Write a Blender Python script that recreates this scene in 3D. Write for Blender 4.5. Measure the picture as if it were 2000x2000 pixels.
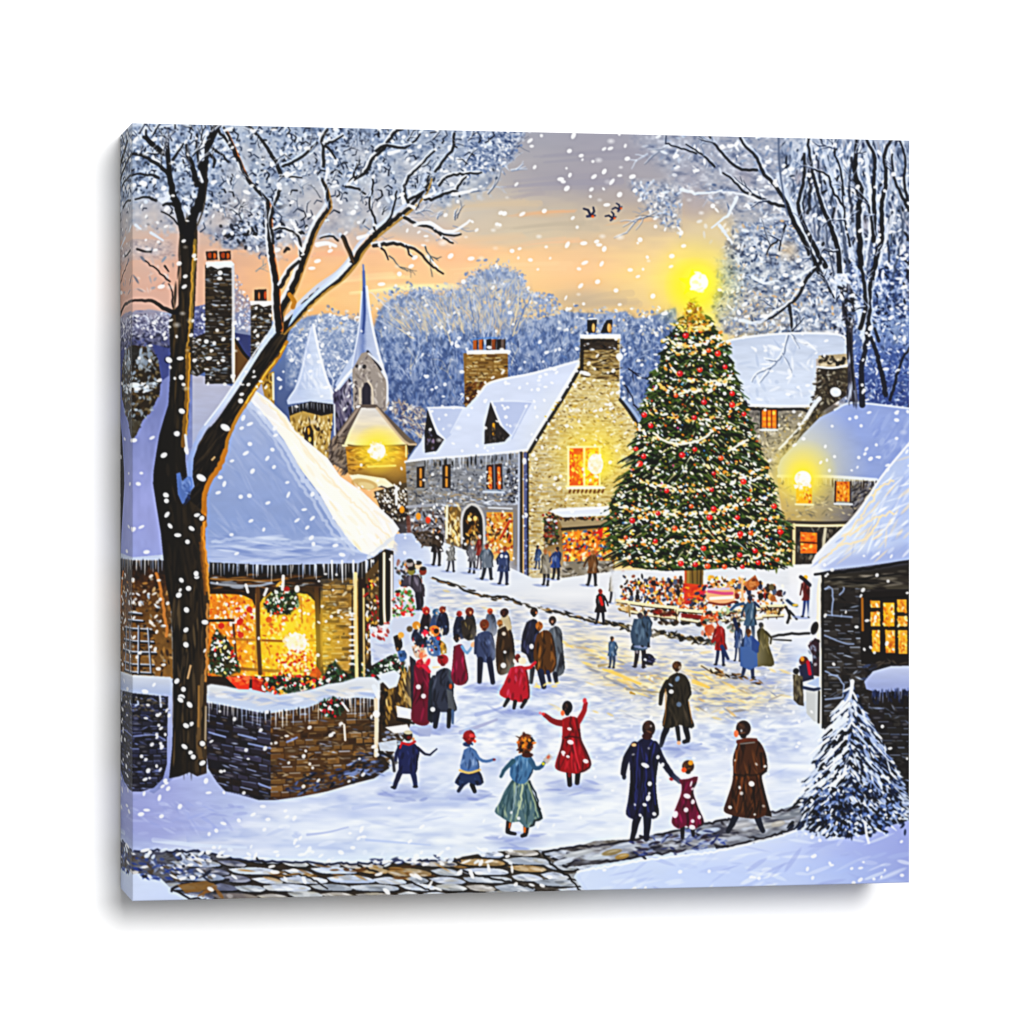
# Gallery-wrapped canvas print hanging on a white wall.
import bpy, math, numpy as np

for o in list(bpy.data.objects): bpy.data.objects.remove(o)
SC = bpy.context.scene
COL = SC.collection
R = math.radians
W, H, D = 0.305, 0.29155, 0.0470          # print width, height and depth of the stretched canvas (m)
# ---------------------------------------------------------------- camera
cam = bpy.data.objects.new('camera', bpy.data.cameras.new('camera')); COL.objects.link(cam); SC.camera = cam
cam.location = (-0.2832, -1.3056, 0.0048); cam.rotation_euler = (R(90)-0.0036, 0, -0.2084)
cam.data.sensor_width = 36; cam.data.lens = 3.4*36; cam.data.clip_start = .05; cam.data.clip_end = 50
# ---------------------------------------------------------------- light: soft studio surround + one softbox, upper right
wd = bpy.data.worlds.new('World'); SC.world = wd; wd.use_nodes = True
bg = wd.node_tree.nodes['Background']; bg.inputs[0].default_value = (1, 1, 1, 1); bg.inputs[1].default_value = 0.40
def area(name, loc, size, power, target=(0, 0, 0)):
    l = bpy.data.lights.new(name, 'AREA'); l.shape = 'DISK'; l.size = size; l.energy = power
    o = bpy.data.objects.new(name, l); COL.objects.link(o); o.location = loc
    d = [t-p for t, p in zip(target, loc)]
    import mathutils
    o.rotation_euler = mathutils.Vector(d).to_track_quat('-Z', 'Y').to_euler(); return o
area('softbox', (0.24, -3.0, 0.72), 1.15, 120)
SC.view_settings.view_transform = 'Standard'; SC.view_settings.look = 'None'; SC.view_settings.exposure = 0; SC.view_settings.gamma = 1
try: SC.view_settings.use_curve_mapping = False
except Exception: pass
FACE_E = 1.62       # irradiance on the face, so ink albedo = picture value / FACE_E

# ---------------------------------------------------------------- the printed picture
# The motif of the print is drawn stroke by stroke into an array (units: 1/5 mm of print),
# and afterwards stored as the ink colour of the canvas mesh.
S = 0.8; OX, OY = 232.0, 236.0; RW, RH = 1244, 1228
IMG = np.zeros((RH, RW, 3), np.float32)
RNG = np.random.default_rng(7)
def hx(c):
    if isinstance(c, str):
        c = c.lstrip('#'); return np.array([int(c[i:i+2], 16)/255 for i in (0, 2, 4)], np.float32)
    return np.asarray(c, np.float32)
def put(x0, y0, a, c, al=1.0):
    h, w = a.shape; X0, Y0 = max(x0, 0), max(y0, 0); X1, Y1 = min(x0+w, RW), min(y0+h, RH)
    if X1 <= X0 or Y1 <= Y0: return
    A = (a[Y0-y0:Y1-y0, X0-x0:X1-x0]*al)[..., None]
    R = IMG[Y0:Y1, X0:X1]; R += (hx(c)-R)*A
def mask(pts, feather=0):
    p = (np.asarray(pts, float)-[OX, OY])*S*2
    x0, y0 = np.floor(p.min(0)/2).astype(int)-2; x1, y1 = np.ceil(p.max(0)/2).astype(int)+2
    x0, y0 = max(x0, -4), max(y0, -4); x1, y1 = min(x1, RW+4), min(y1, RH+4)
    if x1 <= x0 or y1 <= y0: return 0, 0, np.zeros((1, 1), np.float32)
    w, h = (x1-x0)*2, (y1-y0)*2
    M = np.zeros((h, w), bool); q = p-[x0*2, y0*2]; xs = np.arange(w)+.5
    for (ax, ay), (bx, by) in zip(q, np.roll(q, -1, 0)):
        if ay == by: continue
        if ay > by: ax, ay, bx, by = bx, by, ax, ay
        r0, r1 = max(int(np.ceil(ay-.5)), 0), min(int(np.ceil(by-.5)), h)
        if r1 <= r0: continue
        rr = np.arange(r0, r1)+.5; xc = ax+(rr-ay)*(bx-ax)/(by-ay)
        M[r0:r1] ^= xs[None] > xc[:, None]
    M = M.astype(np.float32); M = (M[::2, ::2]+M[1::2, ::2]+M[::2, 1::2]+M[1::2, 1::2])/4
    if feather:
        M = blur(M, feather*S)
    return x0, y0, M
def blur(A, s):
    r = max(int(s*2.5), 1); k = np.exp(-.5*(np.arange(-r, r+1)/s)**2); k /= k.sum()
    P = np.pad(A, [(r, r), (r, r)]+[(0, 0)]*(A.ndim-2), mode='edge'); B = 0
    for i, w in enumerate(k): B = B+w*P[i:i+A.shape[0]]
    C = 0
    for i, w in enumerate(k): C = C+w*B[:, i:i+A.shape[1]]
    return C.astype(np.float32)
def noise(w, h, fx, fy, seed=0, ang=0):
    r = np.random.default_rng(seed); gx, gy = int(w/fx)+4, int(h/fy)+4
    g = r.random((gy, gx)).astype(np.float32)
    X, Y = np.meshgrid(np.arange(w)/fx, np.arange(h)/fy)
    if ang:
        X = (X+Y*ang*fy/fx) % (gx-2)
    i, j = X.astype(int), Y.astype(int); u, v = X-i, Y-j; u = u*u*(3-2*u); v = v*v*(3-2*v)
    return (g[j, i]*(1-u)+g[j, i+1]*u)*(1-v)+(g[j+1, i]*(1-u)+g[j+1, i+1]*u)*v
def mix(a, b, t):
    return hx(a)+(hx(b)-hx(a))*t
def poly(pts, c, al=1, f=0):
    x, y, M = mask(pts, f); put(x, y, M, c, al)
def gpoly(pts, stops, al=1, f=0, ang=0, n=0.06, nf=(40, 8), seed=1, sk=0):
    """polygon with a gradient: stops=[(t,colour)...], t is a coordinate along direction ang (deg, 90 = down)"""
    x0, y0, M = mask(pts, f); h, w = M.shape
    X, Y = np.meshgrid((np.arange(w)+x0)/S+OX, (np.arange(h)+y0)/S+OY)
    t = X*math.cos(math.radians(ang))+Y*math.sin(math.radians(ang))
    if n:
        N = noise(w, h, nf[0]*S, nf[1]*S, seed, sk)*.65+noise(w, h, nf[0]*S/3, nf[1]*S/3, seed+9, sk)*.35-.5
        t = t+N*n*(stops[-1][0]-stops[0][0])*3
    T = [s[0] for s in stops]; C = np.array([hx(s[1]) for s in stops])
    col = np.stack([np.interp(t, T, C[:, k]) for k in range(3)], -1).astype(np.float32)
    if n: col = col*(1+(N[..., None])*n*1.6)
    X0, Y0 = max(x0, 0), max(y0, 0); X1, Y1 = min(x0+w, RW), min(y0+h, RH)
    if X1 <= X0 or Y1 <= Y0: return
    sl = (slice(Y0-y0, Y1-y0), slice(X0-x0, X1-x0)); R = IMG[Y0:Y1, X0:X1]
    R += (col[sl]-R)*(M[sl]*al)[..., None]
def dab(x, y, a, b, ang=0, c='#ffffff', al=1.0):
    """soft ellipse, half axes a,b"""
    x = (x-OX)*S; y = (y-OY)*S; a *= S; b *= S
    r = int(max(a, b)+2); xi, yi = int(x), int(y)
    gx = np.arange(xi-r, xi+r+1)+.5-x; gy = (np.arange(yi-r, yi+r+1)+.5-y)[:, None]
    ca, sa = math.cos(ang), math.sin(ang); u = (gx*ca+gy*sa)/max(a, .4); v = (gy*ca-gx*sa)/max(b, .4)
    A = np.clip((1-np.sqrt(u*u+v*v))*min(a, b)+.5, 0, 1)
    if b < .5: A = A*(b/.5)
    put(xi-r, yi-r, A.astype(np.float32), c, al)
def glow(x, y, r, c, al=1, p=2.0, ry=None):
    ry = ry or r; x = (x-OX)*S; y = (y-OY)*S; R = int(max(r, ry)*S)+1; xi, yi = int(x), int(y)
    gx = (np.arange(xi-R, xi+R+1)+.5-x)/(r*S); gy = ((np.arange(yi-R, yi+R+1)+.5-y)/(ry*S))[:, None]
    d = np.sqrt(gx*gx+gy*gy); put(xi-R, yi-R, (np.clip(1-d, 0, 1)**p).astype(np.float32), c, al)
def smooth(p):
    p = np.asarray(p, float)
    if len(p) < 3: return p
    q = np.vstack([2*p[0]-p[1], p, 2*p[-1]-p[-2]]); out = []
    for i in range(1, len(q)-2):
        L = np.hypot(*(q[i+1]-q[i])[:2]); n = max(int(L/6), 1)
        for k in range(n):
            t = k/n; a, b, c, d = q[i-1], q[i], q[i+1], q[i+2]
            out.append(.5*((2*b)+(c-a)*t+(2*a-5*b+4*c-d)*t*t+(3*b-a-3*c+d)*t**3))
    out.append(q[-2]); return np.array(out)
def stroke(pts, w, c, al=1, w2=None, sm=True, wob=0):
    """tapered line, full width w -> w2"""
    p = smooth(pts) if sm else np.asarray(pts, float)
    if wob: p = p+RNG.normal(0, wob, p.shape)*np.r_[0, np.ones(len(p)-1)][:, None]
    w2 = w if w2 is None else w2
    L = np.r_[0, np.cumsum(np.hypot(*np.diff(p, axis=0).T))]; L = L/max(L[-1], 1e-6)
    W = (w+(w2-w)*L)/2*S
    q = (p-[OX, OY])*S; m = W.max()+2
    x0, y0 = np.floor(q.min(0)-m).astype(int); x1, y1 = np.ceil(q.max(0)+m).astype(int)
    A = np.zeros((y1-y0, x1-x0), np.float32)
    for i in range(len(q)-1):
        (ax, ay), (bx, by) = q[i], q[i+1]; r = max(W[i], W[i+1])+1.5
        X0, X1 = int(min(ax, bx)-r)-x0, int(max(ax, bx)+r)+2-x0; Y0, Y1 = int(min(ay, by)-r)-y0, int(max(ay, by)+r)+2-y0
        X0, Y0 = max(X0, 0), max(Y0, 0)
        gx = np.arange(X0, min(X1, A.shape[1]))+.5+x0; gy = (np.arange(Y0, min(Y1, A.shape[0]))+.5+y0)[:, None]
        dx, dy = bx-ax, by-ay; l2 = dx*dx+dy*dy+1e-9
        t = np.clip(((gx-ax)*dx+(gy-ay)*dy)/l2, 0, 1)
        rad = W[i]+(W[i+1]-W[i])*t; d = np.hypot(gx-ax-t*dx, gy-ay-t*dy)
        a = np.clip(rad-d+.5, 0, 1)*np.clip(rad*2, 0, 1)
        sub = A[Y0:Y0+len(gy), X0:X0+len(gx)]; np.maximum(sub, a, out=sub)
    put(x0, y0, A, c, al)
def pick(cols):
    return cols[RNG.integers(len(cols))]
def inside(pts, n):
    pts = np.asarray(pts, float); x0, y0, M = mask(pts); h, w = M.shape; out = []
    k = 0
    while len(out) < n and k < 60:
        X = RNG.random(n*2)*w; Y = RNG.random(n*2)*h; ok = M[Y.astype(int), X.astype(int)] > .5
        out += list(zip(X[ok], Y[ok])); k += 1
    return [((x+x0)/S+OX, (y+y0)/S+OY) for x, y in out[:n]]
def scat(pts, n, cols, a=(2, 4), b=(1, 2), ang=0, j=.5, al=(.5, 1)):
    """n dabs inside a polygon. ang: radians or function (x,y)->radians"""
    for x, y in inside(pts, n):
        t = (ang(x, y) if callable(ang) else ang)+RNG.normal(0, j)
        dab(x, y, RNG.uniform(*a), RNG.uniform(*b), t, pick(cols), RNG.uniform(*al))
def clipped(pts, fn):
    """run fn() but keep only what falls inside the polygon"""
    X0, Y0, M = mask(pts); h, w = M.shape; a, b = max(X0, 0), max(Y0, 0); X1, Y1 = min(X0+w, RW), min(Y0+h, RH); pad = 60
    A, B_, C_, D_ = max(a-pad, 0), max(b-pad, 0), min(X1+pad, RW), min(Y1+pad, RH)
    save = IMG[B_:D_, A:C_].copy(); fn(); new = IMG[b:Y1, a:X1].copy(); IMG[B_:D_, A:C_] = save
    m = M[b-Y0:Y1-Y0, a-X0:X1-X0][..., None]; IMG[b:Y1, a:X1] = IMG[b:Y1, a:X1]*(1-m)+new*m
def bricks(pts, cols, mort, bw=14, bh=6, slope=0, al=.9, n=0, irr=.25, hl=None):
    """courses of stones following a slope"""
    p = np.asarray(pts, float); x0, y0 = p.min(0); x1, y1 = p.max(0)
    X0, Y0, M = mask(pts); save = IMG.copy()
    y = y0-abs(slope)*(x1-x0)
    while y < y1+abs(slope)*(x1-x0):
        x = x0-RNG.random()*bw
        while x < x1+bw:
            w = bw*RNG.uniform(.5, 1.4); h = bh*RNG.uniform(.75, 1.05)
            yy = y+slope*(x-x0)+RNG.normal(0, bh*irr*.3)
            if x0-bw < x+w/2 < x1+bw and y0-bh < yy < y1+bh:
                c = pick(cols); a = RNG.normal(0, .04)
                q = [(x+1, yy+1), (x+w-1, yy+1+slope*w+a*w), (x+w-1+RNG.normal(0, .6), yy+h-1+slope*w), (x+1+RNG.normal(0, .6), yy+h-1)]
                poly(q, c, al*RNG.uniform(.6, 1))
                if hl and RNG.random() < .7: stroke([(x+1.5, yy+1.4), (x+w*RNG.uniform(.5, .95), yy+1.4+slope*w*.7)], RNG.uniform(1.2, 2.6), pick(hl), RNG.uniform(.35, .9), sm=False)
                if hl and RNG.random() < .5: dab(x+w*.5, yy+h*.6+slope*w*.5, w*.28, h*.2, math.atan(slope), mix(c, 'ffffff' if RNG.random() < .5 else '000000', .25), .7)
            x += w
        y += bh
    new = IMG.copy(); IMG[:] = save
    h, w = M.shape; X1, Y1 = min(X0+w, RW), min(Y0+h, RH); a, b = max(X0, 0), max(Y0, 0)
    m = M[b-Y0:Y1-Y0, a-X0:X1-X0][..., None]
    IMG[b:Y1, a:X1] = save[b:Y1, a:X1]*(1-m)+new[b:Y1, a:X1]*m
def icicles(pts, n, l=(6, 22), cols=('#dfe8f8', '#b9c8e4', '#ffffff'), dark='#0c0b10', w=2.6):
    p = np.asarray(pts, float); L = np.r_[0, np.cumsum(np.hypot(*np.diff(p, axis=0).T))]
    for k in range(n):
        t = (k+RNG.uniform(.1, .9))/n*L[-1]; x = np.interp(t, L, p[:, 0]); y = np.interp(t, L, p[:, 1])
        if RNG.random() < .55: dab(x+RNG.normal(0, 2), y+RNG.uniform(3, 9), RNG.uniform(4, 9), RNG.uniform(1.4, 2.6), math.pi/2, dark, .9)
        h = RNG.uniform(*l); stroke([(x, y-2), (x+RNG.normal(0, .5), y+h)], w*RNG.uniform(.7, 1.3), pick(cols), RNG.uniform(.6, 1), w2=1, sm=False)
def shade(pts, cols, n, a=(8, 25), b=(1, 2.5), ang=0, j=.15, al=(.15, .5)):
    scat(pts, n, cols, a, b, ang, j, al)
def E(x, y, a, b, n=18, t0=0):
    return [(x+a*math.cos(t0+2*math.pi*k/n), y+b*math.sin(t0+2*math.pi*k/n)) for k in range(n)]
def twig(x, y, ang, L, w, col, depth, snow=None, spread=.5, al=1):
    """a small branching twig"""
    pts = [(x, y)]; a = ang
    for k in range(3):
        a += RNG.normal(0, .18); x += math.cos(a)*L/3; y += math.sin(a)*L/3; pts.append((x, y))
    if snow: stroke([(p[0]-w*.4, p[1]-w*.6-.8) for p in pts], w*1.1+1, snow, al*.8, w2=1.2)
    stroke(pts, w, col, al, w2=max(w*.55, .9))
    if depth:
        for k in range(RNG.integers(2, 4)):
            q = pts[RNG.integers(1, 4)]
            twig(q[0], q[1], ang+RNG.choice([-1, 1])*RNG.uniform(.25, spread+.3), L*RNG.uniform(.5, .8), w*.62, col, depth-1, snow, spread, al)
def mottle(pts, cols, fx=6, fy=6, al=.9, f=3, seed=None, con=1.9, rag=0, sk=0):
    """fine blotches running through a palette (dark -> light)"""
    x0, y0, M = mask(pts, f); h, w = M.shape; sd = int(RNG.integers(1e6)) if seed is None else seed
    N = noise(w, h, fx*S, fy*S, sd, sk)*.6+noise(w, h, fx*S*.45, fy*S*.45, sd+1, -sk)*.4
    N = np.clip((N-.5)*con+.5, 0, 1)*(len(cols)-1)
    C = np.array([hx(c) for c in cols]); i = np.clip(N.astype(int), 0, len(cols)-2); u = (N-i)[..., None]
    col = (C[i]*(1-u)+C[i+1]*u).astype(np.float32)
    if rag:
        n = noise(w, h, 17*S, 15*S, sd+2)*.55+noise(w, h, 6*S, 6*S, sd+3)*.45; M = np.clip((M*1.5-n)*rag+.1, 0, 1).astype(np.float32)
    X0, Y0 = max(x0, 0), max(y0, 0); X1, Y1 = min(x0+w, RW), min(y0+h, RH)
    if X1 <= X0 or Y1 <= Y0: return
    sl = (slice(Y0-y0, Y1-y0), slice(X0-x0, X1-x0)); R = IMG[Y0:Y1, X0:X1]
    R += (col[sl]-R)*(M[sl]*al)[..., None]
PI = math.pi
def grid(xs, ys, rows, x0=232, y0=236, x1=1790, y1=1772, n=.05, nf=(60, 14), poly_=None):
    X, Y = np.meshgrid(np.arange(RW)/S+OX, np.arange(RH)/S+OY)
    C = np.array([[hx(c) for c in r.split()] for r in rows])
    N = noise(RW, RH, nf[0]*S, nf[1]*S, 3)*.6+noise(RW, RH, nf[0]*S/4, nf[1]*S/4, 4)*.4-.5
    fx = np.interp(X+N*40, xs, np.arange(len(xs))); fy = np.interp(Y+N*n*600, ys, np.arange(len(ys)))
    i = np.clip(fx.astype(int), 0, len(xs)-2); j = np.clip(fy.astype(int), 0, len(ys)-2); u = (fx-i)[..., None]; v = (fy-j)[..., None]
    R = (C[j, i]*(1-u)+C[j, i+1]*u)*(1-v)+(C[j+1, i]*(1-u)+C[j+1, i+1]*u)*v
    R = R*(1+N[..., None]*n)
    if poly_ is None: IMG[:] = R
    else:
        a, b, M = mask(poly_); h, w = M.shape; X0, Y0 = max(a, 0), max(b, 0); X1, Y1 = min(a+w, RW), min(b+h, RH)
        m = M[Y0-b:Y1-b, X0-a:X1-a][..., None]; IMG[Y0:Y1, X0:X1] = IMG[Y0:Y1, X0:X1]*(1-m)+R[Y0:Y1, X0:X1]*m
# ---- evening sky
grid([240, 330, 440, 600, 760, 900, 1000, 1150, 1300, 1400, 1600, 1780], [240, 300, 360, 410, 450, 490, 540, 590, 640], [
 'a9b8d2 aebbd3 aebcd0 b0bccf afbaca a9b4c6 a6a9b6 a4a3b0 a4a4b2 a7aab8 aab4c6 a8b4cc',
 'b2bed4 b2bdd0 b3bdcc b4bdc9 b5bbc6 b0b4bd aeacb2 a9a6b0 a8a6b1 aba9b4 adb3c2 acb4c6',
 'bfc3cc bcc2cc bcc0c8 bcc1c8 c0c2c6 c4bfb8 b9b3b2 aea8ae aca8ae b2aaac b0b0ba aeb2c0',
 'c6bfbe c8bdb8 c4bcb8 c6c2c2 c8c5c2 d0c6b8 d2c4b0 c6b9a8 ccb8a4 c8b8a8 b8b2b2 b0b0ba',
 'd0bcb2 d3b9ac d0bcb0 ccbeb8 d2c2b4 d8c8b4 d8cab2 d2c2aa d8c4a6 e4d4b0 c4b6ac b0aeb8',
 'd8b8a6 dcb6a4 e2b89c f0c39c f6c59c f8ca9e f7cf9f eecba0 f3d8a0 ffe79a d0b89c b2acb4',
 'dab4a2 e0b4a0 e8b898 f8c690 f9cf9a fbd0a0 fcd4a0 f6cc98 fbe296 fff080 d8bc94 b4aab2',
 'd8b2a4 deb4a2 e6b898 f6c488 fad6a0 fbcf96 f8d08e d8c0a0 f4d898 fff28a ccb89c b0a8b0',
 'ccb0ac d0b0a4 e0b090 f0bc84 f5c48c f0c48c f8cc80 fbd080 f6cc90 f0dc98 c0b4a8 a8a4b4'], n=.035, nf=(110, 34))
for y, x0, x1, w, c, a in [(416, 1000, 1110, 4, 'e8b890', .5), (432, 1180, 1290, 4, 'e8bc90', .35), (405, 880, 1040, 10, 'd8c4a8', .5), (560, 700, 880, 7, 'fff0b8', .6), (545, 660, 780, 6, 'fdeab0', .6), (440, 1000, 1150, 9, 'c4b8a4', .35), (640, 1080, 1250, 10, 'fccf78', .4),
                         (465, 900, 1010, 8, 'e8c8a4', .5), (590, 1120, 1230, 12, 'cdb89a', .45), (470, 1000, 1120, 5, 'f6c8a0', .5), (500, 560, 700, 9, 'f4bc98', .4), (585, 560, 640, 8, 'fcd090', .6), (520, 900, 1100, 8, 'fdd8a8', .5), (350, 1000, 1200, 12, 'a29fae', .4), (310, 1050, 1290, 10, '9f9dab', .4), (430, 380, 470, 16, 'd2b4a6', .5), (380, 1010, 1060, 9, 'b0a8ac', .4)]:
    for k in range(5):
        yy = y+RNG.normal(0, w*.7); stroke([(x0+RNG.uniform(-20, 20), yy+8), ((x0+x1)/2, yy), (x1+RNG.uniform(-20, 20), yy-3)], w*.4, c, a*.6, w2=w*1.2)
for x, y, rx, ry, c, al in [(1135, 585, 90, 24, 'c9b79c', .7), (1040, 590, 60, 12, 'e8c490', .5), (1090, 345, 140, 34, 'a19eab', .5), (1250, 380, 90, 26, 'b4abac', .5), (1020, 465, 110, 22, 'd4c8b2', .5), (880, 500, 100, 26, 'f8c49c', .6), (1120, 520, 130, 26, 'fbd2a4', .6), (1200, 470, 70, 18, 'e4c8a8', .5), (700, 540, 90, 16, 'f8c8a0', .6), (820, 560, 100, 9, 'fff0bc', .8), (640, 560, 70, 10, 'fbd09c', .6), (430, 540, 60, 30, 'dfb8a4', .5), (290, 520, 40, 40, 'd6b8ac', .5), (1060, 418, 60, 9, 'e4bc94', .6)]:
    glow(x, y, rx, c, al, .9, ry=ry)
# ---- frosted twigs filling the upper corners
def frost(pts, n, cols, a=(2, 7), b=(1.1, 2.7), al=(.4, 1), dirf=None):
    scat(pts, n, cols, a, b, dirf or (lambda x, y: RNG.uniform(0, PI)), .3, al)
FC = ['c6d2e4', 'b4c0d4', 'e8eef8', '8798b6', '6f84a6', '4a5c7c', 'a4b1c8', '2b3850', '141c2c']
TL = [(240, 240), (960, 252), (975, 300), (990, 345), (940, 370), (880, 400), (800, 420), (720, 440), (640, 460), (560, 470), (520, 520), (470, 470), (420, 480), (380, 430), (300, 450), (240, 430)]
FB = ['1a2234', '3a4864', '6f82a4', '93a4c0', 'a6b4cb', 'bcc8da', 'eef3fa']
FM = ['66789a', '8d9db8', 'a2afc4', 'afb9ca', 'bcc5d2', 'd4dce8']
mottle(TL, FM, 16, 13, .72, 30, con=1.7, rag=2.4); mottle([(240, 236), (470, 240), (470, 330), (400, 420), (320, 400), (240, 380)], FB[1:], 10, 9, .62, 14, con=2.0)
mottle([(540, 240), (800, 246), (780, 300), (640, 330), (540, 320)], FB[1:], 10, 9, .62, 14, con=2.0); mottle([(430, 390), (560, 380), (545, 485), (440, 485)], FB, 8, 6, .6, 10, con=2.2)
mottle([(800, 245), (960, 250), (940, 330), (820, 420), (760, 380)], FM, 8, 4, .6, 12)
mottle([(240, 470), (330, 470), (345, 500), (240, 505)], FM, 7, 5, .5, 10)
for k in range(46):
    x, y = [(RNG.uniform(900, 1000), RNG.uniform(262, 380)), (RNG.uniform(1240, 1420), RNG.uniform(275, 430)), (RNG.uniform(700, 900), RNG.uniform(400, 470))][k % 3]
    twig(x, y, RNG.uniform(-.6, .5)+(PI if k % 3 == 1 else 0), RNG.uniform(20, 44), RNG.uniform(1.6, 2.8), pick(['6c7c98', '8c9ab4', '4c5a74', 'c4d0e2']), 1, pick(['e4ebf5', None]), .5, .8)
frost(TL, 700, FC, a=(1.5, 5.5)); frost([(240, 240), (560, 245), (560, 330), (440, 420), (240, 380)], 380, FC+['26304a', '1c2233'], a=(1.5, 5))
frost([(560, 244), (760, 250), (760, 340), (560, 360)], 420, FC+['26304a', '1c2233', '6f84a6'], a=(1.5, 5))
mottle([(915, 246), (1035, 250), (985, 325), (900, 340)], ['3c5078', '7d90b4', 'a6b2c8', 'd8e0ee'], 6, 3.5, .7, 16, rag=2.4); frost([(930, 250), (1040, 254), (985, 330), (900, 350)], 150, ['7d90b4', '3c5078', 'e8eef8', '5a6e94', 'ffffff'], a=(2, 5))
for x, y, r in [(470, 400, 30), (520, 300, 18), (610, 300, 26), (700, 300, 24), (300, 420, 30), (800, 330, 24), (880, 350, 22), (480, 300, 18), (610, 390, 45), (640, 420, 35), (820, 430, 38), (720, 400, 30), (870, 460, 20), (430, 430, 20), (690, 470, 22), (460, 340, 26), (740, 360, 20)]:
    glow(x, y, r*1.5, mix('c2c5cd', 'd4c0b4', min(max((y-370)/90, 0), 1)), .8, .9)
frost([(240, 480), (340, 470), (350, 560), (240, 580)], 45, ['7f98b0', '4c6078', 'c8b8b4', 'e8d8d0'], a=(3, 8), al=(.3, .7))
for k in range(190):
    x, y = inside([(258, 246), (1000, 256), (940, 340), (700, 430), (560, 470), (420, 470), (258, 400)], 1)[0]
    a = RNG.uniform(0, PI); l = RNG.uniform(4, 13); stroke([(x, y), (x+l*math.cos(a), y-l*math.sin(a)), (x+l*1.6*math.cos(a+.6), y-l*1.6*math.sin(a+.6))], RNG.uniform(1.8, 3.8), pick(['0e1018', '1c2334', '2c364c', '3c4860']), .9, w2=1.3)
scat([(258, 246), (980, 256), (900, 380), (560, 470), (430, 440), (258, 400)], 110, ['ffffff', 'f4f8fd', 'dde6f2'], (3, 8), (2, 4.2), 0, 1.5, (.75, 1))
scat([(430, 440), (600, 440), (560, 490), (450, 485)], 40, ['0e1018', '1c2334', 'ffffff'], (3, 8), (2, 4), 0, 1.5, (.8, 1))
TR = [(1230, 262), (1776, 272), (1776, 640), (1650, 640), (1430, 650), (1400, 600), (1390, 560), (1420, 480), (1440, 440), (1400, 400), (1330, 380), (1300, 330)]
mottle(TR, ['5c6c8e', '8a98b4', 'a0aabe', 'acb2c2', 'bcc4d4', 'dde4f0'], 13, 9, .72, 12, con=1.7)
mottle([(1430, 440), (1560, 420), (1640, 520), (1650, 650), (1430, 660), (1390, 600)], ['2c3a5c', '62749a', '8c9cb8', 'a8b2c4', 'bcc6d8', 'e8eef8'], 10, 8, .7, 22, con=2.0, rag=2.2)
mottle([(1400, 560), (1500, 560), (1560, 640), (1430, 665), (1400, 620)], ['7c86a0', 'a8a8b0', 'c8bca8', 'd8ccb4', 'efeae0'], 6, 5, .55, 24, rag=2)
mottle([(1640, 500), (1776, 480), (1776, 800), (1640, 790)], ['1e2c50', '2f4577', '4b6396', '7d92be', 'a9bada', 'e8eefa'], 8, 9, .85, 10)
mottle([(1520, 272), (1776, 272), (1776, 500), (1650, 520), (1540, 400)], FB[1:], 7, 20, .65, 10, sk=.25, con=2.4)
frost(TR, 420, ['c4cfe0', 'dfe7f2', '9aabc6', '8698b8', 'b0b6c4', 'ffffff', '5b6f92'], a=(2, 8))
frost([(1430, 440), (1560, 420), (1640, 520), (1650, 650), (1430, 660), (1390, 600)], 650, ['c4cfe0', 'dfe7f2', '9aabc6', '7d8fae', 'ccc0b0', 'ffffff', '5b6f92', '39496a', 'd8b890'], a=(1.5, 6))
frost([(1640, 480), (1776, 460), (1776, 800), (1640, 790)], 650, ['c4cfe0', '4b6396', '2f4577', '6a80ae', '8ea2c8', 'e8eefa', '1e2c50'], a=(1.5, 6))
frost([(1520, 275), (1776, 275), (1776, 470), (1650, 480), (1540, 400)], 420, FC+['a9aebc', 'b4b4c0', 'b4b4c0'], a=(3, 12), dirf=lambda x, y: PI/2+.25*(1700-x)/100)
scat([(1240, 262), (1776, 272), (1776, 640), (1430, 640), (1400, 500), (1330, 400)], 140, ['ffffff', 'f4f8fd', 'e8effa'], (3, 8), (1.6, 3.6), 0, 1.5, (.7, 1))
scat([(1560, 300), (1776, 272), (1776, 780), (1660, 780), (1600, 500)], 200, ['10141f', '1c2740', '2c3a5c', 'ffffff'], (3, 9), (1.4, 3.2), lambda x, y: PI/2+RNG.normal(0, .5), .3, (.7, 1))
glow(1385, 470, 70, 'dccaa4', .7, .8); glow(1360, 395, 40, 'b6acae', .8, .8); glow(1345, 350, 40, 'aaa6b2', .6, .8); glow(1540, 490, 24, 'd2bfa4', .85, .7)
glow(1690, 440, 22, 'b4b0ba', .8, .8); glow(1590, 330, 22, 'b0acb8', .7, .8); glow(1455, 345, 26, 'b0aab4', .7, .8); glow(1560, 345, 16, 'b0aab4', .7, .8)
mottle([(1225, 350), (1330, 360), (1325, 450), (1290, 440)], ['5f7499', '9fb2d0', 'b8c0cc', 'e8eef8'], 7, 6, .6, 8); frost([(1220, 350), (1330, 360), (1330, 460), (1290, 440)], 90, ['9fb2d0', 'dfe8f4', '6478a0', 'ffffff'], a=(2, 6))
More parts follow.
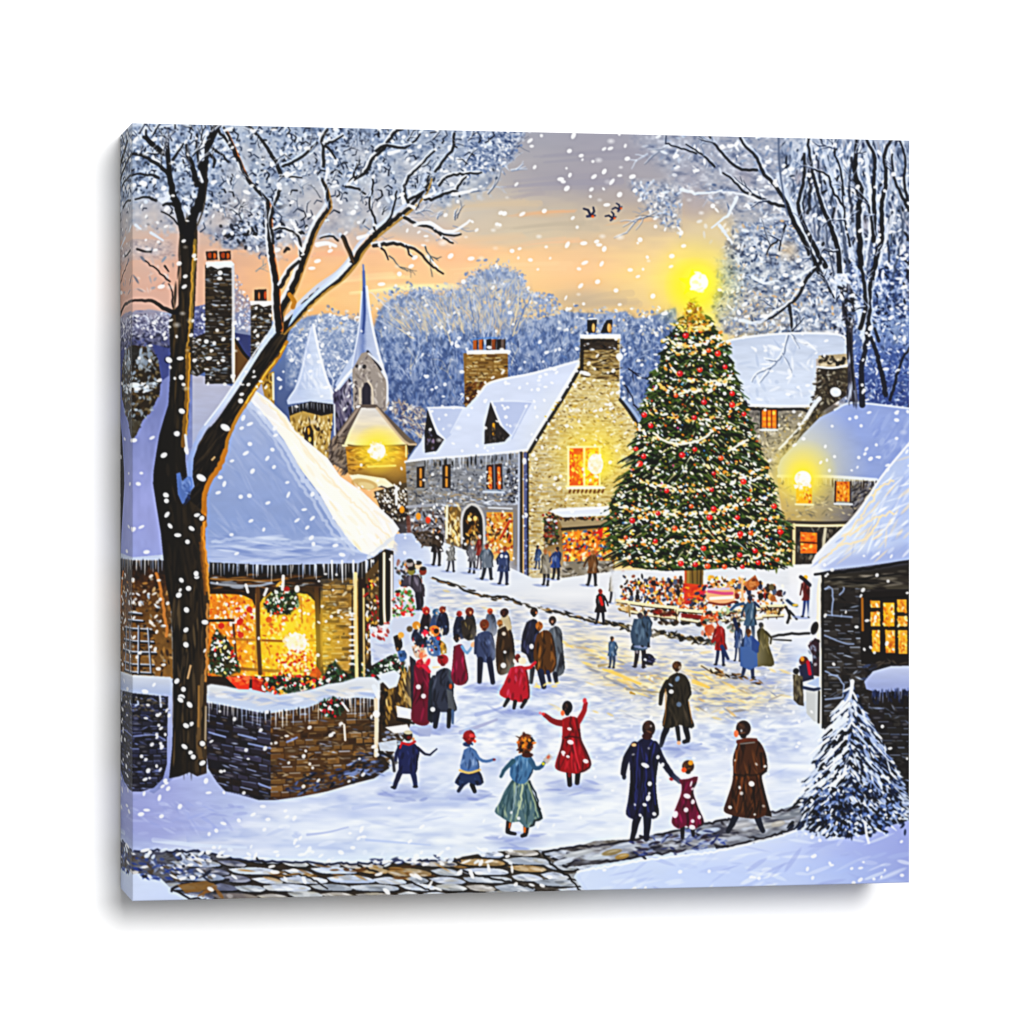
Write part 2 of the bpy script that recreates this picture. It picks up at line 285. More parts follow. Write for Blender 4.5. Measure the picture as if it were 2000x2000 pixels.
# ---- far wood
W1 = [(240, 640), (250, 618), (290, 605), (335, 612), (345, 640), (380, 660), (480, 600), (560, 640), (600, 618), (640, 612), (690, 625), (730, 640), (740, 612), (748, 598), (762, 585), (778, 578), (795, 578), (808, 567), (828, 565), (845, 574), (868, 578), (880, 568), (902, 567), (912, 555), (922, 540), (942, 530), (965, 523), (988, 524), (1008, 533), (1024, 548), (1020, 565), (1045, 578), (1062, 585), (1078, 602), (1110, 608), (1150, 612), (1190, 612), (1222, 608), (1240, 622), (1280, 615), (1320, 600), (1330, 830), (780, 920), (240, 780)]
gpoly(W1, [(540, 'a6b4cc'), (600, '8f9fbf'), (650, '7488ae'), (700, '566ea0'), (760, '42588c'), (830, '3a4a78')], ang=90, n=.12, nf=(14, 30), f=1.5)
mottle([p for p in W1 if p[0] > 640]+[(640, 900)], ['1c3468', '3f5a94', '7088b4', '9cabca', 'd0daec'], 8, 12, .5, 6, con=2.4); mottle([(560, 640), (640, 616), (700, 620), (700, 720), (560, 760)], ['6c82ae', '9db0d0', 'c8d2e4', 'ffffff'], 6, 6, .6, 6)
mottle([(745, 600), (850, 572), (950, 530), (1020, 545), (1060, 610), (1000, 650), (900, 640), (760, 650)], ['8ea2c8', 'a8b6d0', 'c8ccd0', 'dfd0b4', 'ece6dc'], 4, 11, .5, 8)
def fan(x, y): return -PI/2+(x-1000)*.0012
for k in range(60):
    x = RNG.uniform(745, 1300); y = RNG.uniform(660, 800); a = fan(x, y)+RNG.normal(0, .25); t = (y-600)/170
    twig(x, y, a, RNG.uniform(20, 45), 2.2, mix('6c82ae', '22386c', t), 1, None, .5, .7)
for k in range(90):
    x = RNG.uniform(745, 1300); y = RNG.uniform(640, 740); twig(x, y, -PI/2+(x-960)*.004+RNG.normal(0, .35), RNG.uniform(14, 40), 2.0, pick(['c8d4ea', 'dfe6f2', 'b4c2dc', 'e2d2ae', '9db2d6']), 1, None, .6, .7)
scat([p for p in W1 if p[0] > 560], 2600, ['b9c8e2', 'dfe7f4', '7d95c4', '51699c', '9db0d2', 'ffffff'], (1.5, 5), (.7, 1.6), lambda x, y: PI/2+RNG.normal(0, .7), .2, (.25, .7))
scat([(800, 650), (1320, 640), (1320, 800), (780, 880), (800, 720)], 900, ['22407e', '1c3468', '2b4a8c', '5577b4', '8fa8d6'], (3, 9), (1, 2.2), lambda x, y: PI/2+RNG.normal(0, .4), .2, (.3, .8))
scat([(770, 590), (860, 580), (1010, 540), (1060, 600), (1000, 660), (900, 640), (780, 650)], 420, ['e8d4ac', 'f2dcae', 'dcc8a8', 'f0c890'], (3, 9), (.7, 1.4), lambda x, y: -PI/2+(x-960)*.004, .3, (.35, .8))
scat([(1010, 580), (1060, 590), (1110, 610), (1040, 625), (1010, 610)], 70, ['fccf88', 'f8d8a0'], (2, 5), (1.5, 3), 0, 1, (.5, .9))
scat([(1040, 570), (1085, 575), (1100, 600), (1050, 605)], 60, ['7f93bb', '9cadcd'], (2, 4), (1.5, 2.6), 0, 1, (.6, .9))
scat([(560, 628), (700, 610), (700, 760), (640, 760), (560, 700)], 500, ['dfe6f2', 'a6b6d2', '6c82ae', '8ea0c4', 'ffffff'], (2, 7), (.8, 1.8), lambda x, y: RNG.uniform(0, PI), .3, (.4, .9))
for q in [(760, 600, 30), (800, 585, 34), (870, 590, 34), (960, 552, 44), (1000, 570, 34), (1060, 600, 26), (1110, 622, 26), (1180, 625, 26), (1240, 630, 26), (1290, 625, 26), (600, 630, 26), (650, 625, 26)]:
    for k in range(46):
        a = RNG.uniform(0, 2*PI); rr = q[2]*RNG.uniform(.55, 1.12); dab(q[0]+rr*math.cos(a)*1.1, q[1]+rr*math.sin(a), RNG.uniform(2, 5), RNG.uniform(1.4, 3), RNG.uniform(0, PI), pick(['8497ba', 'a2b0ca', 'c2cad8', 'f4d4a0', 'e0d4bc', '6c82ac', 'ffffff']), RNG.uniform(.5, .95))
for k in range(34):
    x = RNG.uniform(760, 1040); y = RNG.uniform(600, 680); L = RNG.uniform(26, 60); a = -PI/2+(x-950)*.0055+RNG.normal(0, .12)
    stroke([(x, y), (x+math.cos(a)*L*.5, y+math.sin(a)*L*.5), (x+math.cos(a)*L, y+math.sin(a)*L)], 3, pick(['dfe4ee', 'f0dcb0', 'c4cee0', '6078a8', '8093ba', 'f4ddb0']), .8, w2=1.2, wob=1.2)
gpoly(W1, [(530, 'b4bccb'), (900, '8f9dbc')], al=.24, ang=90, n=0, f=2)
# edge crumbs of the wood against the sky
for (ax, ay), (bx, by) in zip(W1[15:33], W1[16:34]):
    for k in range(16):
        t = RNG.random(); dab(ax+(bx-ax)*t+RNG.normal(0, 3), ay+(by-ay)*t+RNG.normal(-2, 5), RNG.uniform(1, 4), RNG.uniform(.7, 1.4), RNG.uniform(0, PI), pick(['8c9ec2', 'a8b6d0', 'c6cede']), .8)
# left bushes and dark gap behind the tall trunk
gpoly([(240, 622), (265, 606), (300, 606), (332, 616), (345, 690), (335, 820), (240, 820)], [(600, 'a7a2b4'), (640, '70708c'), (670, '56587a'), (700, '4a548c'), (800, '7f88b8')], ang=90, n=.12, nf=(12, 12))
scat([(240, 615), (330, 612), (340, 660), (240, 660)], 330, ['e6eaf6', 'ffffff', '3c3e58', '8486a2', 'b9bccf'], (1.5, 4), (1, 2), 0, 1.5, (.5, .95))
scat([(240, 655), (320, 650), (330, 680), (240, 690)], 130, ['23243a', '3c3e58', '8486a2'], (2, 6), (1.5, 3), 0, 1, (.5, .9))
poly([(296, 672), (330, 680), (330, 800), (318, 760), (312, 710)], '434c86', .9)
# far trees, right
gpoly([(1660, 640), (1776, 620), (1776, 800), (1655, 795)], [(640, '8ea2c6'), (700, '4a62a0'), (760, '33488a'), (800, '2f4280')], ang=90, n=.12, nf=(12, 22), al=.85)
scat([(1660, 600), (1776, 600), (1776, 800), (1660, 790)], 700, ['cfdaf0', '7d94c6', '22305c', '5570a8', 'ffffff', '9fb4dc'], (2, 6), (.8, 2), lambda x, y: RNG.uniform(0, PI), .3, (.35, .9))
# ---- left gable cottage behind the trunk, chimneys
gpoly([(330, 700), (380, 725), (384, 960), (330, 960)], [(700, '7a80a8'), (960, '9aa6d4')], ang=90)
gpoly([(376, 730), (400, 735), (455, 755), (505, 735), (530, 780), (540, 820), (520, 1090), (376, 1090)], [(730, 'bcbccd'), (860, 'b3bad6'), (1000, 'a5b2d8'), (1090, '9fb0dc')], ang=90, n=.04)
poly([(375, 640), (402, 640), (402, 725), (385, 735), (370, 730)], '2c2419')
scat([(375, 640), (402, 640), (402, 725), (375, 730)], 90, ['5e4a30', '8e8a80', '120d0a', 'c8ccd4'], (2, 5), (1, 2), 0, .5)
poly([(375, 600), (402, 595), (402, 650), (378, 660)], '5c628e')
scat([(375, 600), (402, 595), (402, 650), (378, 660)], 50, ['e6eaf6', '2c2e4a', '8e94b8'], (1.5, 4), (1, 2), 0, 1)
poly([(456, 560), (490, 590), (490, 700), (460, 660)], '8d90ac', .6)
scat([(456, 525), (492, 595), (490, 650), (456, 640)], 130, ['e6eaf6', 'ffffff', '8c8fae', 'b9a8a8'], (1.5, 4), (1, 2.4), 0, 1.5)
poly([(458, 650), (490, 655), (490, 712), (462, 668)], '3a4273'); poly([(458, 662), (492, 708), (478, 742), (455, 750)], '6e4d22'); stroke([(460, 664), (476, 690), (492, 706)], 5, '0d0a0a')
def chimney(x0, x1, y0, y1, base, cols, seed=0, mort=None):
    poly([(x0, y0), (x1, y0), (x1, y1), (x0, y1)], base)
    bricks([(x0, y0), (x1, y0), (x1, y1), (x0, y1)], cols, None, bw=(x1-x0)/2.8, bh=8.5, al=1, hl=['9aa6b4', '7a684a', 'c4ccd8'])
chimney(401, 453, 518, 750, '241c13', ['4a3b26', '352a1c', '5c4c34', '2a2118', '3c3326', '241c13'])
scat([(403, 530), (450, 530), (450, 745), (403, 745)], 40, ['aab6c6', '8c98a8', 'd4dce8', '766a52'], (2.5, 7), (1, 1.9), 0, .2, (.5, .95))
scat([(401, 650), (453, 650), (453, 748), (390, 748)], 40, ['8e9cac', '6b7480', '54461f', '15100b', 'a8b4c0'], (2.5, 8), (1, 2.2), 0, .25)
scat([(401, 520), (453, 520), (453, 745), (401, 745)], 30, ['0c0906', '7a5c2c'], (2, 6), (.8, 1.4), 0, .2, (.5, .9))
for x in (402, 428): 
    poly([(x, 492), (x+22, 490), (x+23, 507), (x+2, 509)], '1c0e08'); dab(x+8, 499, 5, 6, 0, 'a8480f', .9); dab(x+17, 500, 4, 6, 0, 'd06a1c', .9); dab(x+13, 500, 1.5, 7, 0, '0d0806')
poly([(402, 512), (452, 510), (458, 516), (456, 524), (440, 522), (425, 526), (412, 520), (403, 524)], 'eaf0fb')
stroke([(455, 522), (456, 600), (455, 680), (456, 742)], 6, 'cfd0d4', .9); stroke([(456, 640), (457, 700), (456, 745)], 4, 'fff6dc')
chimney(490, 531, 594, 720, '241b12', ['45381f', '33291b', '5a4a30', '2a2118'])
scat([(492, 600), (525, 600), (520, 700), (492, 700)], 40, ['8c94a0', '0c0906', 'b8c4d0', '6a5224'], (2, 6), (.8, 1.6), 0, .2)
poly([(497, 566), (520, 565), (521, 588), (497, 588)], '1a0f0a'); dab(506, 578, 2, 8, 0, 'c07a48'); dab(518, 577, 2.5, 9, 0, 'c8581a')
poly([(488, 588), (534, 588), (534, 595), (524, 597), (515, 600), (505, 594), (490, 597)], 'f2f5fc')
poly([(508, 735), (535, 725), (536, 800), (520, 790)], 'b08a34'); stroke([(533, 730), (534, 780)], 4, 'fdeec8'); scat([(508, 735), (530, 730), (530, 790)], 30, ['5c3f10', 'd8b860'], (2, 5), (1, 2), 1.5, .5)
# round stone gable at the left margin
G = [(236, 682), (262, 674), (292, 680), (308, 700), (314, 735), (312, 768), (296, 800), (278, 822), (266, 850), (258, 856), (236, 830)]
gpoly([(240, 800), (335, 730), (335, 1095), (240, 1095)], [(800, '8089bd'), (900, '959dd0'), (1000, 'a2a8dc'), (1095, '9fa8dc')], ang=90, n=.05, nf=(20, 40))
poly(G, '2f2517'); scat(G, 330, ['8b96a2', 'aab4be', '5c4a2c', '15100b', '76694e', '3d301d', '9aa6b0'], (2, 5.5), (1.2, 3), 0, 1.3, (.6, 1))
scat(E(285, 700, 16, 22), 26, ['a8b4c0', '8c98a6'], (4, 8), (2, 3.4), 1.2, .5); scat(E(285, 755, 22, 10), 18, ['c4cfdc', 'e8eef8'], (3, 7), (2, 3), 0, .4)
dab(262, 752, 12, 5, 0, 'dfe8f4'); dab(262, 690, 10, 14, 0, '2c2a26', .9)
poly([(250, 820), (278, 822), (262, 856), (252, 856)], '4a4436', .9)
# ---- left tower with snow cone, church
poly([(611, 632), (617, 650), (626, 690), (640, 745), (656, 780), (652, 790), (606, 784), (562, 790), (560, 782), (575, 760), (588, 720), (596, 680), (606, 640)], 'c6d1ea')
gpoly([(611, 632), (622, 690), (640, 745), (656, 780), (600, 782), (580, 770), (600, 690)], [(575, 'b6c4e2'), (615, 'd6e0f2'), (655, 'e8eefa')], ang=0, n=.04, al=.9)
stroke([(612, 634), (624, 690), (640, 745), (657, 781)], 4.5, 'f4f7fd'); stroke([(608, 640), (597, 690), (584, 745), (564, 778)], 2.5, 'e4eaf6', .8)
shade([(600, 680), (620, 690), (640, 770), (580, 770)], ['a9bade', 'eef2fb', 'ffffff'], 26, (5, 14), (1.4, 3), 1.3, .3)
poly([(564, 796), (606, 786), (652, 790), (650, 812), (640, 905), (600, 885), (568, 842)], 'b99a52')
scat([(568, 815), (650, 812), (640, 905), (600, 885), (568, 842)], 190, ['e6cf92', '7a5a22', 'f3e4b8', '4c3414', 'cdae6a', 'fff4cf'], (2, 7), (1, 2.4), PI/2, .3, (.6, 1))
poly([(563, 795), (606, 784), (654, 790), (654, 806), (628, 812), (590, 802), (566, 812)], '15131a'); icicles([(566, 796), (606, 788), (652, 794)], 15, (6, 14), ('c9d2dc', 'ffffff', '8a8f9a'), '0a0a0e', 2.2)
poly([(594, 850), (598, 834), (606, 830), (612, 842), (612, 872), (596, 866)], '2b1a0c'); dab(602, 842, 3, 7, 0, 'e9a430'); dab(605, 858, 3, 5, 0, 'f7c860'); dab(600, 852, 1.2, 14, 0, '1a0f08'); dab(622, 838, 3, 4, 0, '2a1a0c')
poly([(650, 770), (662, 752), (684, 740), (690, 870), (656, 860)], '5a5470'); scat([(650, 760), (688, 742), (690, 860), (655, 850)], 110, ['2c2a44', '7d7a92', '8f8898', '1c1a2c', 'c4c0cc'], (3, 12), (1, 2.4), PI/2, .25)
stroke([(653, 790), (654, 850)], 3, 'dfe4ee'); poly([(690, 690), (672, 720), (654, 752), (662, 762), (688, 730)], 'c4d0e8')
stroke([(688, 722), (672, 740), (656, 762)], 5, 'f4f7fd'); stroke([(640, 720), (652, 745)], 3, 'dfe6f2', .8)
poly([(706, 600), (710, 515), (715, 560), (720, 600), (733, 660), (745, 715), (756, 750), (752, 790), (694, 790), (688, 716), (697, 660)], 'aab6d6')
gpoly([(711, 516), (716, 570), (724, 620), (738, 680), (752, 740), (718, 700), (696, 705), (700, 655), (707, 580)], [(694, 'c3cde4'), (708, '7c8fc0'), (716, 'b6c2de'), (745, 'd4dcee')], ang=0, n=.03)
stroke([(710, 530), (711, 570), (712, 610), (709, 650)], 5, '3b5494', .9); stroke([(716, 560), (724, 620), (737, 680), (752, 735), (757, 782)], 4.5, 'eef2fb'); stroke([(707, 570), (701, 640), (692, 690), (688, 715)], 3, 'dfe6f4', .9); stroke([(709, 517), (711, 560)], 2.5, '6f84b8')
poly([(688, 722), (706, 690), (718, 686), (742, 722), (756, 745), (756, 800), (735, 815), (690, 800)], 'a49a92')
scat([(690, 722), (716, 690), (742, 722), (754, 748), (754, 800), (690, 800)], 120, ['c8beb4', '8a8078', 'b4aaa4', '766c6c', 'd8d0c8'], (2, 7), (1, 2.4), PI/2, .6, (.5, .9))
stroke([(718, 686), (732, 704), (744, 722)], 4, '23222e'); stroke([(720, 690), (745, 716), (756, 745), (756, 795)], 4, 'dfe2ea')
dab(711, 716, 4, 4, 0, '15131c'); dab(697, 715, 3, 3, 0, '2a2833'); poly([(707, 800), (707, 760), (712, 748), (718, 746), (724, 756), (724, 800)], '34303c'); stroke([(703, 800), (703, 758)], 3.4, 'd8ccb8'); stroke([(728, 800), (727, 758), (718, 745)], 3.4, 'd4c8b6')
scat([(690, 742), (694, 800), (700, 800), (698, 742)], 14, ['4a4448'], (2, 4), (1, 1.6), PI/2)
scat([(756, 790), (800, 850), (835, 860), (830, 800), (770, 780)], 160, ['b8a896', '7c7280', 'd8ccb8', '4c4c6c', 'e8e0d4'], (3, 9), (1, 2), lambda x, y: RNG.uniform(0, PI), .3, (.4, .9))
# chapel roof + glowing wall
poly([(655, 850), (700, 790), (735, 790), (800, 855), (815, 866), (790, 880), (795, 960), (730, 950), (640, 900), (645, 860)], '6d6058')
scat([(640, 870), (675, 830), (680, 930), (640, 905)], 130, ['54463c', '8a7c70', 'a89480', '3a2e28'], (3, 9), (1, 2.4), -.9, .4)
gpoly([(705, 796), (736, 797), (788, 862), (800, 872), (672, 868), (682, 842)], [(795, 'dcd8d4'), (825, 'e8deca'), (855, 'f4e6b0'), (870, 'fdf0bc')], ang=90, n=.05)
stroke([(736, 797), (790, 862), (812, 868)], 5, 'cdb9a0', .9); stroke([(700, 797), (662, 850)], 5, 'a8988c', .9); stroke([(670, 870), (790, 868)], 4, 'fff4c0')
gpoly([(675, 872), (797, 870), (795, 905), (798, 970), (730, 940), (680, 925)], [(870, 'a06a14'), (890, 'd09422'), (912, 'b88a3c'), (950, '6a5228')], ang=90, n=.08, nf=(20, 8))
scat([(678, 874), (792, 872), (792, 905), (680, 920)], 110, ['f2b83a', '7d4f0c', 'ffd25c', '5c3608', 'd9a03c'], (3, 8), (1, 2), .05, .3)
stroke([(680, 869), (705, 871), (795, 869)], 3, '4a2d08', .8); stroke([(719, 911), (772, 909)], 4, 'f8e08c'); stroke([(793, 870), (793, 892)], 3, 'fbe8b0'); poly([(795, 870), (812, 870), (800, 886)], '20180c')
poly([(682, 928), (700, 926), (752, 934), (772, 950), (776, 990), (768, 985), (764, 955), (745, 948), (720, 958), (690, 940)], 'f6eecb'); dab(712, 945, 26, 10, .2, 'c9a25a', .7); dab(715, 948, 16, 6, .2, 'e8d49c', .8)
glow(738, 884, 85, 'ffdc50', .75, 1.6, ry=66); glow(738, 878, 50, 'ffe83c', .95, .9)
dab(737, 881, 16, 16, 0, 'fffdf0'); scat(E(737, 881, 18, 18), 30, ['ffffff', 'fff2d8', 'ffe9a0'], (2, 5), (2, 4), 0, 1)
gpoly([(730, 960), (800, 940), (830, 1040), (800, 1060), (775, 1035), (745, 1000)], [(940, '5b4c34'), (1000, '3a2e26'), (1060, '5a5a66')], ang=90, n=.1)
scat([(728, 962), (800, 950), (800, 1010), (770, 1020), (745, 985)], 230, ['1c140e', '0b0806', '6a5c44', 'e8e4da', 'ffffff', '3c2a18', '8c7c60'], (1.5, 4), (1.2, 2.6), 0, 1.5, (.7, 1))
stroke([(774, 950), (774, 985)], 5, 'eef0f0')
# ---- house in the middle
poly([(905, 690), (992, 690), (992, 745), (910, 800), (908, 790)], '8c6a30')
bricks([(912, 690), (992, 690), (992, 745), (950, 775), (908, 795)], ['b08c4a', '96723a', 'c4a468', '7a5a2a', 'a88448', '6a4a1c'], None, bw=17, bh=7.5, al=1, hl=['e8d8a8', 'd8c088'])
scat([(912, 692), (990, 692), (990, 742), (912, 780)], 50, ['3a2810', 'dccb9c', 'f0e8d4', '5c4018', 'c09030', '201408'], (2, 6), (.9, 1.6), 0, .4, (.5, .9))
scat([(910, 750), (950, 745), (930, 780), (908, 790)], 60, ['5c3208', '7a4a14', '3a2008'], (3, 8), (1, 2), -.6, .3)
for x, c in ((924, 'b0621c'), (935, 'c06c20'), (950, '1c100a'), (960, '8a4a1a'), (970, '241a1a'), (978, '6a5a54')): poly([(x, 663), (x+9, 662), (x+8, 683), (x, 683)], c); dab(x+8, 672, 1.2, 10, 0, '140c08', .8)
stroke([(920, 664), (950, 660), (970, 660)], 3, '5b88c4', .8); poly([(911, 684), (994, 683), (995, 690), (912, 692)], 'f4f6fb')
ROOF = [(1134, 702), (1043, 727), (960, 745), (935, 768), (910, 795), (890, 792), (907, 772), (906, 768), (890, 792), (835, 795), (834, 830), (822, 862), (792, 903), (835, 897), (935, 891), (1016, 882), (1034, 878), (1085, 800), (1130, 722)]
gpoly(ROOF, [(790, 'd8dff2'), (900, 'bfcae6'), (1000, 'c9d3ec'), (1130, 'd9e1f4')], ang=20, n=.035, nf=(60, 20))
stroke([(1134, 703), (1043, 728), (960, 746), (935, 770)], 4, 'f2f5fc'); stroke([(792, 902), (835, 896), (935, 889), (1020, 880), (1034, 876)], 5, 'eef2fb')
poly([(958, 783), (1042, 782), (1030, 800), (1000, 858), (990, 850), (975, 815)], 'b4c0e2', .7); stroke([(958, 784), (1000, 783), (1042, 785)], 3, 'e8eefa', .8); stroke([(1030, 790), (1008, 835), (995, 860)], 3, 'dde5f6', .8)
poly([(838, 797), (904, 796), (880, 850), (868, 860), (852, 835)], 'b9c5e4', .6); stroke([(905, 797), (880, 845)], 2.5, 'e2e9f7', .8); stroke([(835, 796), (905, 796)], 3, 'eef2fb')
stroke([(960, 784), (972, 815), (985, 842), (997, 850)], 4, 'e8edf9'); stroke([(838, 800), (852, 838), (868, 858)], 4, 'e8edf9')
poly([(835, 800), (842, 820), (853, 848), (867, 858), (853, 880), (830, 884), (829, 845)], '1c1618'); scat([(833, 840), (848, 845), (850, 878), (831, 880)], 22, ['6e6c88', '3c3028', '94809a', '0d0a0c'], (2, 6), (1, 2.4), PI/2, .4)
poly([(958, 785), (964, 800), (976, 830), (996, 850), (985, 862), (946, 867), (947, 830)], '2e2826'); stroke([(964, 828), (964, 848)], 5, 'd49a2c'); scat([(950, 830), (985, 845), (985, 860), (948, 862)], 20, ['6a6460', '141010', '4c4440'], (2, 6), (1, 2), PI/2, .3)
# front wall of the house
FW = [(792, 903), (835, 898), (1018, 884), (1018, 1120), (960, 1090), (870, 1060), (800, 1040), (795, 960)]
gpoly(FW, [(792, '8c8478'), (830, '8f8f90'), (1018, '8d93a2')], ang=0, n=.06, nf=(16, 8))
bricks(FW, ['9a9a98', '86888e', '77797e', 'a8aab0', '8c8274', '6c6e76'], None, bw=17, bh=7, slope=.05, al=.7)
scat([(795, 915), (1018, 900), (1018, 1000), (800, 1000)], 520, ['c4c8d0', '5c5e66', '3c3e48', 'dfe3ea', '6a7690', 'a89a84'], (1.5, 4.5), (.9, 1.8), 0, 1, (.4, .9))
scat([(985, 910), (1018, 905), (1018, 1010), (985, 1010)], 130, ['2a2a34', 'dfe6f2', '54586a', '1c1c24'], (1.5, 3.5), (1.2, 2.4), 0, 1)
icicles([(830, 900), (935, 893), (1015, 885)], 30, (8, 24), ('c2ccdf', 'e8eef8', '9aa4b8'), '14120f', 2.6)
for x0, x1, y0, y1 in ((816, 827, 912, 952), (866, 878, 908, 953)):
    poly([(x0-2, y0), (x1+2, y0-2), (x1+2, y1), (x0-2, y1)], '2a1c14'); stroke([((x0+x1)/2, y0+4), ((x0+x1)/2, y1-4)], 5, 'c98a38'); dab((x0+x1)/2, y0+24, 3, 2, 0, '3a2010')
poly([(950, 908), (980, 905), (982, 955), (950, 955)], '3c1c10'); 
for x in (957, 974): stroke([(x, 914), (x+1, 952)], 6.5, 'd8702a'); scat(E(x, 935, 4, 18), 16, ['ffb84c', 'a8280c', 'f8944a', 'ffd890'], (1.5, 3.5), (1, 2), 1.5)
stroke([(965, 908), (966, 954)], 3.4, '6c6a74'); stroke([(944, 960), (984, 961)], 4, 'cfd6e2')
stroke([(795, 990), (860, 985), (940, 982), (1010, 985)], 6, 'b4b8c4', .7); scat([(850, 962), (1000, 962), (1000, 990), (850, 990)], 80, ['dfe4ee', '8c8a86', 'b09a78', '6c6e78'], (3, 9), (1, 1.8), .2, .4)
# ground-floor shops
gpoly([(800, 1000), (1018, 985), (1018, 1120), (960, 1090), (800, 1060)], [(1000, '8f8d90'), (1060, '70686a'), (1120, 'a4a6b0')], ang=90, n=.1)
scat([(800, 995), (870, 990), (870, 1060), (790, 1050)], 150, ['3c3438', '5c565c', '1c181a', 'c8ccd4', '9a9ca8', '7c5c48'], (2, 6), (1.2, 2.4), 0, 1)
for p in [(817, 1008), (785, 995), (836, 1015)]: dab(p[0], p[1], 5, 7, 0, 'f0a02c' if p[0] != 836 else 'e0481c', .95)
stroke([(797, 1010), (800, 1055)], 8, '7a4a3c', .8)
poly([(868, 990), (900, 990), (900, 1068), (872, 1062)], '7c6236'); scat([(868, 990), (898, 990), (898, 1065), (872, 1060)], 60, ['f4d488', 'fbe8b4', 'b88c3a', '4c3414', 'fff4d4'], (3, 11), (1.4, 2.6), PI/2, .4); stroke([(873, 988), (872, 1050)], 5, 'fdf2cc')
poly([(903, 1085), (903, 1015), (910, 995), (921, 987), (932, 992), (942, 1010), (944, 1080)], '1e140c'); stroke([(902, 1060), (902, 1010), (910, 992), (921, 984), (934, 990), (944, 1012), (946, 1060)], 5, 'c9c6c2', sm=True)
scat([(910, 1005), (932, 1000), (938, 1060), (910, 1060)], 60, ['8a5c20', 'c88c3a', 'e8b860', '2a180a', '5c3a14'], (2, 7), (1.4, 2.6), 1.5, .5); dab(917, 1014, 4, 4, 0, 'f8dca0'); dab(928, 1012, 4, 5, 0, 'f0c474')
poly([(950, 1000), (1002, 1000), (1002, 1095), (952, 1090)], 'd8a03c'); scat([(952, 1004), (1000, 1004), (1000, 1080), (952, 1080)], 150, ['fbe0a0', 'f0b450', 'c8541c', 'fff2d0', '9c3814', 'e88828', '3a1c0c', 'ffcf70'], (2, 7), (1.4, 3), 0, 1.4)
stroke([(950, 994), (1000, 996), (1006, 1010), (1006, 1100)], 6, '8f8780'); stroke([(954, 991), (1000, 993)], 3, 'dfe2e8'); stroke([(978, 1050), (996, 1016)], 5, 'c04414'); 
# gable wall, warm
GW = [(1132, 712), (1134, 660), (1211, 660), (1211, 780), (1250, 838), (1262, 880), (1210, 1000), (1196, 1145), (1030, 1128), (1030, 884), (1085, 800)]
gpoly(GW, [(1030, 'beb294'), (1110, 'd0c294'), (1180, 'd4c48c'), (1260, 'ccc2a0')], ang=0, n=.08, nf=(14, 7))
bricks(GW, ['d8c078', 'c0a254', 'b09044', 'e4d090', 'caae62', 'a88840', 'dcc88c'], None, bw=19, bh=7.5, al=.8)
bricks(GW, ['e8dcb0', 'd8c488', 'c8ac64', 'f0e6c4', 'b89a58'], None, bw=11, bh=6.5, al=.5)
scat(GW, 1150, ['7a5a24', 'f6e8b8', 'fffbe8', '9c7c38', 'e8d494', '5c4018', 'ffffff', 'b48c3c'], (1.6, 4.6), (.9, 1.7), 0, .55, (.4, .95))
CH = [(1134, 660), (1211, 660), (1210, 745), (1134, 735)]
gpoly(CH, [(1134, '4c3c22'), (1150, '7a6234'), (1211, '9c8450')], ang=0, n=.06, al=.75)
bricks(CH, ['8a7040', '5c4824', 'a88c50', '4a3818', 'c0a46a', '6c5228'], None, bw=22, bh=8, al=1, hl=['e8dcb4', 'c8b07c'])
scat(CH, 90, ['2a1c0c', '1a1008', 'e8dcb0', 'd0b880', '4c3818'], (3, 9), (.9, 1.7), 0, .25, (.5, .95))
poly([(1134, 662), (1206, 662), (1206, 682), (1134, 684)], '2c2420', .85); scat([(1134, 662), (1206, 662), (1206, 682), (1134, 684)], 30, ['0c0808', '5c4c34', 'dfe4ee', '3c2c1c'], (2, 6), (1.4, 2.4), 0); stroke([(1137, 662), (1136, 722)], 7, '1c1610', .85)
poly([(1132, 653), (1212, 652), (1213, 661), (1134, 661)], 'f3f6fc'); stroke([(1211, 662), (1210, 775)], 2.6, 'dfe4ee', .6)
for x in (1147, 1177): poly([(x, 625), (x+19, 624), (x+18, 634), (x+15, 650), (x, 650)] if x < 1160 else [(x+2, 634), (x+8, 625), (x+19, 624), (x+17, 650), (x-4, 650)], '0e0a0a'); dab(x+12, 640, 3.4, 9, 0, 'e2b06c'); 
dab(1192, 641, 2.6, 9, 0, 'e2a858', .8); stroke([(1150, 622), (1164, 622)], 2, 'ffffff', .8); dab(1144, 729, 10, 4, .3, 'f4f7fd'); dab(1210, 696, 7, 7, .3, 'eef2fb')
stroke([(1131, 722), (1108, 762), (1085, 800), (1058, 842), (1034, 882)], 6.5, '0d0c12', sm=True); stroke([(1128, 714), (1105, 752), (1082, 790), (1054, 836), (1032, 872)], 5, 'eef3fc')
stroke([(1211, 780), (1228, 802), (1246, 830)], 6, '121018'); stroke([(1215, 776), (1235, 800), (1250, 822)], 5, 'a9bede', .9); poly([(1214, 778), (1250, 770), (1252, 830)], '8fa4cc', .5)
for k, (x, y) in enumerate([(1218, 750), (1238, 790), (1228, 720)]): twig(x, y, .9, 30, 3, '1c2038', 1)
glow(1150, 870, 150, 'fbe9a4', .45, 1.3); glow(1160, 890, 95, 'ffe63c', .8, 1.2)
scat(E(1150, 830, 90, 60), 120, ['fff6c8', 'e8c850', 'ffffff', 'c8a030'], (2, 4.6), (1, 1.9), 0, .5, (.4, .9))
poly([(1110, 874), (1170, 874), (1170, 950), (1110, 950)], 'ea6a10'); scat([(1112, 876), (1168, 876), (1168, 946), (1112, 946)], 150, ['ffb400', 'ff9a10', 'd83808', 'ffd820', 'ff7a10', 'fff06a'], (2, 6), (1.4, 2.8), 1.5, .6)
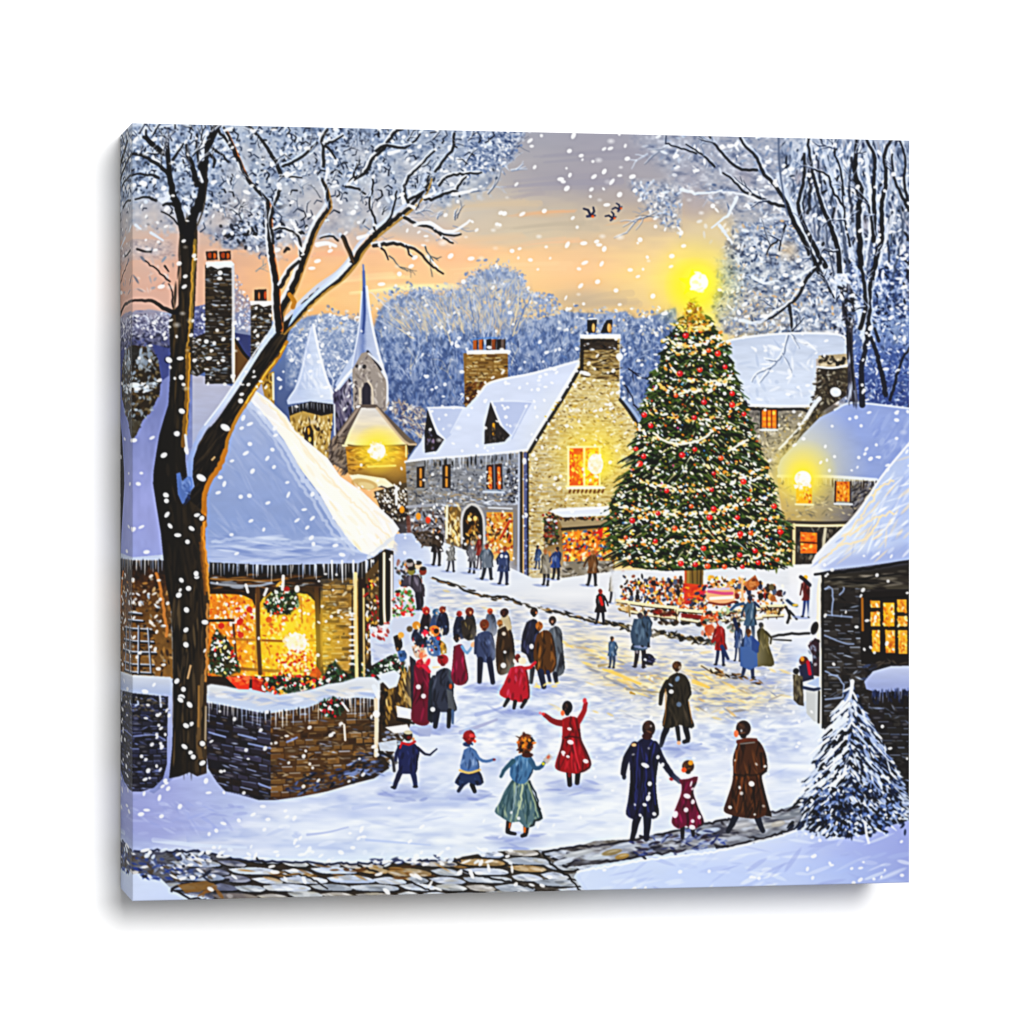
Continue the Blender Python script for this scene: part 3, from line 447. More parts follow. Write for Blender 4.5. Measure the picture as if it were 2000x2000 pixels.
scat([(1142, 876), (1168, 876), (1168, 946), (1142, 946)], 60, ['ffe400', 'ffd000', 'fff060'], (3, 7), (2, 4), 1.5, .5)
for q in ([(1108, 873), (1175, 872)], [(1110, 872), (1110, 950)], [(1141, 874), (1141, 948)], [(1171, 874), (1171, 950)], [(1106, 950), (1176, 949)]): stroke(q, 4.2, 'fff1a8')
stroke([(1108, 953), (1180, 952)], 4, 'fffbe0'); 
for k in range(9): dab(1113+k*8, 959, 2.4, 4.4, .4, '7a4a14', .85)
glow(1163, 905, 44, 'fff250', .9, 1.0); dab(1163, 906, 15, 20, 0, 'fff6e0'); scat(E(1162, 908, 16, 24), 30, ['ffffff', 'fff2c8', 'ffe8b8'], (2, 5), (2, 4), 0, 1)
# corner pipe of the house
stroke([(1018, 884), (1018, 1118)], 5, '0b0b12', sm=False); stroke([(1026, 886), (1027, 1122)], 8, '5c6288', sm=False); stroke([(1031, 884), (1031, 1125)], 3, '15131c', sm=False)
scat([(1022, 890), (1030, 890), (1031, 1120), (1023, 1120)], 40, ['cdd4ea', '2c2e48', '8a90b4'], (1.2, 2.4), (1, 2), 0, 1); dab(1024, 900, 4, 6, 0, 'ffffff'); stroke([(1014, 886), (1012, 1120)], 4, 'b8bfd0', .9)
# shop front under the awning
poly([(1062, 1010), (1200, 1010), (1200, 1120), (1062, 1120)], '8a6a3a', .9)
poly([(1098, 1040), (1198, 1030), (1198, 1096), (1100, 1096)], 'e8821c'); scat([(1100, 1040), (1196, 1034), (1196, 1094), (1102, 1094)], 300, ['ffc030', 'ff8a10', 'd83c10', 'ffe070', 'fff4c8', 'b02c10', 'f0a020', '3060a0', '2a1408'], (2, 6), (1.4, 3), 0, 1.5)
scat([(1165, 1030), (1195, 1030), (1196, 1050), (1168, 1046)], 20, ['f0441c', 'ffd030', 'd82010'], (4, 8), (2, 4), .5)
poly([(1092, 1014), (1192, 1014), (1192, 1026), (1098, 1030)], 'a89470'); stroke([(1098, 1033), (1192, 1026)], 5, '1c120c'); scat([(1088, 1006), (1192, 1004), (1192, 1014), (1092, 1016)], 60, ['2a1810', 'c8583c', 'e8dccc', '4a3420', '0f0a08'], (2, 4), (1.4, 2.4), 0, 1)
poly([(1072, 998), (1090, 992), (1188, 988), (1192, 1006), (1100, 1010), (1080, 1002)], 'e6eaf4'); stroke([(1080, 997), (1186, 990)], 4, 'ffffff')
scat([(1060, 1000), (1085, 1002), (1092, 1060), (1062, 1070)], 120, ['14100e', '2c3420', '4a6a30', 'd8dce4', '3a2c20', 'a03020'], (2, 5), (1.4, 3), 0, 1.5)
poly([(1100, 1096), (1196, 1094), (1196, 1120), (1090, 1130)], '8c8270'); scat([(1096, 1098), (1196, 1096), (1196, 1120), (1090, 1128)], 70, ['b4aca0', '5c5448', 'd8d4cc', '3c342c'], (2, 6), (1.2, 2.4), 0)
# ---- houses on the right
gpoly([(1440, 792), (1600, 780), (1660, 800), (1720, 930), (1650, 1030), (1540, 1030), (1500, 900)], [(790, '76706c'), (860, 'a49c88'), (930, 'b2a684'), (1010, '85807c')], ang=90, n=.08, nf=(14, 8))
bricks([(1440, 792), (1600, 780), (1600, 800), (1530, 900), (1500, 930), (1450, 850)], ['8c8680', '6e6864', 'a8a094', '989080', '5c5854'], None, bw=18, bh=8, al=.6)
scat([(1450, 795), (1598, 785), (1540, 870), (1510, 930), (1480, 860)], 330, ['cfc8b4', '5a544c', 'e6dcc4', '3c3834', '9c9484', 'b8a060'], (2, 5), (1, 2), lambda x, y: RNG.uniform(0, PI), .3, (.4, .9))
gpoly([(1405, 672), (1440, 660), (1470, 654), (1530, 650), (1600, 652), (1640, 653), (1652, 668), (1654, 700), (1594, 700), (1594, 780), (1575, 795), (1450, 793), (1435, 740)], [(650, 'c9d3e6'), (720, 'd5deee'), (795, 'dbe4f4')], ang=90, n=.04)
stroke([(1405, 672), (1440, 661), (1530, 651), (1638, 653), (1654, 672)], 4, 'f0f4fb'); stroke([(1455, 790), (1520, 793), (1585, 792)], 5, 'f3f6fc')
stroke([(1455, 796), (1500, 800), (1560, 798), (1578, 802)], 5, '14121a', wob=.8)
for q in ([(1540, 655), (1530, 690), (1505, 720), (1485, 748)], [(1528, 690), (1540, 710), (1548, 728)], [(1545, 652), (1560, 668), (1578, 672)], [(1550, 660), (1562, 680)], [(1515, 705), (1495, 700)], [(1505, 718), (1480, 730), (1470, 745)]): stroke(q, 2.8, '76839c', .8, w2=1.4, wob=1); stroke([(x-3, y-2) for x, y in q], 2.4, 'f4f7fc', .8)
shade([(1440, 670), (1590, 665), (1590, 780), (1460, 785)], ['b4c2dc', 'f4f7fd', 'ffffff'], 60, (4, 14), (1.5, 4), .6, .8, (.2, .6))
poly([(1597, 716), (1660, 712), (1656, 770), (1610, 800), (1575, 850), (1550, 870), (1590, 800)], '3a3228'); scat([(1597, 720), (1655, 716), (1655, 770), (1600, 800), (1570, 850)], 170, ['6c6450', '1a1410', '8e8672', '4a4030', 'b4b0a4', '57493a'], (2, 5), (1.2, 2.4), 0, 1)
poly([(1598, 694), (1655, 690), (1655, 718), (1600, 716)], 'b8a888'); scat([(1600, 696), (1650, 694), (1650, 712), (1600, 712)], 26, ['0d0b0a', '14100e', 'dcd0b4', '2a2420'], (3, 7), (2, 4), 0, .6); stroke([(1596, 716), (1625, 718), (1656, 713)], 4, 'e6edf8'); dab(1632, 765, 11, 9, .3, 'e6edf8')
stroke([(1600, 778), (1590, 790), (1575, 815), (1560, 838), (1540, 858), (1522, 876)], 9, 'e4eaf6', .95, w2=4)
scat([(1590, 800), (1610, 805), (1545, 870), (1522, 890), (1535, 866)], 60, ['2a241e', '14100e', '6c6454', '8a7440'], (2.5, 5), (1.2, 2.4), -.8, .4)
poly([(1488, 800), (1517, 800), (1516, 836), (1488, 834)], 'e8761c'); 
for i in range(3):
    for j in range(3): dab(1493+i*9, 806+j*11, 3.4, 4, 0, pick(['ffb030', 'ff9020', 'ffd050']))
stroke([(1498, 800), (1498, 835)], 1.8, '7a2408'); stroke([(1507, 800), (1507, 835)], 1.8, '7a2408'); stroke([(1486, 800), (1486, 836)], 3, '3c1c10'); stroke([(1518, 800), (1518, 836)], 3, '3c1c10'); stroke([(1486, 839), (1518, 839)], 4, 'e8ecf2'); stroke([(1486, 799), (1518, 798)], 3, '1c1210')
RR = [(1655, 786), (1690, 786), (1730, 792), (1778, 797), (1778, 872), (1750, 895), (1728, 930), (1715, 938), (1620, 932), (1520, 930), (1518, 915), (1525, 895), (1545, 875), (1570, 845), (1600, 815), (1630, 800)]
gpoly(RR, [(1520, 'd8d4d4'), (1600, 'ccd5e8'), (1680, 'b9c6e6'), (1776, '9aabdc')], ang=10, n=.04, nf=(40, 16))
stroke([(1630, 800), (1656, 787), (1690, 787), (1778, 797)], 4, 'dfe7f5', .9); stroke([(1520, 929), (1620, 930), (1712, 936)], 6, 'e6edf9', .9)
shade([(1700, 810), (1776, 820), (1776, 870), (1730, 910)], ['8c9ed6', 'a8b8e4', 'c4d0ee'], 40, (6, 20), (2, 5), -1, .2)
gpoly([(1518, 934), (1718, 940), (1690, 975), (1655, 1018), (1530, 1020)], [(1518, 'c4a860'), (1580, 'ae9a6c'), (1650, '827c7a'), (1720, '4a4650')], ang=0, n=.07, nf=(20, 8))
scat([(1520, 936), (1716, 942), (1655, 1016), (1530, 1018)], 170, ['c8b890', '7c725c', 'e4d8b4', '5c5854', '938a7c'], (2, 7), (1, 2), 0, .6, (.35, .8))
scat([(1660, 940), (1716, 942), (1670, 1000), (1658, 1000)], 50, ['23202a', '3c3a44', '8a8a94'], (3, 8), (1.2, 2.4), -.8, .4)
icicles([(1522, 934), (1712, 940)], 26, (5, 14), ('d8dce4', 'f0f2f6'), '2a1c10', 2.4)
glow(1570, 915, 130, 'fbeaa0', .8, 1.2); glow(1568, 925, 70, 'ffe93c', .9, 1.1)
for x0, x1, y0, y1, c in ((1555, 1586, 944, 982, 'ffc01c'), (1632, 1661, 940, 978, 'e88a1c')):
    poly([(x0, y0), (x1, y0), (x1, y1), (x0, y1)], c); scat([(x0+1, y0+1), (x1-1, y0+1), (x1-1, y1-1), (x0+1, y1-1)], 30, ['ffd84a', 'ffb020', 'c85a10', 'ffe890'] if x0 < 1600 else ['f8a830', 'b84810', '5c2408', 'ffcf60'], (2, 5), (1.4, 2.4), 1.5, .5)
stroke([(1632, 940), (1631, 980)], 3, '4a2410'); stroke([(1661, 940), (1661, 980)], 3, '4a3a34'); stroke([(1630, 983), (1664, 984)], 4, 'dfe2e8'); stroke([(1554, 984), (1588, 985)], 4, 'f4e8b0')
glow(1568, 935, 40, 'fff04a', .9, 1.0); dab(1568, 934, 16, 15, 0, 'fffdf2'); scat(E(1568, 940, 17, 17), 24, ['ffffff', 'fff0dc', 'ffe890'], (2, 5), (2, 4), 0, 1)
poly([(1540, 1020), (1662, 1020), (1610, 1075), (1590, 1100), (1588, 1120), (1540, 1120)], '3c332c'); scat([(1558, 1026), (1650, 1026), (1600, 1090), (1590, 1118), (1556, 1118)], 90, ['1c1814', '5c5448', '8c8474', '2c2824'], (2, 8), (1.4, 2.8), 1.5, .4)
stroke([(1530, 1017), (1600, 1019), (1660, 1018)], 3, '4a4038'); stroke([(1530, 1024), (1600, 1026), (1658, 1025)], 5, 'f6dfb0'); stroke([(1551, 1024), (1550, 1118)], 6, 'f0d4a0'); stroke([(1612, 1032), (1608, 1070)], 6, 'c8c0a8')
poly([(1563, 1038), (1596, 1040), (1596, 1080), (1563, 1080)], 'f07a18'); scat([(1564, 1040), (1594, 1042), (1594, 1078), (1564, 1078)], 26, ['ffb030', 'ffe07a', 'd84a10', 'ff9030'], (2, 5), (2, 3.4), 0, 1); stroke([(1563, 1058), (1596, 1060)], 3, '5c2408'); stroke([(1600, 1040), (1599, 1090)], 5, '2a1c14')
# ---- snowy ground of the square
GR = [(240, 1090), (800, 1040), (870, 1060), (960, 1092), (1040, 1128), (1100, 1128), (1200, 1115), (1600, 1100), (1780, 1110), (1780, 1770), (236, 1770), (236, 1100)]
grid([240, 420, 560, 760, 900, 1050, 1200, 1350, 1500, 1640, 1780], [1050, 1130, 1200, 1290, 1380, 1470, 1550, 1640, 1700, 1760], [
 'c6d0e8 c6d0e8 c6d0e8 b8c4e4 dde4f2 eaeef4 ecf0f4 eeeef0 eeeef0 eef0f4 d8e0f0',
 'c6d0e8 c6d0e8 c6d0e8 c8d2ea e2e8f2 e8ebf0 e8eaf0 eeeef0 eeeef0 f0f0f4 d8e0f0',
 'c6d0e8 c6d0e8 c6d0e8 ccd4e6 d2d6e0 d8dae0 dcdce0 dfe3ec e4e6ee e4e8f2 d8e0f0',
 'c6d0e8 c6d0e8 c6d0e8 e2e6ee e8eaee e8e8e6 e6e2d8 e2ded6 e8eaf0 e6ecf6 d8e0f0',
 'c6d0e8 c6d0e8 c6d0e8 dee6f2 e6ecf4 e8edf5 e8ecf0 eae8dc e8edf2 e4ecf6 d8e0f0',
 'c6d0e8 bcc6e6 b4c0e2 d0daf0 e8eef6 ecf0f5 eaeff5 e6ecf5 e4ebf5 dfe7f5 d8e0f0',
 'a9b0dc a8b0da c2cdec dce4f5 e0e8f5 e4ecf5 e8eef4 e8eef4 e0e8f4 d4def2 b4bee6',
 'a7b0dc b8c2e6 d2def4 e4eef7 e9f0f6 eaf1f8 e6eef6 dde6f4 ced9f2 b8c4ea 9da8de',
 'd2def6 d8e4f6 dae4f6 dbe7f4 dbe6f6 d2def4 ccd9f4 c6d4f2 c4d2f2 b6c4ec a0aade',
 'd4def6 c8d6f6 cad8f6 d0dcf6 d8e0f0 d8e2f6 cad8f4 c6d6f4 c4d4f2 b6c6ee a4b4e4'], n=.03, nf=(70, 14), poly_=GR)
GB = [(420, 1580), (560, 1570), (745, 1500), (850, 1420), (870, 1200), (1100, 1240), (1590, 1260), (1590, 1560), (1000, 1665), (300, 1668)]
mottle(GB, ['b4c2e6', 'c8d3ec', 'dfe6f2', 'e6ebf2', 'f2f5fa', 'fbfcfe'], 90, 24, .45, 12, con=1.9, sk=-.15)
mottle(GB, ['a8b6de', 'd4dcee', 'e8ecf4', 'ffffff'], 44, 12, .32, 12, con=2, sk=.1)
for x, y, rx, ry, c, al in [(620, 1620, 170, 26, 'f2f6fb', .7), (900, 1600, 160, 24, 'eef3fa', .7), (1150, 1585, 150, 24, 'f0f4f8', .7), (1400, 1500, 130, 26, 'eef2f8', .6), (1000, 1440, 110, 22, 'f6f8fb', .6), (1200, 1440, 120, 20, 'f2f5fa', .6), (700, 1590, 130, 12, 'b4c2e8', .5), (860, 1572, 110, 10, 'b0bee6', .5), (1050, 1400, 90, 12, 'b4c0e2', .6), (1450, 1440, 110, 12, 'bac8e8', .5), (1180, 1520, 130, 10, 'c0ccea', .5), (960, 1510, 90, 10, 'c4cfeb', .5), (1520, 1510, 80, 14, 'b8c6ea', .5), (560, 1650, 150, 10, 'bccaec', .5), (950, 1120, 110, 16, 'c4cde4', .5), (1120, 1160, 120, 16, 'f6f6f6', .6)]:
    glow(x, y, rx, c, al, .8, ry=ry)
shade([(420, 1560), (1560, 1450), (1560, 1560), (1000, 1640), (420, 1660)], ['b4c2e8', 'eef4fb', 'c4d0ee', 'f6f9fd'], 150, (8, 30), (1.6, 4.5), -.12, .18, (.15, .4))
mottle([(840, 1135), (1000, 1170), (1540, 1250), (1560, 1400), (1100, 1420), (1060, 1340), (840, 1210)], ['9ca6c4', 'bcc2d0', 'd8d8dc', 'ece8e0', 'fbf4e0'], 26, 5, .6, 10, con=2.2, sk=.5)
mottle([(1100, 1230), (1240, 1270), (1480, 1320), (1530, 1360), (1420, 1410), (1260, 1370), (1170, 1330)], ['7c84a0', 'a8a8ac', 'd8ccac', 'f4dc94', 'fff0bc'], 20, 5, .6, 12, con=2.2, sk=.4)
mottle([(900, 1340), (1060, 1330), (1200, 1360), (1560, 1400), (1580, 1470), (1000, 1500), (880, 1440)], ['a8b6de', 'c8d2ea', 'e4eaf2', 'f8fafc'], 26, 9, .55, 10, con=2.2)
shade([(900, 1340), (1560, 1300), (1590, 1440), (1000, 1500), (880, 1440)], ['a9b6de', 'eef4fb', 'c4cee8', 'f6f8fb', 'b4c0e2'], 160, (5, 18), (1.2, 3.4), -.15, .3, (.2, .5))
shade([(830, 1140), (1540, 1240), (1540, 1400), (1060, 1420), (1060, 1330), (840, 1200)], ['b4bcd4', 'eeeef0', 'f8ecc8', 'b8bccc', 'f4d88c'], 220, (5, 16), (1.1, 2.8), .22, .25, (.25, .6))
shade([(1100, 1250), (1240, 1290), (1480, 1330), (1520, 1360), (1420, 1410), (1260, 1360), (1180, 1340)], ['f6cf6a', 'fbdc84', 'e8c078', 'a49c94', 'f8e4b0', '8c94ac'], 130, (4, 16), (1.1, 2.8), .25, .25, (.35, .85))
for p, w, c, a in [([(1180, 1305), (1215, 1320), (1250, 1335)], 8, 'f8d068', .85), ([(1355, 1330), (1385, 1342)], 9, 'f8cc5c', .9), ([(1340, 1308), (1375, 1316)], 5, 'f4d890', .8), ([(1225, 1345), (1290, 1352)], 6, '9c9484', .7), ([(1180, 1322), (1230, 1345)], 5, '8c94ac', .7), ([(1170, 1300), (1190, 1296)], 6, 'a08c60', .7), ([(1232, 1352), (1240, 1355)], 5, 'b89030', .9), ([(1370, 1300), (1400, 1316), (1450, 1320)], 3, '5c4a34', .7), ([(1225, 1308), (1250, 1318), (1290, 1312)], 5, '8890b0', .7), ([(1290, 1460), (1330, 1462), (1370, 1452)], 7, '9aa8d8', .7), ([(900, 1430), (930, 1420), (970, 1405)], 9, 'b0b4d4', .8), ([(930, 1395), (970, 1385), (985, 1378)], 8, 'b0bce2', .8), ([(690, 1578), (740, 1570)], 8, 'c0ccec', .7), ([(880, 1560), (930, 1560), (960, 1550)], 5, 'b4c0e6', .7), ([(715, 1640), (780, 1645), (840, 1650)], 5, 'b8c8ee', .6), ([(600, 1630), (640, 1625), (680, 1615)], 5, 'b4bfe4', .7), ([(330, 1585), (400, 1590), (470, 1600)], 9, 'aab4e0', .6), ([(300, 1640), (380, 1650), (480, 1655)], 10, 'dbe5f6', .8)]:
    stroke(p, w, c, a, w2=w*.5)
for x, y, rx, ry in [(1120, 1536, 62, 17), (790, 1548, 62, 20), (915, 1552, 50, 14), (1015, 1640, 66, 20), (1325, 1462, 62, 17), (1015, 1388, 56, 15), (860, 1424, 50, 14), (950, 1342, 46, 13), (1060, 1346, 56, 14), (1250, 1306, 56, 14), (830, 1425, 60, 12), (1470, 1330, 60, 12)]:
    P_ = E(x, y, rx*.9, ry*.9); glow(x, y, rx, '96a4d2', .75, .8, ry=ry); shade(P_, ['8c9ad0', 'b4c0e4', 'c8d2ee', '9eaada'], 16, (8, 20), (1.6, 3.6), .05, .2, (.3, .65))
gpoly([(236, 1552), (300, 1545), (330, 1515), (360, 1512), (402, 1516), (440, 1548), (480, 1570), (500, 1590), (420, 1630), (300, 1640), (236, 1622)], [(240, 'a2a8da'), (340, 'a9b0de'), (420, 'b6c0e6'), (500, 'c8d4f0')], ang=0, n=.03, f=8)
shade([(250, 1560), (480, 1570), (460, 1620), (250, 1630)], ['9aa4d8', 'bcc4ea', 'c8d0f0', 'a4b0e4'], 60, (6, 20), (1.5, 4), .3, .4, (.2, .5))
# upper street: kerb line, road
stroke([(845, 1128), (900, 1148), (950, 1165), (985, 1165), (1020, 1178), (1075, 1192), (1130, 1205), (1160, 1215), (1240, 1225), (1290, 1235), (1340, 1245), (1390, 1253)], 4, '2a2418', .9, wob=1.3)
for k in range(120):
    t = RNG.random(); x = 845+t*560; y = np.interp(x, [845, 950, 1020, 1130, 1240, 1400], [1128, 1163, 1177, 1205, 1225, 1254]); dab(x, y+RNG.normal(1, 2.4), RNG.uniform(3, 8), RNG.uniform(1, 2.4), .25, pick(['0e0c0a', '14120f', '5c4c2c', 'a8844c', 'e8e8ec', '3a3020']), .9)
stroke([(1508, 1243), (1530, 1237), (1580, 1237)], 5, '14120f', .9, wob=1); stroke([(1510, 1248), (1545, 1250)], 3, '14120f', .8)
scat([(1160, 1208), (1240, 1222), (1400, 1250), (1400, 1262), (1240, 1236)], 130, ['0e0c0a', '1c1812', '5c5038', 'f0f0f2', '8c7c54', '14100c'], (3, 7), (1.4, 3), .2, .6, (.7, 1))
# ---- people, a small builder for the distant ones
def man(x, y, h, coat, legs='23243a', hat='2a1c14', skin='d89468', lean=0, wide=1.0, skirt=False, hi=None):
    """x,y: between the feet, h: height"""
    w = h*.135*wide; hx0 = x+lean*h+RNG.normal(0, 1); sh = y-h*.815
    glow(x, y-h*.45, h*.38, 'f4f2f0', .45, .9, ry=h*.6); s = RNG.choice([-1, 1])
    dab(x-h*.14, y+1, h*.2, h*.035, .1, '9aa6cc', .75)
    if not skirt:
        a = RNG.uniform(.5, 1.1)
        stroke([(x-w*.3, y-h*.45), (x-w*.5*a, y-h*.2), (x-w*.8*a, y-RNG.uniform(0, 3))], w*.72, legs, 1, w2=w*.42); stroke([(x+w*.3, y-h*.45), (x+w*.5, y-h*.2), (x+w*.55*a, y)], w*.72, legs, 1, w2=w*.42)
        dab(x-w*.8*a-1, y-1, w*.3, 1.6, 0, '120e10'); dab(x+w*.6*a, y, w*.3, 1.6, 0, '120e10')
    hem = y-h*(.04 if skirt else RNG.uniform(.3, .4)); ww = w*(1.6 if skirt else 1.15); k = RNG.uniform(.8, 1.1, 8)
    P = smooth([(hx0-w*.3, sh-1), (hx0-w*.8*k[0], sh+h*.06), (x-w*.95*k[1], y-h*.58), (x-w*.8*k[2], y-h*.48), (x-ww*k[3], hem), (x-w*.2, hem+h*.015), (x+ww*k[4], hem-1), (x+w*.85*k[5], y-h*.48), (x+w*.95*k[6], y-h*.6), (hx0+w*.85*k[7], sh+h*.06), (hx0+w*.3, sh-1), (hx0-w*.3, sh-1)])
    poly(P, coat)
    def inner():
        for q in range(7): dab(x+RNG.normal(0, w*.5), y-h*RNG.uniform(.36, .78), h*RNG.uniform(.05, .12), RNG.uniform(1.2, 2.2), PI/2+RNG.normal(0, .25), mix(coat, hi or ('ffffff' if q % 3 == 0 else '000000'), .35), .75)
        stroke([(x-s*w*.8, sh), (x-s*w, y-h*.35)], w*.5, mix(coat, '000000', .55), .7)
    clipped(P, inner)
    stroke([(hx0+s*w*.7, sh+h*.07), (x+s*w*1.15, y-h*.62), (x+s*w*RNG.uniform(.5, 1.5), y-h*.5)], w*.42, mix(coat, '000000', .25), 1, w2=w*.28); 
    dab(hx0, sh, h*.03, h*.03, 0, mix(skin, '000000', .4)); dab(hx0+s, y-h*.875, h*.044, h*.058, 0, skin); dab(hx0-s*.6, y-h*.90, h*.05, h*.05, 0, hat); dab(hx0-s*1.2, y-h*.87, h*.03, h*.045, 0, hat)
# passers-by near the houses
man(853, 1103, 78, '241c1c', '17120f', '3a2c24', wide=1.0); poly([(805, 1040), (835, 1036), (862, 1050), (860, 1068), (825, 1066)], '4a3a2a', .85); scat([(806, 1040), (858, 1040), (860, 1068), (820, 1066)], 26, ['1c1612', '6a5a4c', '8c8890'], (2, 6), (1.2, 2.4), 0, .8)
scat([(835, 1005), (865, 1005), (860, 1040), (840, 1040)], 20, ['e8e8f0', 'c88c40', '3a3034', 'ffffff'], (2, 5), (1.4, 2.6), 1, .8)
man(881, 1115, 60, '8c8c8a', '4a4a52', '6a6458', 'b8a890'); man(922, 1118, 66, '5c5c66', '1c1a24', 'a8a090', 'c88860'); man(936, 1110, 70, '8c2014', '2a1c28', 'c8c0b8', 'c07040', wide=.6); man(952, 1130, 72, '6c7684', '1a2236', '8c3420', 'c87c4c', wide=1.25); man(984, 1140, 78, '3c4a72', '1c2a52', '9c4c2c', 'c07850', wide=1.1)
man(1050, 1110, 48, '35507c', '23304c', '14202c'); man(1066, 1142, 74, '8c8474', '1c1e2c', 'a87040', 'c88c5c', wide=1.0); stroke([(1073, 1078), (1078, 1100)], 5, 'c07c30'); man(1086, 1130, 66, '37508c', '141a2c', '2a2430', wide=1.1); man(1157, 1142, 72, '7a5028', '1c1a24', 'b06c34', 'c88858', wide=1.15)
man(1198, 1176, 66, 'b8b0a0', '1c1c28', '201c1c', wide=1.0); man(1216, 1166, 56, '5468a0', '33406c', 'b0502c', 'd8784c', wide=1.05); man(1173, 1218, 72, '241418', '141a30', '8c2010', 'c84c2c', wide=1.05); stroke([(1172, 1166), (1176, 1180)], 6, 'c02420')
# stalls and benches under the tree
gpoly([(1190, 1112), (1540, 1108), (1545, 1180), (1480, 1210), (1250, 1212), (1200, 1180)], [(1110, 'e4e6ea'), (1210, 'eceef4')], ang=90, n=.03, f=3)
scat([(1235, 1130), (1345, 1135), (1380, 1150), (1380, 1195), (1300, 1188), (1215, 1172), (1230, 1150)], 330, ['f4ecdc', 'e8b040', 'c84c18', '2a2420', '6c6c84', 'ffd040', 'f8f4ec', 'a83418', '1c2438', 'e87c2c', '8c6c40', '3c3c4c'], (2, 6), (1.5, 3.4), 0, 1.5, (.8, 1))
scat([(1380, 1125), (1455, 1125), (1450, 1160), (1390, 1160)], 110, ['f4ecdc', 'e8b040', 'c87818', 'f8d040', '3a2a18', 'ffffff', 'e8e0d4', '9c6c20'], (2, 6), (1.5, 3.4), 0, 1.5, (.8, 1))
scat([(1212, 1122), (1330, 1128), (1530, 1140), (1535, 1176), (1380, 1190), (1215, 1168)], 260, ['2a2024', '8c3c1c', 'e8a84c', 'f4e8d0', '3c4460', 'c86028', '5c4838', 'f8f4ea', 'd89850', '141218'], (2, 5.4), (1.6, 3.4), 0, 1.5, (.75, 1))
for k in range(26):
    x = RNG.uniform(1225, 1520); y = RNG.uniform(1135, 1168); dab(x, y, 4.4, 6, 0, pick(['2c3450', '8c2418', '3a2c24', '5c6478', 'b85c28', '1c1c28'])); dab(x, y-8, 3, 3.4, 0, pick(['c87c4c', '3c2418', 'e0a070']))
poly([(1336, 1108), (1374, 1108), (1373, 1142), (1340, 1142)], '84682e'); stroke([(1344, 1110), (1344, 1140)], 5, 'a8843c'); stroke([(1352, 1112), (1353, 1138)], 2, '4c3814'); stroke([(1362, 1110), (1362, 1140)], 3, '5c4820'); stroke([(1369, 1110), (1368, 1140)], 3, '4a3818'); stroke([(1339, 1112), (1339, 1140)], 4, 'c85c1c')
poly([(1338, 1138), (1375, 1142), (1372, 1165), (1335, 1170)], 'd8481c'); scat([(1335, 1140), (1378, 1142), (1372, 1180), (1335, 1176)], 50, ['f06c20', 'c82c18', 'ffb030', 'a82010', '23304c', 'd82848'], (3, 7), (2, 3.6), 0, .8)
poly([(1382, 1148), (1434, 1146), (1436, 1170), (1424, 1178), (1390, 1178), (1378, 1168)], 'f0b888'); stroke([(1384, 1154), (1410, 1158), (1430, 1158)], 6, 'd84c8c', .8); stroke([(1388, 1168), (1430, 1166)], 6, 'fff4e0'); stroke([(1384, 1176), (1412, 1180), (1436, 1174)], 4, '8c3414'); stroke([(1384, 1150), (1424, 1149)], 4, 'd8c4dc')
poly([(1452, 1140), (1475, 1122), (1484, 1140), (1474, 1152), (1462, 1152)], 'b86a34'); stroke([(1450, 1130), (1450, 1175)], 5, 'e8bc8c'); scat([(1450, 1140), (1478, 1130), (1478, 1150)], 12, ['7a3c18', 'd89050'], (3, 6), (2, 3), 0)
scat([(1208, 1176), (1320, 1190), (1372, 1198), (1535, 1184), (1535, 1202), (1372, 1216), (1215, 1194)], 90, ['3a2412', '8c5c2c', '5c2414', '241610', 'b8783c'], (3, 8), (1.6, 3.4), .1, .4, (.8, 1))
for q, w in [([(1378, 1196), (1430, 1192), (1484, 1188)], 5), ([(1378, 1212), (1430, 1210), (1490, 1206)], 4), ([(1255, 1182), (1256, 1202)], 4), ([(1288, 1184), (1290, 1206)], 4), ([(1345, 1190), (1347, 1214)], 4), ([(1372, 1192), (1374, 1216)], 5), ([(1500, 1184), (1500, 1206)], 3), ([(1516, 1184), (1517, 1205)], 3), ([(1205, 1172), (1260, 1180), (1320, 1186)], 6), ([(1325, 1190), (1372, 1194)], 6), ([(1210, 1188), (1236, 1194), (1270, 1200), (1322, 1206)], 5), ([(1330, 1208), (1372, 1214)], 5), ([(1320, 1186), (1322, 1215)], 7), ([(1228, 1178), (1230, 1200)], 5), ([(1484, 1183), (1535, 1182)], 5), ([(1490, 1202), (1530, 1200)], 5), ([(1533, 1180), (1545, 1205)], 4)]: stroke(q, w, 'efe0b8'); stroke([(x, y+w*.7) for x, y in q], 2, '3a2814', .8)
scat([(1205, 1178), (1235, 1186), (1232, 1196), (1210, 1190)], 20, ['c8a060', 'a07830', 'e8d09c'], (3, 6), (1.4, 2.4), .2); scat([(1275, 1190), (1318, 1194), (1318, 1202), (1276, 1200)], 30, ['7a1c10', 'a83018', '3a1408', '5c2c14'], (3, 7), (1.6, 3), .1, .3); poly([(1330, 1197), (1370, 1201), (1370, 1209), (1331, 1205)], '8c1c10')
scat([(1275, 1208), (1372, 1216), (1372, 1222), (1290, 1218)], 26, ['0e0a08', '2a1c10', '4c3418'], (3, 6), (2, 3.4), .1, .3); scat([(1490, 1186), (1530, 1186), (1528, 1198), (1490, 1198)], 30, ['3a2814', 'e8c880', '1c120a', 'c89848'], (2, 5), (1.4, 2.6), 1, .5)
stroke([(1535, 1185), (1542, 1200), (1538, 1215)], 5, '100c0a'); stroke([(1542, 1192), (1556, 1208)], 4, '100c0a')
for x, y, c in ((1507, 1146, '6c6040'), (1522, 1158, '5c2c14'), (1486, 1164, '141014'), (1505, 1165, 'd09c5c'), (1510, 1168, 'b06c34')): dab(x, y, 5.5, 6.5, 0, c)
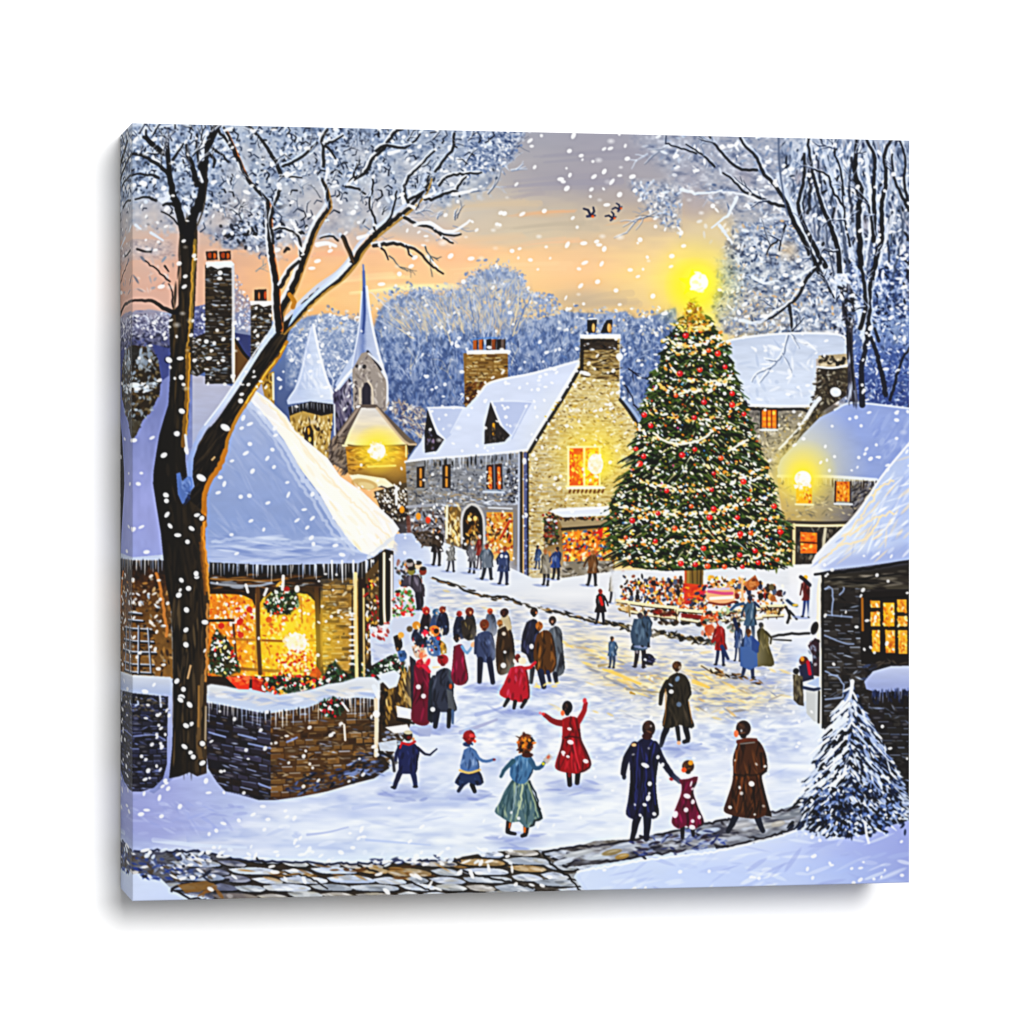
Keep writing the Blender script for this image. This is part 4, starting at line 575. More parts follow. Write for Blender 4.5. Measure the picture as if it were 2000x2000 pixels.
stroke([(1538, 1172), (1548, 1180), (1556, 1182)], 6, '1c4868'); dab(1553, 1181, 6, 2.5, 0, 'e8c040')
scat([(1370, 1195), (1412, 1198), (1410, 1250), (1372, 1240)], 90, ['c84418', 'e87438', 'f8e8d8', '8c2810', 'd85c2c', '6c8c70', '2a2420', 'e8a060'], (3, 7), (2, 4), 0, 1.5); dab(1417, 1192, 9, 8, 0, 'b8c89c'); dab(1415, 1190, 4, 4, 0, 'f4f8ec'); dab(1386, 1228, 10, 9, 0, 'c85428')
scat([(1410, 1195), (1450, 1190), (1445, 1245), (1420, 1225)], 40, ['8c7c60', '3a2c20', 'c89c50', '4c6458', 'f0ece4'], (2, 6), (2, 3.4), 0, 1.5)
man(1465, 1250, 92, '44627c', '2a3c54', '1c2c48', 'b06c3c', wide=1.0); stroke([(1452, 1178), (1436, 1182), (1428, 1190)], 6, '3c5c7c'); stroke([(1474, 1176), (1482, 1184)], 5, '24385c')
man(1575, 1204, 86, '6c1c18', '26407c', 'e8b840', '2a1c2c', wide=.75); stroke([(1564, 1126), (1574, 1134), (1582, 1142)], 7, '1a1830')
man(1407, 1298, 92, 'a81c18', '1c3058', 'c8c8cc', 'd8502c', wide=.9, lean=-.02); stroke([(1404, 1240), (1392, 1252)], 6, '9c1c18'); stroke([(1410, 1262), (1422, 1286)], 8, '1f3460', w2=6); stroke([(1398, 1305), (1410, 1312)], 4, '4a3014')
man(1441, 1290, 80, '2c4474', '1c2c50', '141820', '8c6c50', wide=.7); stroke([(1434, 1208), (1440, 1228)], 7, '1c2c4c'); man(1492, 1302, 92, '5c5430', '2a2418', '4c4c50', '8c8468', wide=1.0, skirt=True, lean=-.06, hi='c8b884'); man(1462, 1322, 100, '47659c', '2a3c60', '5c3c1c', 'a8784c', wide=1.05, hi='8ca4cc'); poly([(1446, 1262), (1478, 1262), (1480, 1300), (1464, 1308), (1446, 1300)], '4c6ca4'); poly([(1468, 1240), (1484, 1255), (1478, 1275), (1468, 1268)], '34508c')
scat([(1370, 1300), (1400, 1300), (1500, 1330), (1480, 1335), (1400, 1318)], 26, ['1c140c', '7a5424', 'a8783c'], (3, 7), (1.2, 2.2), .3, .4)
# figures in mid square
man(1250, 1302, 112, '3f5468', '231a28', '2c2430', 'b07850', wide=1.0, lean=.0); man(1262, 1262, 74, '3c5068', '26303c', '1c2c3c', 'a8745c', wide=.95); poly([(1238, 1208), (1270, 1208), (1273, 1238), (1262, 1262), (1234, 1256), (1231, 1236)], '42566c'); shade([(1240, 1212), (1268, 1212), (1268, 1250), (1240, 1250)], ['6c8498', '23303c', '546c84'], 16, (4, 12), (1.4, 2.6), 1.5, .2, (.5, .9))
dab(1266, 1287, 13, 11, .4, '1c1e34'); dab(1260, 1288, 3, 3, 0, 'dfe4f0'); scat(E(1268, 1290, 13, 9), 12, ['4a4c70', '0c0c18'], (3, 6), (1.4, 2.4), .5)
man(1195, 1303, 64, '47688c', '3a4c64', '2a1c18', 'd09060', wide=1.05)
man(820, 1190, 64, '5c505c', '2a2430', '6c5c48', 'b09070', wide=1.1)
# ---- christmas tree
CT = [(1355, 582), (1363, 600), (1372, 618), (1384, 618), (1392, 640), (1408, 650), (1402, 662), (1422, 675), (1420, 692), (1434, 708), (1430, 722), (1446, 748), (1444, 768), (1458, 788), (1455, 806), (1473, 832), (1470, 850), (1486, 872), (1480, 890), (1502, 908), (1498, 930), (1514, 950), (1508, 975), (1522, 1000), (1520, 1012), (1543, 1022), (1546, 1060), (1540, 1075), (1545, 1100), (1510, 1112), (1440, 1106), (1370, 1112), (1300, 1114), (1240, 1108), (1205, 1092), (1190, 1065), (1192, 1045), (1186, 1012), (1196, 1000), (1190, 985), (1202, 965), (1215, 945), (1228, 920), (1240, 895), (1238, 870), (1246, 850), (1246, 835), (1258, 805), (1250, 795), (1266, 770), (1270, 745), (1268, 730), (1290, 715), (1290, 690), (1302, 675), (1300, 660), (1320, 642), (1320, 630), (1338, 612), (1344, 602)]
poly(CT, '17200f')
def ctd(x, y):
    s = (x-1358)/140; return .62*s+.15+(.5 if s > 0 else .3)*(1 if s > 0 else 1)*0 + (0.55 if x < 1358 else .75)
mottle(CT, ['0a0f08', '141c0e', '25330f', '344a1a', '55641f'], 11, 8, .85, 1)
scat(CT, 2600, ['0c120a', '1c2a14', '2f4420', '44581f', '5c6a24', '06080a', '6c7c3c'], (3, 10), (1.2, 2.6), lambda x, y: .35+(x-1358)*.0028, .45, (.5, .95))
for k in range(90):
    i = RNG.integers(0, len(CT)); a, b = CT[i], CT[(i+1) % len(CT)]; t = RNG.random(); x, y = a[0]+(b[0]-a[0])*t, a[1]+(b[1]-a[1])*t
    if y < 1105: dab(x, y, RNG.uniform(5, 11), RNG.uniform(1.4, 2.6), (.5 if x > 1358 else PI-.5), pick(['2f4420', '1c2a14', '44581f', '5f7a48']), .95)
for (x, y, a, b) in [(1345, 835, 30, 12), (1440, 830, 26, 14), (1320, 1080, 40, 12), (1440, 1075, 34, 12), (1430, 905, 34, 14), (1370, 790, 24, 8), (1290, 930, 26, 9), (1230, 1060, 28, 8), (1260, 1020, 30, 9), (1460, 960, 30, 9), (1400, 1030, 30, 9)]:
    scat(E(x, y, a, b), int(a*.9), ['2c401c', '3c5222', '182410', '0c140a', '4a5c24'], (3, 9), (1.6, 3), .4, .5, (.6, .95))
# drooping boughs, tier by tier from the top down
def halfw(y): return np.interp(y, [590, 640, 700, 760, 820, 880, 940, 1000, 1060, 1105], [4, 30, 60, 84, 100, 120, 142, 166, 176, 172])
for tier in range(30):
    y = 612+tier*16.6; hw = halfw(y)
    for k in range(int(6+hw/7)):
        f = RNG.uniform(-1, 1); x = 1358+f*hw*.9; L = RNG.uniform(14, 30)*(.5+hw/200); dx = L*(.35*np.sign(f)+f*.6); dy = L*(.62-.2*abs(f))
        if y+dy > 1108: continue
        stroke([(x-dx*.3, y+2), (x+dx*.5, y+dy*.55+3), (x+dx, y+dy+3)], RNG.uniform(5, 9), pick(['060906', '0a0f08', '10180c']), .75, w2=2)
        stroke([(x-dx*.3, y-2), (x+dx*.5, y+dy*.5-2), (x+dx, y+dy-1)], RNG.uniform(3, 6), pick(['2c3f18', '3c5220', '1f3014', '4c6226', '5a6a28', '27401f']), .9, w2=1.4)
        if RNG.random() < .55: stroke([(x, y-3), (x+dx*.5, y+dy*.5-4), (x+dx*.9, y+dy*.9-3)], 2, pick(['fff8e8', 'e8e0c4', 'dfe6ea', 'f4e0a8']), .9, w2=1.2)
for sgn in (-1, 1):
    for k in range(60):
        y = RNG.uniform(670, 1095); x = 1358+sgn*halfw(y)*RNG.uniform(.88, 1.0)+(-8 if sgn < 0 and y > 850 else 0); L = RNG.uniform(9, 20)
        stroke([(x-sgn*8, y-6), (x+sgn*L*.5, y+L*.1), (x+sgn*L, y+L*.45)], RNG.uniform(3, 5.5), pick(['1c2a14', '2c4020', '44581f', '0c120a', '4f6a44']), .95, w2=1.2)
low = [p for p in CT if p[1] > 640]
scat(low, 760, ['fffdf4', 'ffffff', 'f4e8c8', 'fff4d8', 'e8d8b0', 'dfe6ee'], (1.6, 5), (1.3, 2.5), lambda x, y: .5+(x-1358)*.0015, .4, (.85, 1))
scat(low, 330, ['e8902c', 'f0b44c', 'd8641c', 'ffcf60', 'c84814'], (1.6, 3.4), (1.2, 2.2), .4, .7, (.8, 1)); scat(low, 520, ['050705', '0a0e08'], (2.4, 6), (1.2, 2.4), .5, .35, (.6, .95)); scat(low, 500, ['3c5520', '4f6628', '2c4420', '64742c'], (2.4, 7), (1.2, 2.4), .5, .35, (.6, .95))
scat(low, 60, ['4c80c8', '60a8b8', 'c84c8c', '8cb4dc', 'e8e040'], (1.5, 3), (1.4, 2.4), 0, 1)
def garland(q, n=1.0):
    p = smooth(q)
    for i in range(len(p)-1):
        for k in range(1 if RNG.random() < .7 else 2):
            x, y = p[i]+(p[i+1]-p[i])*RNG.random()+RNG.normal(0, 3.6, 2); dab(x, y, RNG.uniform(2, 6), RNG.uniform(1.4, 3), math.atan2(*(p[i+1]-p[i])[::-1])+RNG.normal(0, .4), pick(['fff8e4', 'ffffff', 'f8dca0', 'fff0cc', 'f0c068', 'e89c3c']), .95)
for q in [[(1318, 632), (1340, 640), (1375, 636), (1395, 626)], [(1292, 664), (1340, 674), (1390, 662), (1412, 652)], [(1296, 682), (1350, 690), (1400, 678), (1424, 668)], [(1276, 752), (1320, 764), (1380, 760), (1436, 736)], [(1300, 715), (1340, 740), (1400, 744), (1436, 724)], [(1262, 800), (1330, 818), (1400, 812), (1455, 790)], [(1370, 822), (1400, 836), (1440, 840)], [(1240, 830), (1270, 850), (1320, 864), (1370, 858), (1392, 844)], [(1425, 875), (1450, 868), (1480, 850)], [(1230, 925), (1290, 950), (1350, 958), (1420, 945), (1500, 910)], [(1250, 935), (1300, 948), (1340, 955)], [(1200, 985), (1280, 1002), (1380, 1000), (1440, 985), (1518, 960)], [(1200, 1050), (1300, 1062), (1420, 1050), (1530, 1030)], [(1215, 1085), (1320, 1096), (1450, 1088), (1540, 1075)], [(1380, 905), (1430, 925), (1500, 930)], [(1240, 1010), (1330, 1035), (1430, 1032), (1520, 1010)]]: garland(q)
for q in [[(1300, 664), (1340, 676), (1395, 660)], [(1282, 752), (1320, 764), (1380, 758), (1432, 738)], [(1200, 985), (1290, 1004), (1380, 1000), (1450, 985)]]: garland(q)
stroke([(1276, 845), (1300, 862), (1335, 866), (1372, 856), (1392, 842)], 4.4, 'fff2d4', .95, wob=.6); stroke([(1423, 880), (1440, 870), (1460, 858)], 4, 'fff2d4', .95)
for k, (x, y) in enumerate([(1348, 634), (1339, 655), (1368, 645), (1384, 684), (1402, 690), (1328, 729), (1367, 722), (1416, 716), (1258, 810), (1271, 831), (1430, 768), (1320, 772), (1375, 785), (1356, 815), (1242, 876), (1257, 891), (1332, 888), (1408, 894), (1357, 877), (1302, 958), (1390, 956), (1394, 924), (1285, 1002), (1350, 988), (1394, 993), (1318, 1031), (1235, 1016), (1222, 1049), (1280, 1056), (1374, 1070), (1445, 1083), (1446, 1042), (1466, 1040), (1524, 1038), (1518, 1092), (1481, 1098), (1330, 1100), (1358, 1102), (1382, 1105), (1415, 1106), (1450, 1106), (1462, 975), (1512, 988), (1453, 808), (1440, 1010), (1452, 940), (1386, 1010), (1475, 1075), (1250, 905), (1430, 790)]):
    r = RNG.uniform(4.2, 6.2); dab(x, y, r, r*.95, 0, pick(['d81c1c', 'c8141c', 'e83424', 'c01c28', 'e05a20'])); dab(x-1.6, y-1.8, 1.8, 1.5, 0, 'ffd8d0', .9)
TT = [(1355, 585), (1392, 640), (1375, 650), (1330, 645), (1318, 636), (1340, 600)]
scat(TT, 130, ['c8901c', 'e8b430', '8c6414', 'f8e070', 'fff4b0', '6c5410', 'd87c14'], (2, 5), (1.2, 2.4), .3, .7, (.7, 1))
glow(1358, 556, 105, 'fff03a', .85, 1.35); glow(1355, 560, 60, 'fff21e', .9, .9)
st = [(1352+math.cos(-PI/2+k*PI/5)*(28 if k % 2 == 0 else 12), 552+math.sin(-PI/2+k*PI/5)*(28 if k % 2 == 0 else 12)) for k in range(10)]
poly(st, 'fff200'); glow(1365, 551, 36, 'fffa60', .95, .7); dab(1365, 551, 18, 17, 0, 'fffff4'); scat(E(1364, 551, 20, 19), 30, ['ffffff', 'fffdc0'], (2, 5), (2, 4), 0, 1)
scat(TT, 60, ['e8c878', 'fff4c0', 'c8941c', 'a87818', 'fbe48c'], (2, 6), (1.3, 2.6), .3, .8, (.6, .95))
scat([(1345, 590), (1366, 590), (1376, 625), (1334, 625)], 45, ['c8941c', '9c7010', 'e8c040', 'b87c10'], (2, 5), (1.2, 2.4), .3, .8, (.6, .95))
# ---- bakery on the left: big snow roof
RF = [(380, 1100), (383, 900), (420, 850), (470, 780), (502, 762), (530, 784), (560, 814), (576, 842), (640, 895), (664, 930), (710, 962), (745, 995), (768, 1016), (780, 1033), (770, 1048), (768, 1074), (752, 1070), (737, 1081), (722, 1092), (700, 1102), (640, 1101), (530, 1106), (430, 1101)]
gpoly(RF, [(770, 'b2bedc'), (860, 'a4b3d8'), (960, '98a9d2'), (1030, '93a6d2'), (1070, 'a8b7dc'), (1100, 'b8c4e4')], ang=90, n=.035, nf=(50, 24), sk=.6)
shade([(440, 800), (500, 800), (680, 1060), (420, 1060)], ['8fa2ce', 'aab8dc', '9fb0da', 'b4c0e0'], 130, (8, 30), (1.5, 4), .9, .15, (.15, .4))
shade([(415, 1048), (700, 1050), (715, 1094), (415, 1096)], ['d2dcf0', '8296ca', 'c0cce8', '90a2d0', 'e0e8f6'], 80, (10, 34), (1.4, 3.6), .05, .12, (.25, .7))
stroke([(415, 1058), (480, 1050), (540, 1060), (600, 1058), (650, 1052)], 6, 'c4d0ea', .6, wob=1)
RL = [(500, 764), (530, 784), (560, 814), (576, 842), (640, 895), (664, 930), (710, 962), (745, 995), (768, 1016), (780, 1033), (770, 1048), (768, 1070), (745, 1072), (730, 1086), (705, 1078), (680, 1055), (650, 1010), (625, 965), (590, 920), (555, 860), (520, 815), (488, 782)]
gpoly(RL, [(480, 'e8e8ee'), (560, 'fcf6ec'), (700, 'fdf8f0'), (780, 'f2f2f4')], ang=0, n=.015, nf=(30, 60))
shade(RL, ['fbe8c8', 'ffffff', 'fff8ec', 'fdf0dc'], 90, (8, 26), (1.6, 4), .85, .12, (.25, .7))
for q, w, c in [([(486, 784), (520, 822), (556, 872), (590, 930), (628, 980), (655, 1025), (690, 1070)], 9, 'd4ddf0'), ([(480, 790), (515, 832), (548, 880), (580, 936), (618, 990), (650, 1040), (690, 1082)], 6, 'c2cde6'), ([(503, 768), (540, 805), (600, 880), (660, 950), (720, 1010), (762, 1050)], 3, 'fbe9cc'), ([(720, 1088), (745, 1068), (768, 1050)], 8, 'dde2ea')]: stroke(q, w, c, .75, wob=1.2)
# eave and front
EA = [(402, 1098), (530, 1104), (700, 1100), (730, 1088), (752, 1072), (768, 1076), (768, 1180), (742, 1300), (690, 1340), (402, 1345)]
poly(EA, '2a1c12')
gpoly([(626, 1130), (700, 1120), (700, 1340), (626, 1330)], [(1120, '4c4236'), (1170, '8c6c34'), (1220, 'b08230'), (1280, 'c89c44'), (1335, 'b89048')], ang=90, n=.1, nf=(14, 8))
bricks([(630, 1140), (692, 1130), (692, 1320), (630, 1320)], ['a07830', 'b88c3c', '8c6a30', 'c8a050', '705428'], None, bw=22, bh=11, al=1, hl=['e0b868', 'ecd8a8'])
scat([(630, 1150), (692, 1150), (692, 1300), (630, 1300)], 60, ['e8c070', '5c4420', 'f4e8c8', 'ffffff', '8c6a28', 'c8d0d8'], (2, 7), (1.2, 2.6), 0, .3, (.4, .95))
poly([(402, 1098), (530, 1104), (700, 1100), (735, 1090), (735, 1125), (640, 1130), (402, 1128)], '14100f'); scat([(410, 1122), (620, 1122), (620, 1150), (410, 1160)], 90, ['5c3c1c', '8c6430', '1c120c', '3c2814', '9aa0ac', '2a1c12'], (6, 22), (1.4, 3), .02, .1)
stroke([(412, 1138), (440, 1142), (500, 1144), (530, 1138)], 5, 'a8acb4', .9); stroke([(410, 1130), (520, 1134), (560, 1128)], 3, 'a07030', .9)
icicles([(405, 1102), (530, 1107), (700, 1103), (735, 1092)], 44, (10, 30), w=3)
for x in (648, 668, 690, 715): stroke([(x, 1095), (x+1, 1095+RNG.uniform(30, 52))], 4.5, 'eef2fb', .95, w2=1.5)
WN = [(405, 1160), (470, 1160), (492, 1170), (500, 1190), (512, 1170), (530, 1155), (600, 1160), (616, 1175), (618, 1322), (405, 1320)]
gpoly(WN, [(405, 'e8891c'), (470, 'f09a20'), (540, 'ffc830'), (585, 'ffd84a'), (620, 'f0a020')], ang=0, n=.12, nf=(8, 10))
scat(WN, 560, ['ffb428', 'c8541c', 'ffe070', 'fff4cc', 'd87418', 'a83414', 'ffffff', 'f8c040', 'e06010'], (2, 6), (1.4, 3), 1.2, .8, (.5, 1))
scat([(440, 1170), (500, 1180), (495, 1250), (450, 1240)], 60, ['ffffff', 'fff0dc', 'c82818', 'e8e0e0'], (2, 5), (2, 3.4), 1.2, .8); scat([(520, 1200), (560, 1190), (560, 1240), (520, 1240)], 30, ['e04018', 'fff0d0', 'ffffff'], (2, 5), (2, 3), 1, .8)
for x, y in ((487, 1190), (468, 1215), (470, 1240), (525, 1210), (556, 1208), (432, 1222)): dab(x, y, 6, 6, 0, 'd02418', .9)
stroke([(408, 1212), (455, 1211)], 5, '1c120c'); stroke([(455, 1210), (458, 1250), (462, 1300)], 4.5, '6c4018'); stroke([(503, 1150), (504, 1240), (508, 1315)], 9, '6a4826', sm=True); stroke([(500, 1160), (499, 1310)], 3, 'b07c3c', .8)
stroke([(450, 1247), (500, 1250), (560, 1252), (615, 1250)], 5, 'b06c20', .9); stroke([(408, 1155), (470, 1158), (495, 1168)], 7, '2c1a10'); stroke([(512, 1162), (535, 1150), (600, 1152), (618, 1170)], 6, '3a2412')
stroke([(618, 1150), (620, 1200), (622, 1260), (628, 1315)], 9, '4c3018'); stroke([(626, 1200), (628, 1300)], 4, '8c6434', .8); stroke([(460, 1305), (540, 1310), (618, 1312)], 6, '8c5a20', .8); stroke([(585, 1160), (588, 1205)], 3, 'e8a030', .6)
glow(575, 1255, 120, 'ffdf30', .85, 1.1); stroke([(503, 1150), (504, 1240), (508, 1315)], 7, '5c3c1c', .85); stroke([(512, 1250), (560, 1252)], 4, '9c5c18', .8); stroke([(588, 1165), (590, 1215)], 3, 'c88420', .7); dab(579, 1256, 20, 20, 0, 'fff8e4', .9); scat(E(579, 1258, 26, 24), 50, ['ffffff', 'fff0e8', 'ffe8b0', 'fff4c8'], (2, 5), (2, 4), 0, 1)
scat([(540, 1270), (612, 1270), (620, 1330), (540, 1320)], 190, ['ffc830', 'fff0a0', 'f08c18', 'd84818', 'ffffff', 'c82c14', 'ffe070'], (2, 5), (1.8, 3.2), 0, 1.5)
poly([(618, 1300), (628, 1315), (622, 1328), (600, 1322)], 'e06418', .8)
def foliage(pts, n, extra=('ffffff', 'ffffff', 'c8182c'), s=1):
    poly(pts, '122014', .8, f=2); scat(pts, n, ['0c140e', '16301c', '24482c', '34583a', '0a100c', '3c5a34']+list(extra), (2.4*s, 5.5*s), (1.5*s, 3*s), 0, 1.5, (.8, 1))
foliage([(422, 1230), (440, 1245), (452, 1262), (462, 1290), (470, 1310), (440, 1322), (408, 1312), (407, 1275), (414, 1250)], 120, ('ffffff', 'e8f0f4', 'c82018', 'ffffff', 'f4d880'))
foliage([(520, 1165), (550, 1142), (580, 1158), (585, 1180), (565, 1200), (530, 1200), (515, 1185)], 120, ('ffffff', 'f0ecd8', 'e84018', 'ffffff', 'b8c89c'))
stroke([(553, 1125), (552, 1150)], 6, 'f4f4f8'); dab(560, 1150, 6, 5, 0, 'a81c14'); dab(545, 1140, 8, 3, 2.4, 'e8b050'); stroke([(480, 1142), (484, 1156)], 5, 'f8f8fb'); stroke([(521, 1150), (516, 1162)], 5, 'f8f8fb'); dab(580, 1150, 5, 7, 0, 'fdf6e4')
for a, b, c in (((440, 1322), (488, 1320), 'e8401c'), ((492, 1322), (520, 1326), 'c82c18')): poly([a, b, (b[0]-2, b[1]+26), (a[0]+24 if c[0] == 'e' else a[0], a[1]+24)], c); scat([a, b, (b[0], b[1]+22)], 14, ['ff6420', 'b81c10', 'f88c50'], (4, 9), (1.5, 3), .3, .5)
foliage([(515, 1325), (560, 1318), (610, 1322), (640, 1330), (650, 1344), (600, 1350), (545, 1356), (510, 1345)], 190, ('ffffff', 'e8302c', 'f06c20', 'd81838', 'f0e8c8', 'f8c040'))
foliage([(640, 1300), (655, 1290), (670, 1310), (690, 1320), (735, 1300), (745, 1325), (700, 1338), (650, 1345), (628, 1335)], 150, ('ffffff', 'e8ecf4', 'c01828', '8c9cb4'))
foliage([(690, 1285), (705, 1275), (715, 1300), (695, 1325), (682, 1310)], 60, ('ffffff', 'f0c860', 'dfe8f4')); foliage([(735, 1288), (765, 1275), (790, 1290), (795, 1310), (760, 1318), (730, 1315)], 100, ('ffffff', 'e8f0e8', 'a81828', '5c8c58'))
stroke([(694, 1120), (694, 1220), (697, 1330)], 7, 'f0d29a'); stroke([(702, 1150), (703, 1320)], 5, '120e0c'); stroke([(710, 1150), (711, 1320)], 4, 'd8bc80'); stroke([(688, 1150), (688, 1300)], 3, '2a1e14', .8)
for k in range(9): dab(687, 1200+k*12+RNG.normal(0, 2), 6, 2.2, 0, 'eef0f4', .95)
poly([(714, 1120), (742, 1090), (745, 1230), (714, 1300)], '5c4524'); scat([(714, 1140), (742, 1110), (742, 1280), (714, 1290)], 150, ['0e0c0b', 'c89c50', 'e8e0d8', '3a2a1c', 'a82018', 'ffffff', 'f0b848', '14100e', '8c7450'], (2, 7), (1.4, 3), 1.4, .5, (.8, 1))
stroke([(743, 1082), (744, 1225)], 7, '0e0c0e', sm=False); stroke([(750, 1080), (750, 1180), (752, 1225)], 5, 'f4e0bc'); stroke([(757, 1078), (758, 1230)], 6, '1a120c', sm=False); stroke([(765, 1085), (765, 1220)], 5, 'f0ece8')
scat([(768, 1150), (800, 1140), (812, 1205), (768, 1205)], 130, ['e83424', 'ffffff', 'f4dcd0', '4c8c3c', 'c82018', '6ca850', 'f0c8b0', '2a1c14'], (2, 6), (1.8, 3.4), 0, 1.5); scat([(770, 1100), (800, 1090), (830, 1110), (820, 1150), (780, 1140)], 90, ['14100e', 'a8a0a0', 'e8a050', 'f8f4f0', '4c4450', '8c3c24', 'c8b09c', '3c4c44'], (2, 6), (1.8, 3.6), 0, 1.5)
poly([(768, 1208), (800, 1204), (830, 1215), (822, 1240), (790, 1262), (770, 1275), (725, 1300), (722, 1225), (745, 1222)], 'd2d8e8'); scat([(725, 1225), (760, 1215), (760, 1250), (728, 1250)], 40, ['f4f4f8', 'c82418', '8c2018', 'e8dce0', 'ffffff'], (3, 7), (1.8, 3.4), .3, .8); shade([(730, 1255), (790, 1250), (760, 1290), (725, 1300)], ['a8b4d8', 'e4eaf6'], 20, (4, 12), (1.4, 3), .2)
# stall-side steps
poly([(742, 1335), (790, 1310), (806, 1320), (806, 1400), (792, 1440), (746, 1500), (738, 1470)], '3c2c1a'); scat([(752, 1330), (806, 1305), (806, 1380), (752, 1410)], 90, ['c8a050', '8c6c30', 'e8cc88', '2a1e10', 'a88440', '5c441c'], (4, 12), (1.4, 3), 1.3, .25, (.7, 1)); scat([(744, 1345), (758, 1345), (750, 1420), (742, 1420)], 24, ['14100c', '2a2218'], (3, 8), (1.6, 3), 1.5, .3)
poly([(735, 1318), (770, 1308), (782, 1318), (775, 1340), (760, 1345)], 'dde4f0'); poly([(774, 1378), (806, 1385), (808, 1405), (776, 1400)], 'eaeef8'); stroke([(776, 1405), (808, 1412)], 5, '1c120c'); scat([(745, 1420), (792, 1420), (770, 1500), (740, 1500)], 60, ['0e0c0c', '5c4424', 'cfd8ea', '3a3a44', '8c94b0'], (4, 10), (1.6, 3.4), .3, .4)
poly([(738, 1450), (775, 1444), (776, 1468), (742, 1466)], 'dbe4f2', .9); poly([(752, 1420), (795, 1414), (802, 1428), (770, 1432)], 'f0f0f2'); poly([(815, 1422), (845, 1420), (840, 1438), (818, 1438)], 'a4aed4', .8)
stroke([(742, 1470), (765, 1480), (770, 1505)], 6, '15131a')
# left wall piece with bench
gpoly([(236, 1094), (330, 1094), (338, 1325), (236, 1325)], [(1094, '241a16'), (1140, '4a2c14'), (1200, '6c4a1e'), (1320, '8a6430')], ang=90, n=.12, nf=(12, 12))
scat([(240, 1130), (335, 1130), (338, 1320), (240, 1320)], 200, ['8c6430', '3a2412', 'b08040', '5c3c1c', 'c8a878', '1c120c', 'a0988c'], (2, 7), (1.4, 3), 0, 1, (.4, .9)); stroke([(305, 1120), (315, 1160), (322, 1210), (325, 1240)], 6, 'd88c40', .8, wob=1)
icicles([(240, 1096), (330, 1096)], 16, (8, 28)); scat([(240, 1160), (320, 1150), (320, 1230), (240, 1200)], 26, ['ffffff', 'e8ecf6', 'a8b0bc'], (3, 6), (2, 3), 0, .8)
scat([(242, 1220), (300, 1225), (302, 1316), (242, 1316)], 40, ['14100e', '2c1e12', '6c5030'], (3, 9), (1.6, 3.4), 0, .4)
for q in [[(240, 1226), (296, 1230)], [(240, 1250), (300, 1253)], [(238, 1272), (304, 1274)], [(240, 1296), (300, 1298)], [(240, 1311), (296, 1313)], [(252, 1222), (248, 1312)], [(270, 1222), (270, 1314)], [(288, 1226), (294, 1314)], [(258, 1196), (276, 1198)], [(254, 1210), (280, 1211)]]: stroke([(x+1, y+3) for x, y in q], 4, '0e0b0c'); stroke(q, 2.8, 'c4ccdc', .9, wob=.8)
gpoly([(236, 1322), (262, 1318), (334, 1322), (336, 1362), (300, 1355), (236, 1352)], [(1318, 'd8dce4'), (1362, 'a8b8de')], ang=90, n=.03)
LW = [(236, 1352), (262, 1354), (300, 1358), (328, 1360), (326, 1440), (326, 1490), (318, 1520), (300, 1538), (275, 1546), (250, 1545), (236, 1530)]
gpoly([(320, 1355), (338, 1360), (338, 1520), (325, 1530), (300, 1550), (290, 1545), (316, 1520)], [(1355, 'b8c0e0'), (1520, '8c96c8')], ang=90, n=.05)
poly(LW, '1b1a24'); bricks(LW, ['2c2c3c', '3a3c54', '24222c', '1c1a20', '323450'], None, bw=20, bh=11, al=1, hl=['6a76a8', '8c98c8', '545c84'])
scat(LW, 60, ['5c6694', '7d88b8', '9aa4d0', '0d0c12', '4a4c66', '2a2420'], (3, 9), (1, 1.9), .1, .3, (.5, .95)); stroke([(250, 1362), (252, 1378)], 3, 'c8d0e8'); stroke([(266, 1362), (270, 1375), (264, 1378)], 3, 'b8c4e4'); stroke([(312, 1358), (314, 1380)], 4, 'c8d0e8')
scat([(262, 1360), (326, 1362), (322, 1400), (262, 1400)], 26, ['5c5448', '3a342c', '7c7468'], (3, 7), (1.4, 2.6), 0, .6); stroke([(260, 1438), (300, 1435), (322, 1445)], 3, '8c98c8', .8)
# snow capped wall in front of the bakery
CW = [(402, 1366), (430, 1375), (470, 1384), (520, 1392), (560, 1386), (600, 1380), (640, 1365), (700, 1362), (736, 1366), (738, 1470), (752, 1480), (760, 1500), (730, 1520), (690, 1530), (640, 1545), (590, 1555), (540, 1562), (505, 1562), (470, 1552), (440, 1545), (424, 1528), (406, 1500), (402, 1460)]
gpoly(CW, [(402, '1d1a24'), (520, '221c1e'), (535, '4a3018'), (640, '553a1a'), (740, '33281f')], ang=0, n=.06, nf=(16, 10))
bricks([p for p in CW if p[0] < 530]+[(528, 1392), (528, 1560)][::-1] if False else [(402, 1366), (430, 1375), (470, 1384), (528, 1390), (528, 1562), (505, 1562), (470, 1552), (440, 1545), (424, 1528), (406, 1500)], ['2e2a38', '1c1a22', '3a3648', '444058', '2a201c', '35303e'], None, bw=27, bh=13, slope=.2, al=1, hl=['8c9ac8', '6a76a0', 'a8b4dc'])
bricks([(528, 1390), (600, 1380), (640, 1365), (736, 1366), (738, 1500), (640, 1545), (528, 1562)], ['6c4a24', '54381a', '7c5a2e', '3e2814', '8c6636', '5c4428'], None, bw=24, bh=12.5, slope=-.03, al=1, hl=['b8b0a8', 'a88c5c', '98a4c0', 'c8ccdc'])
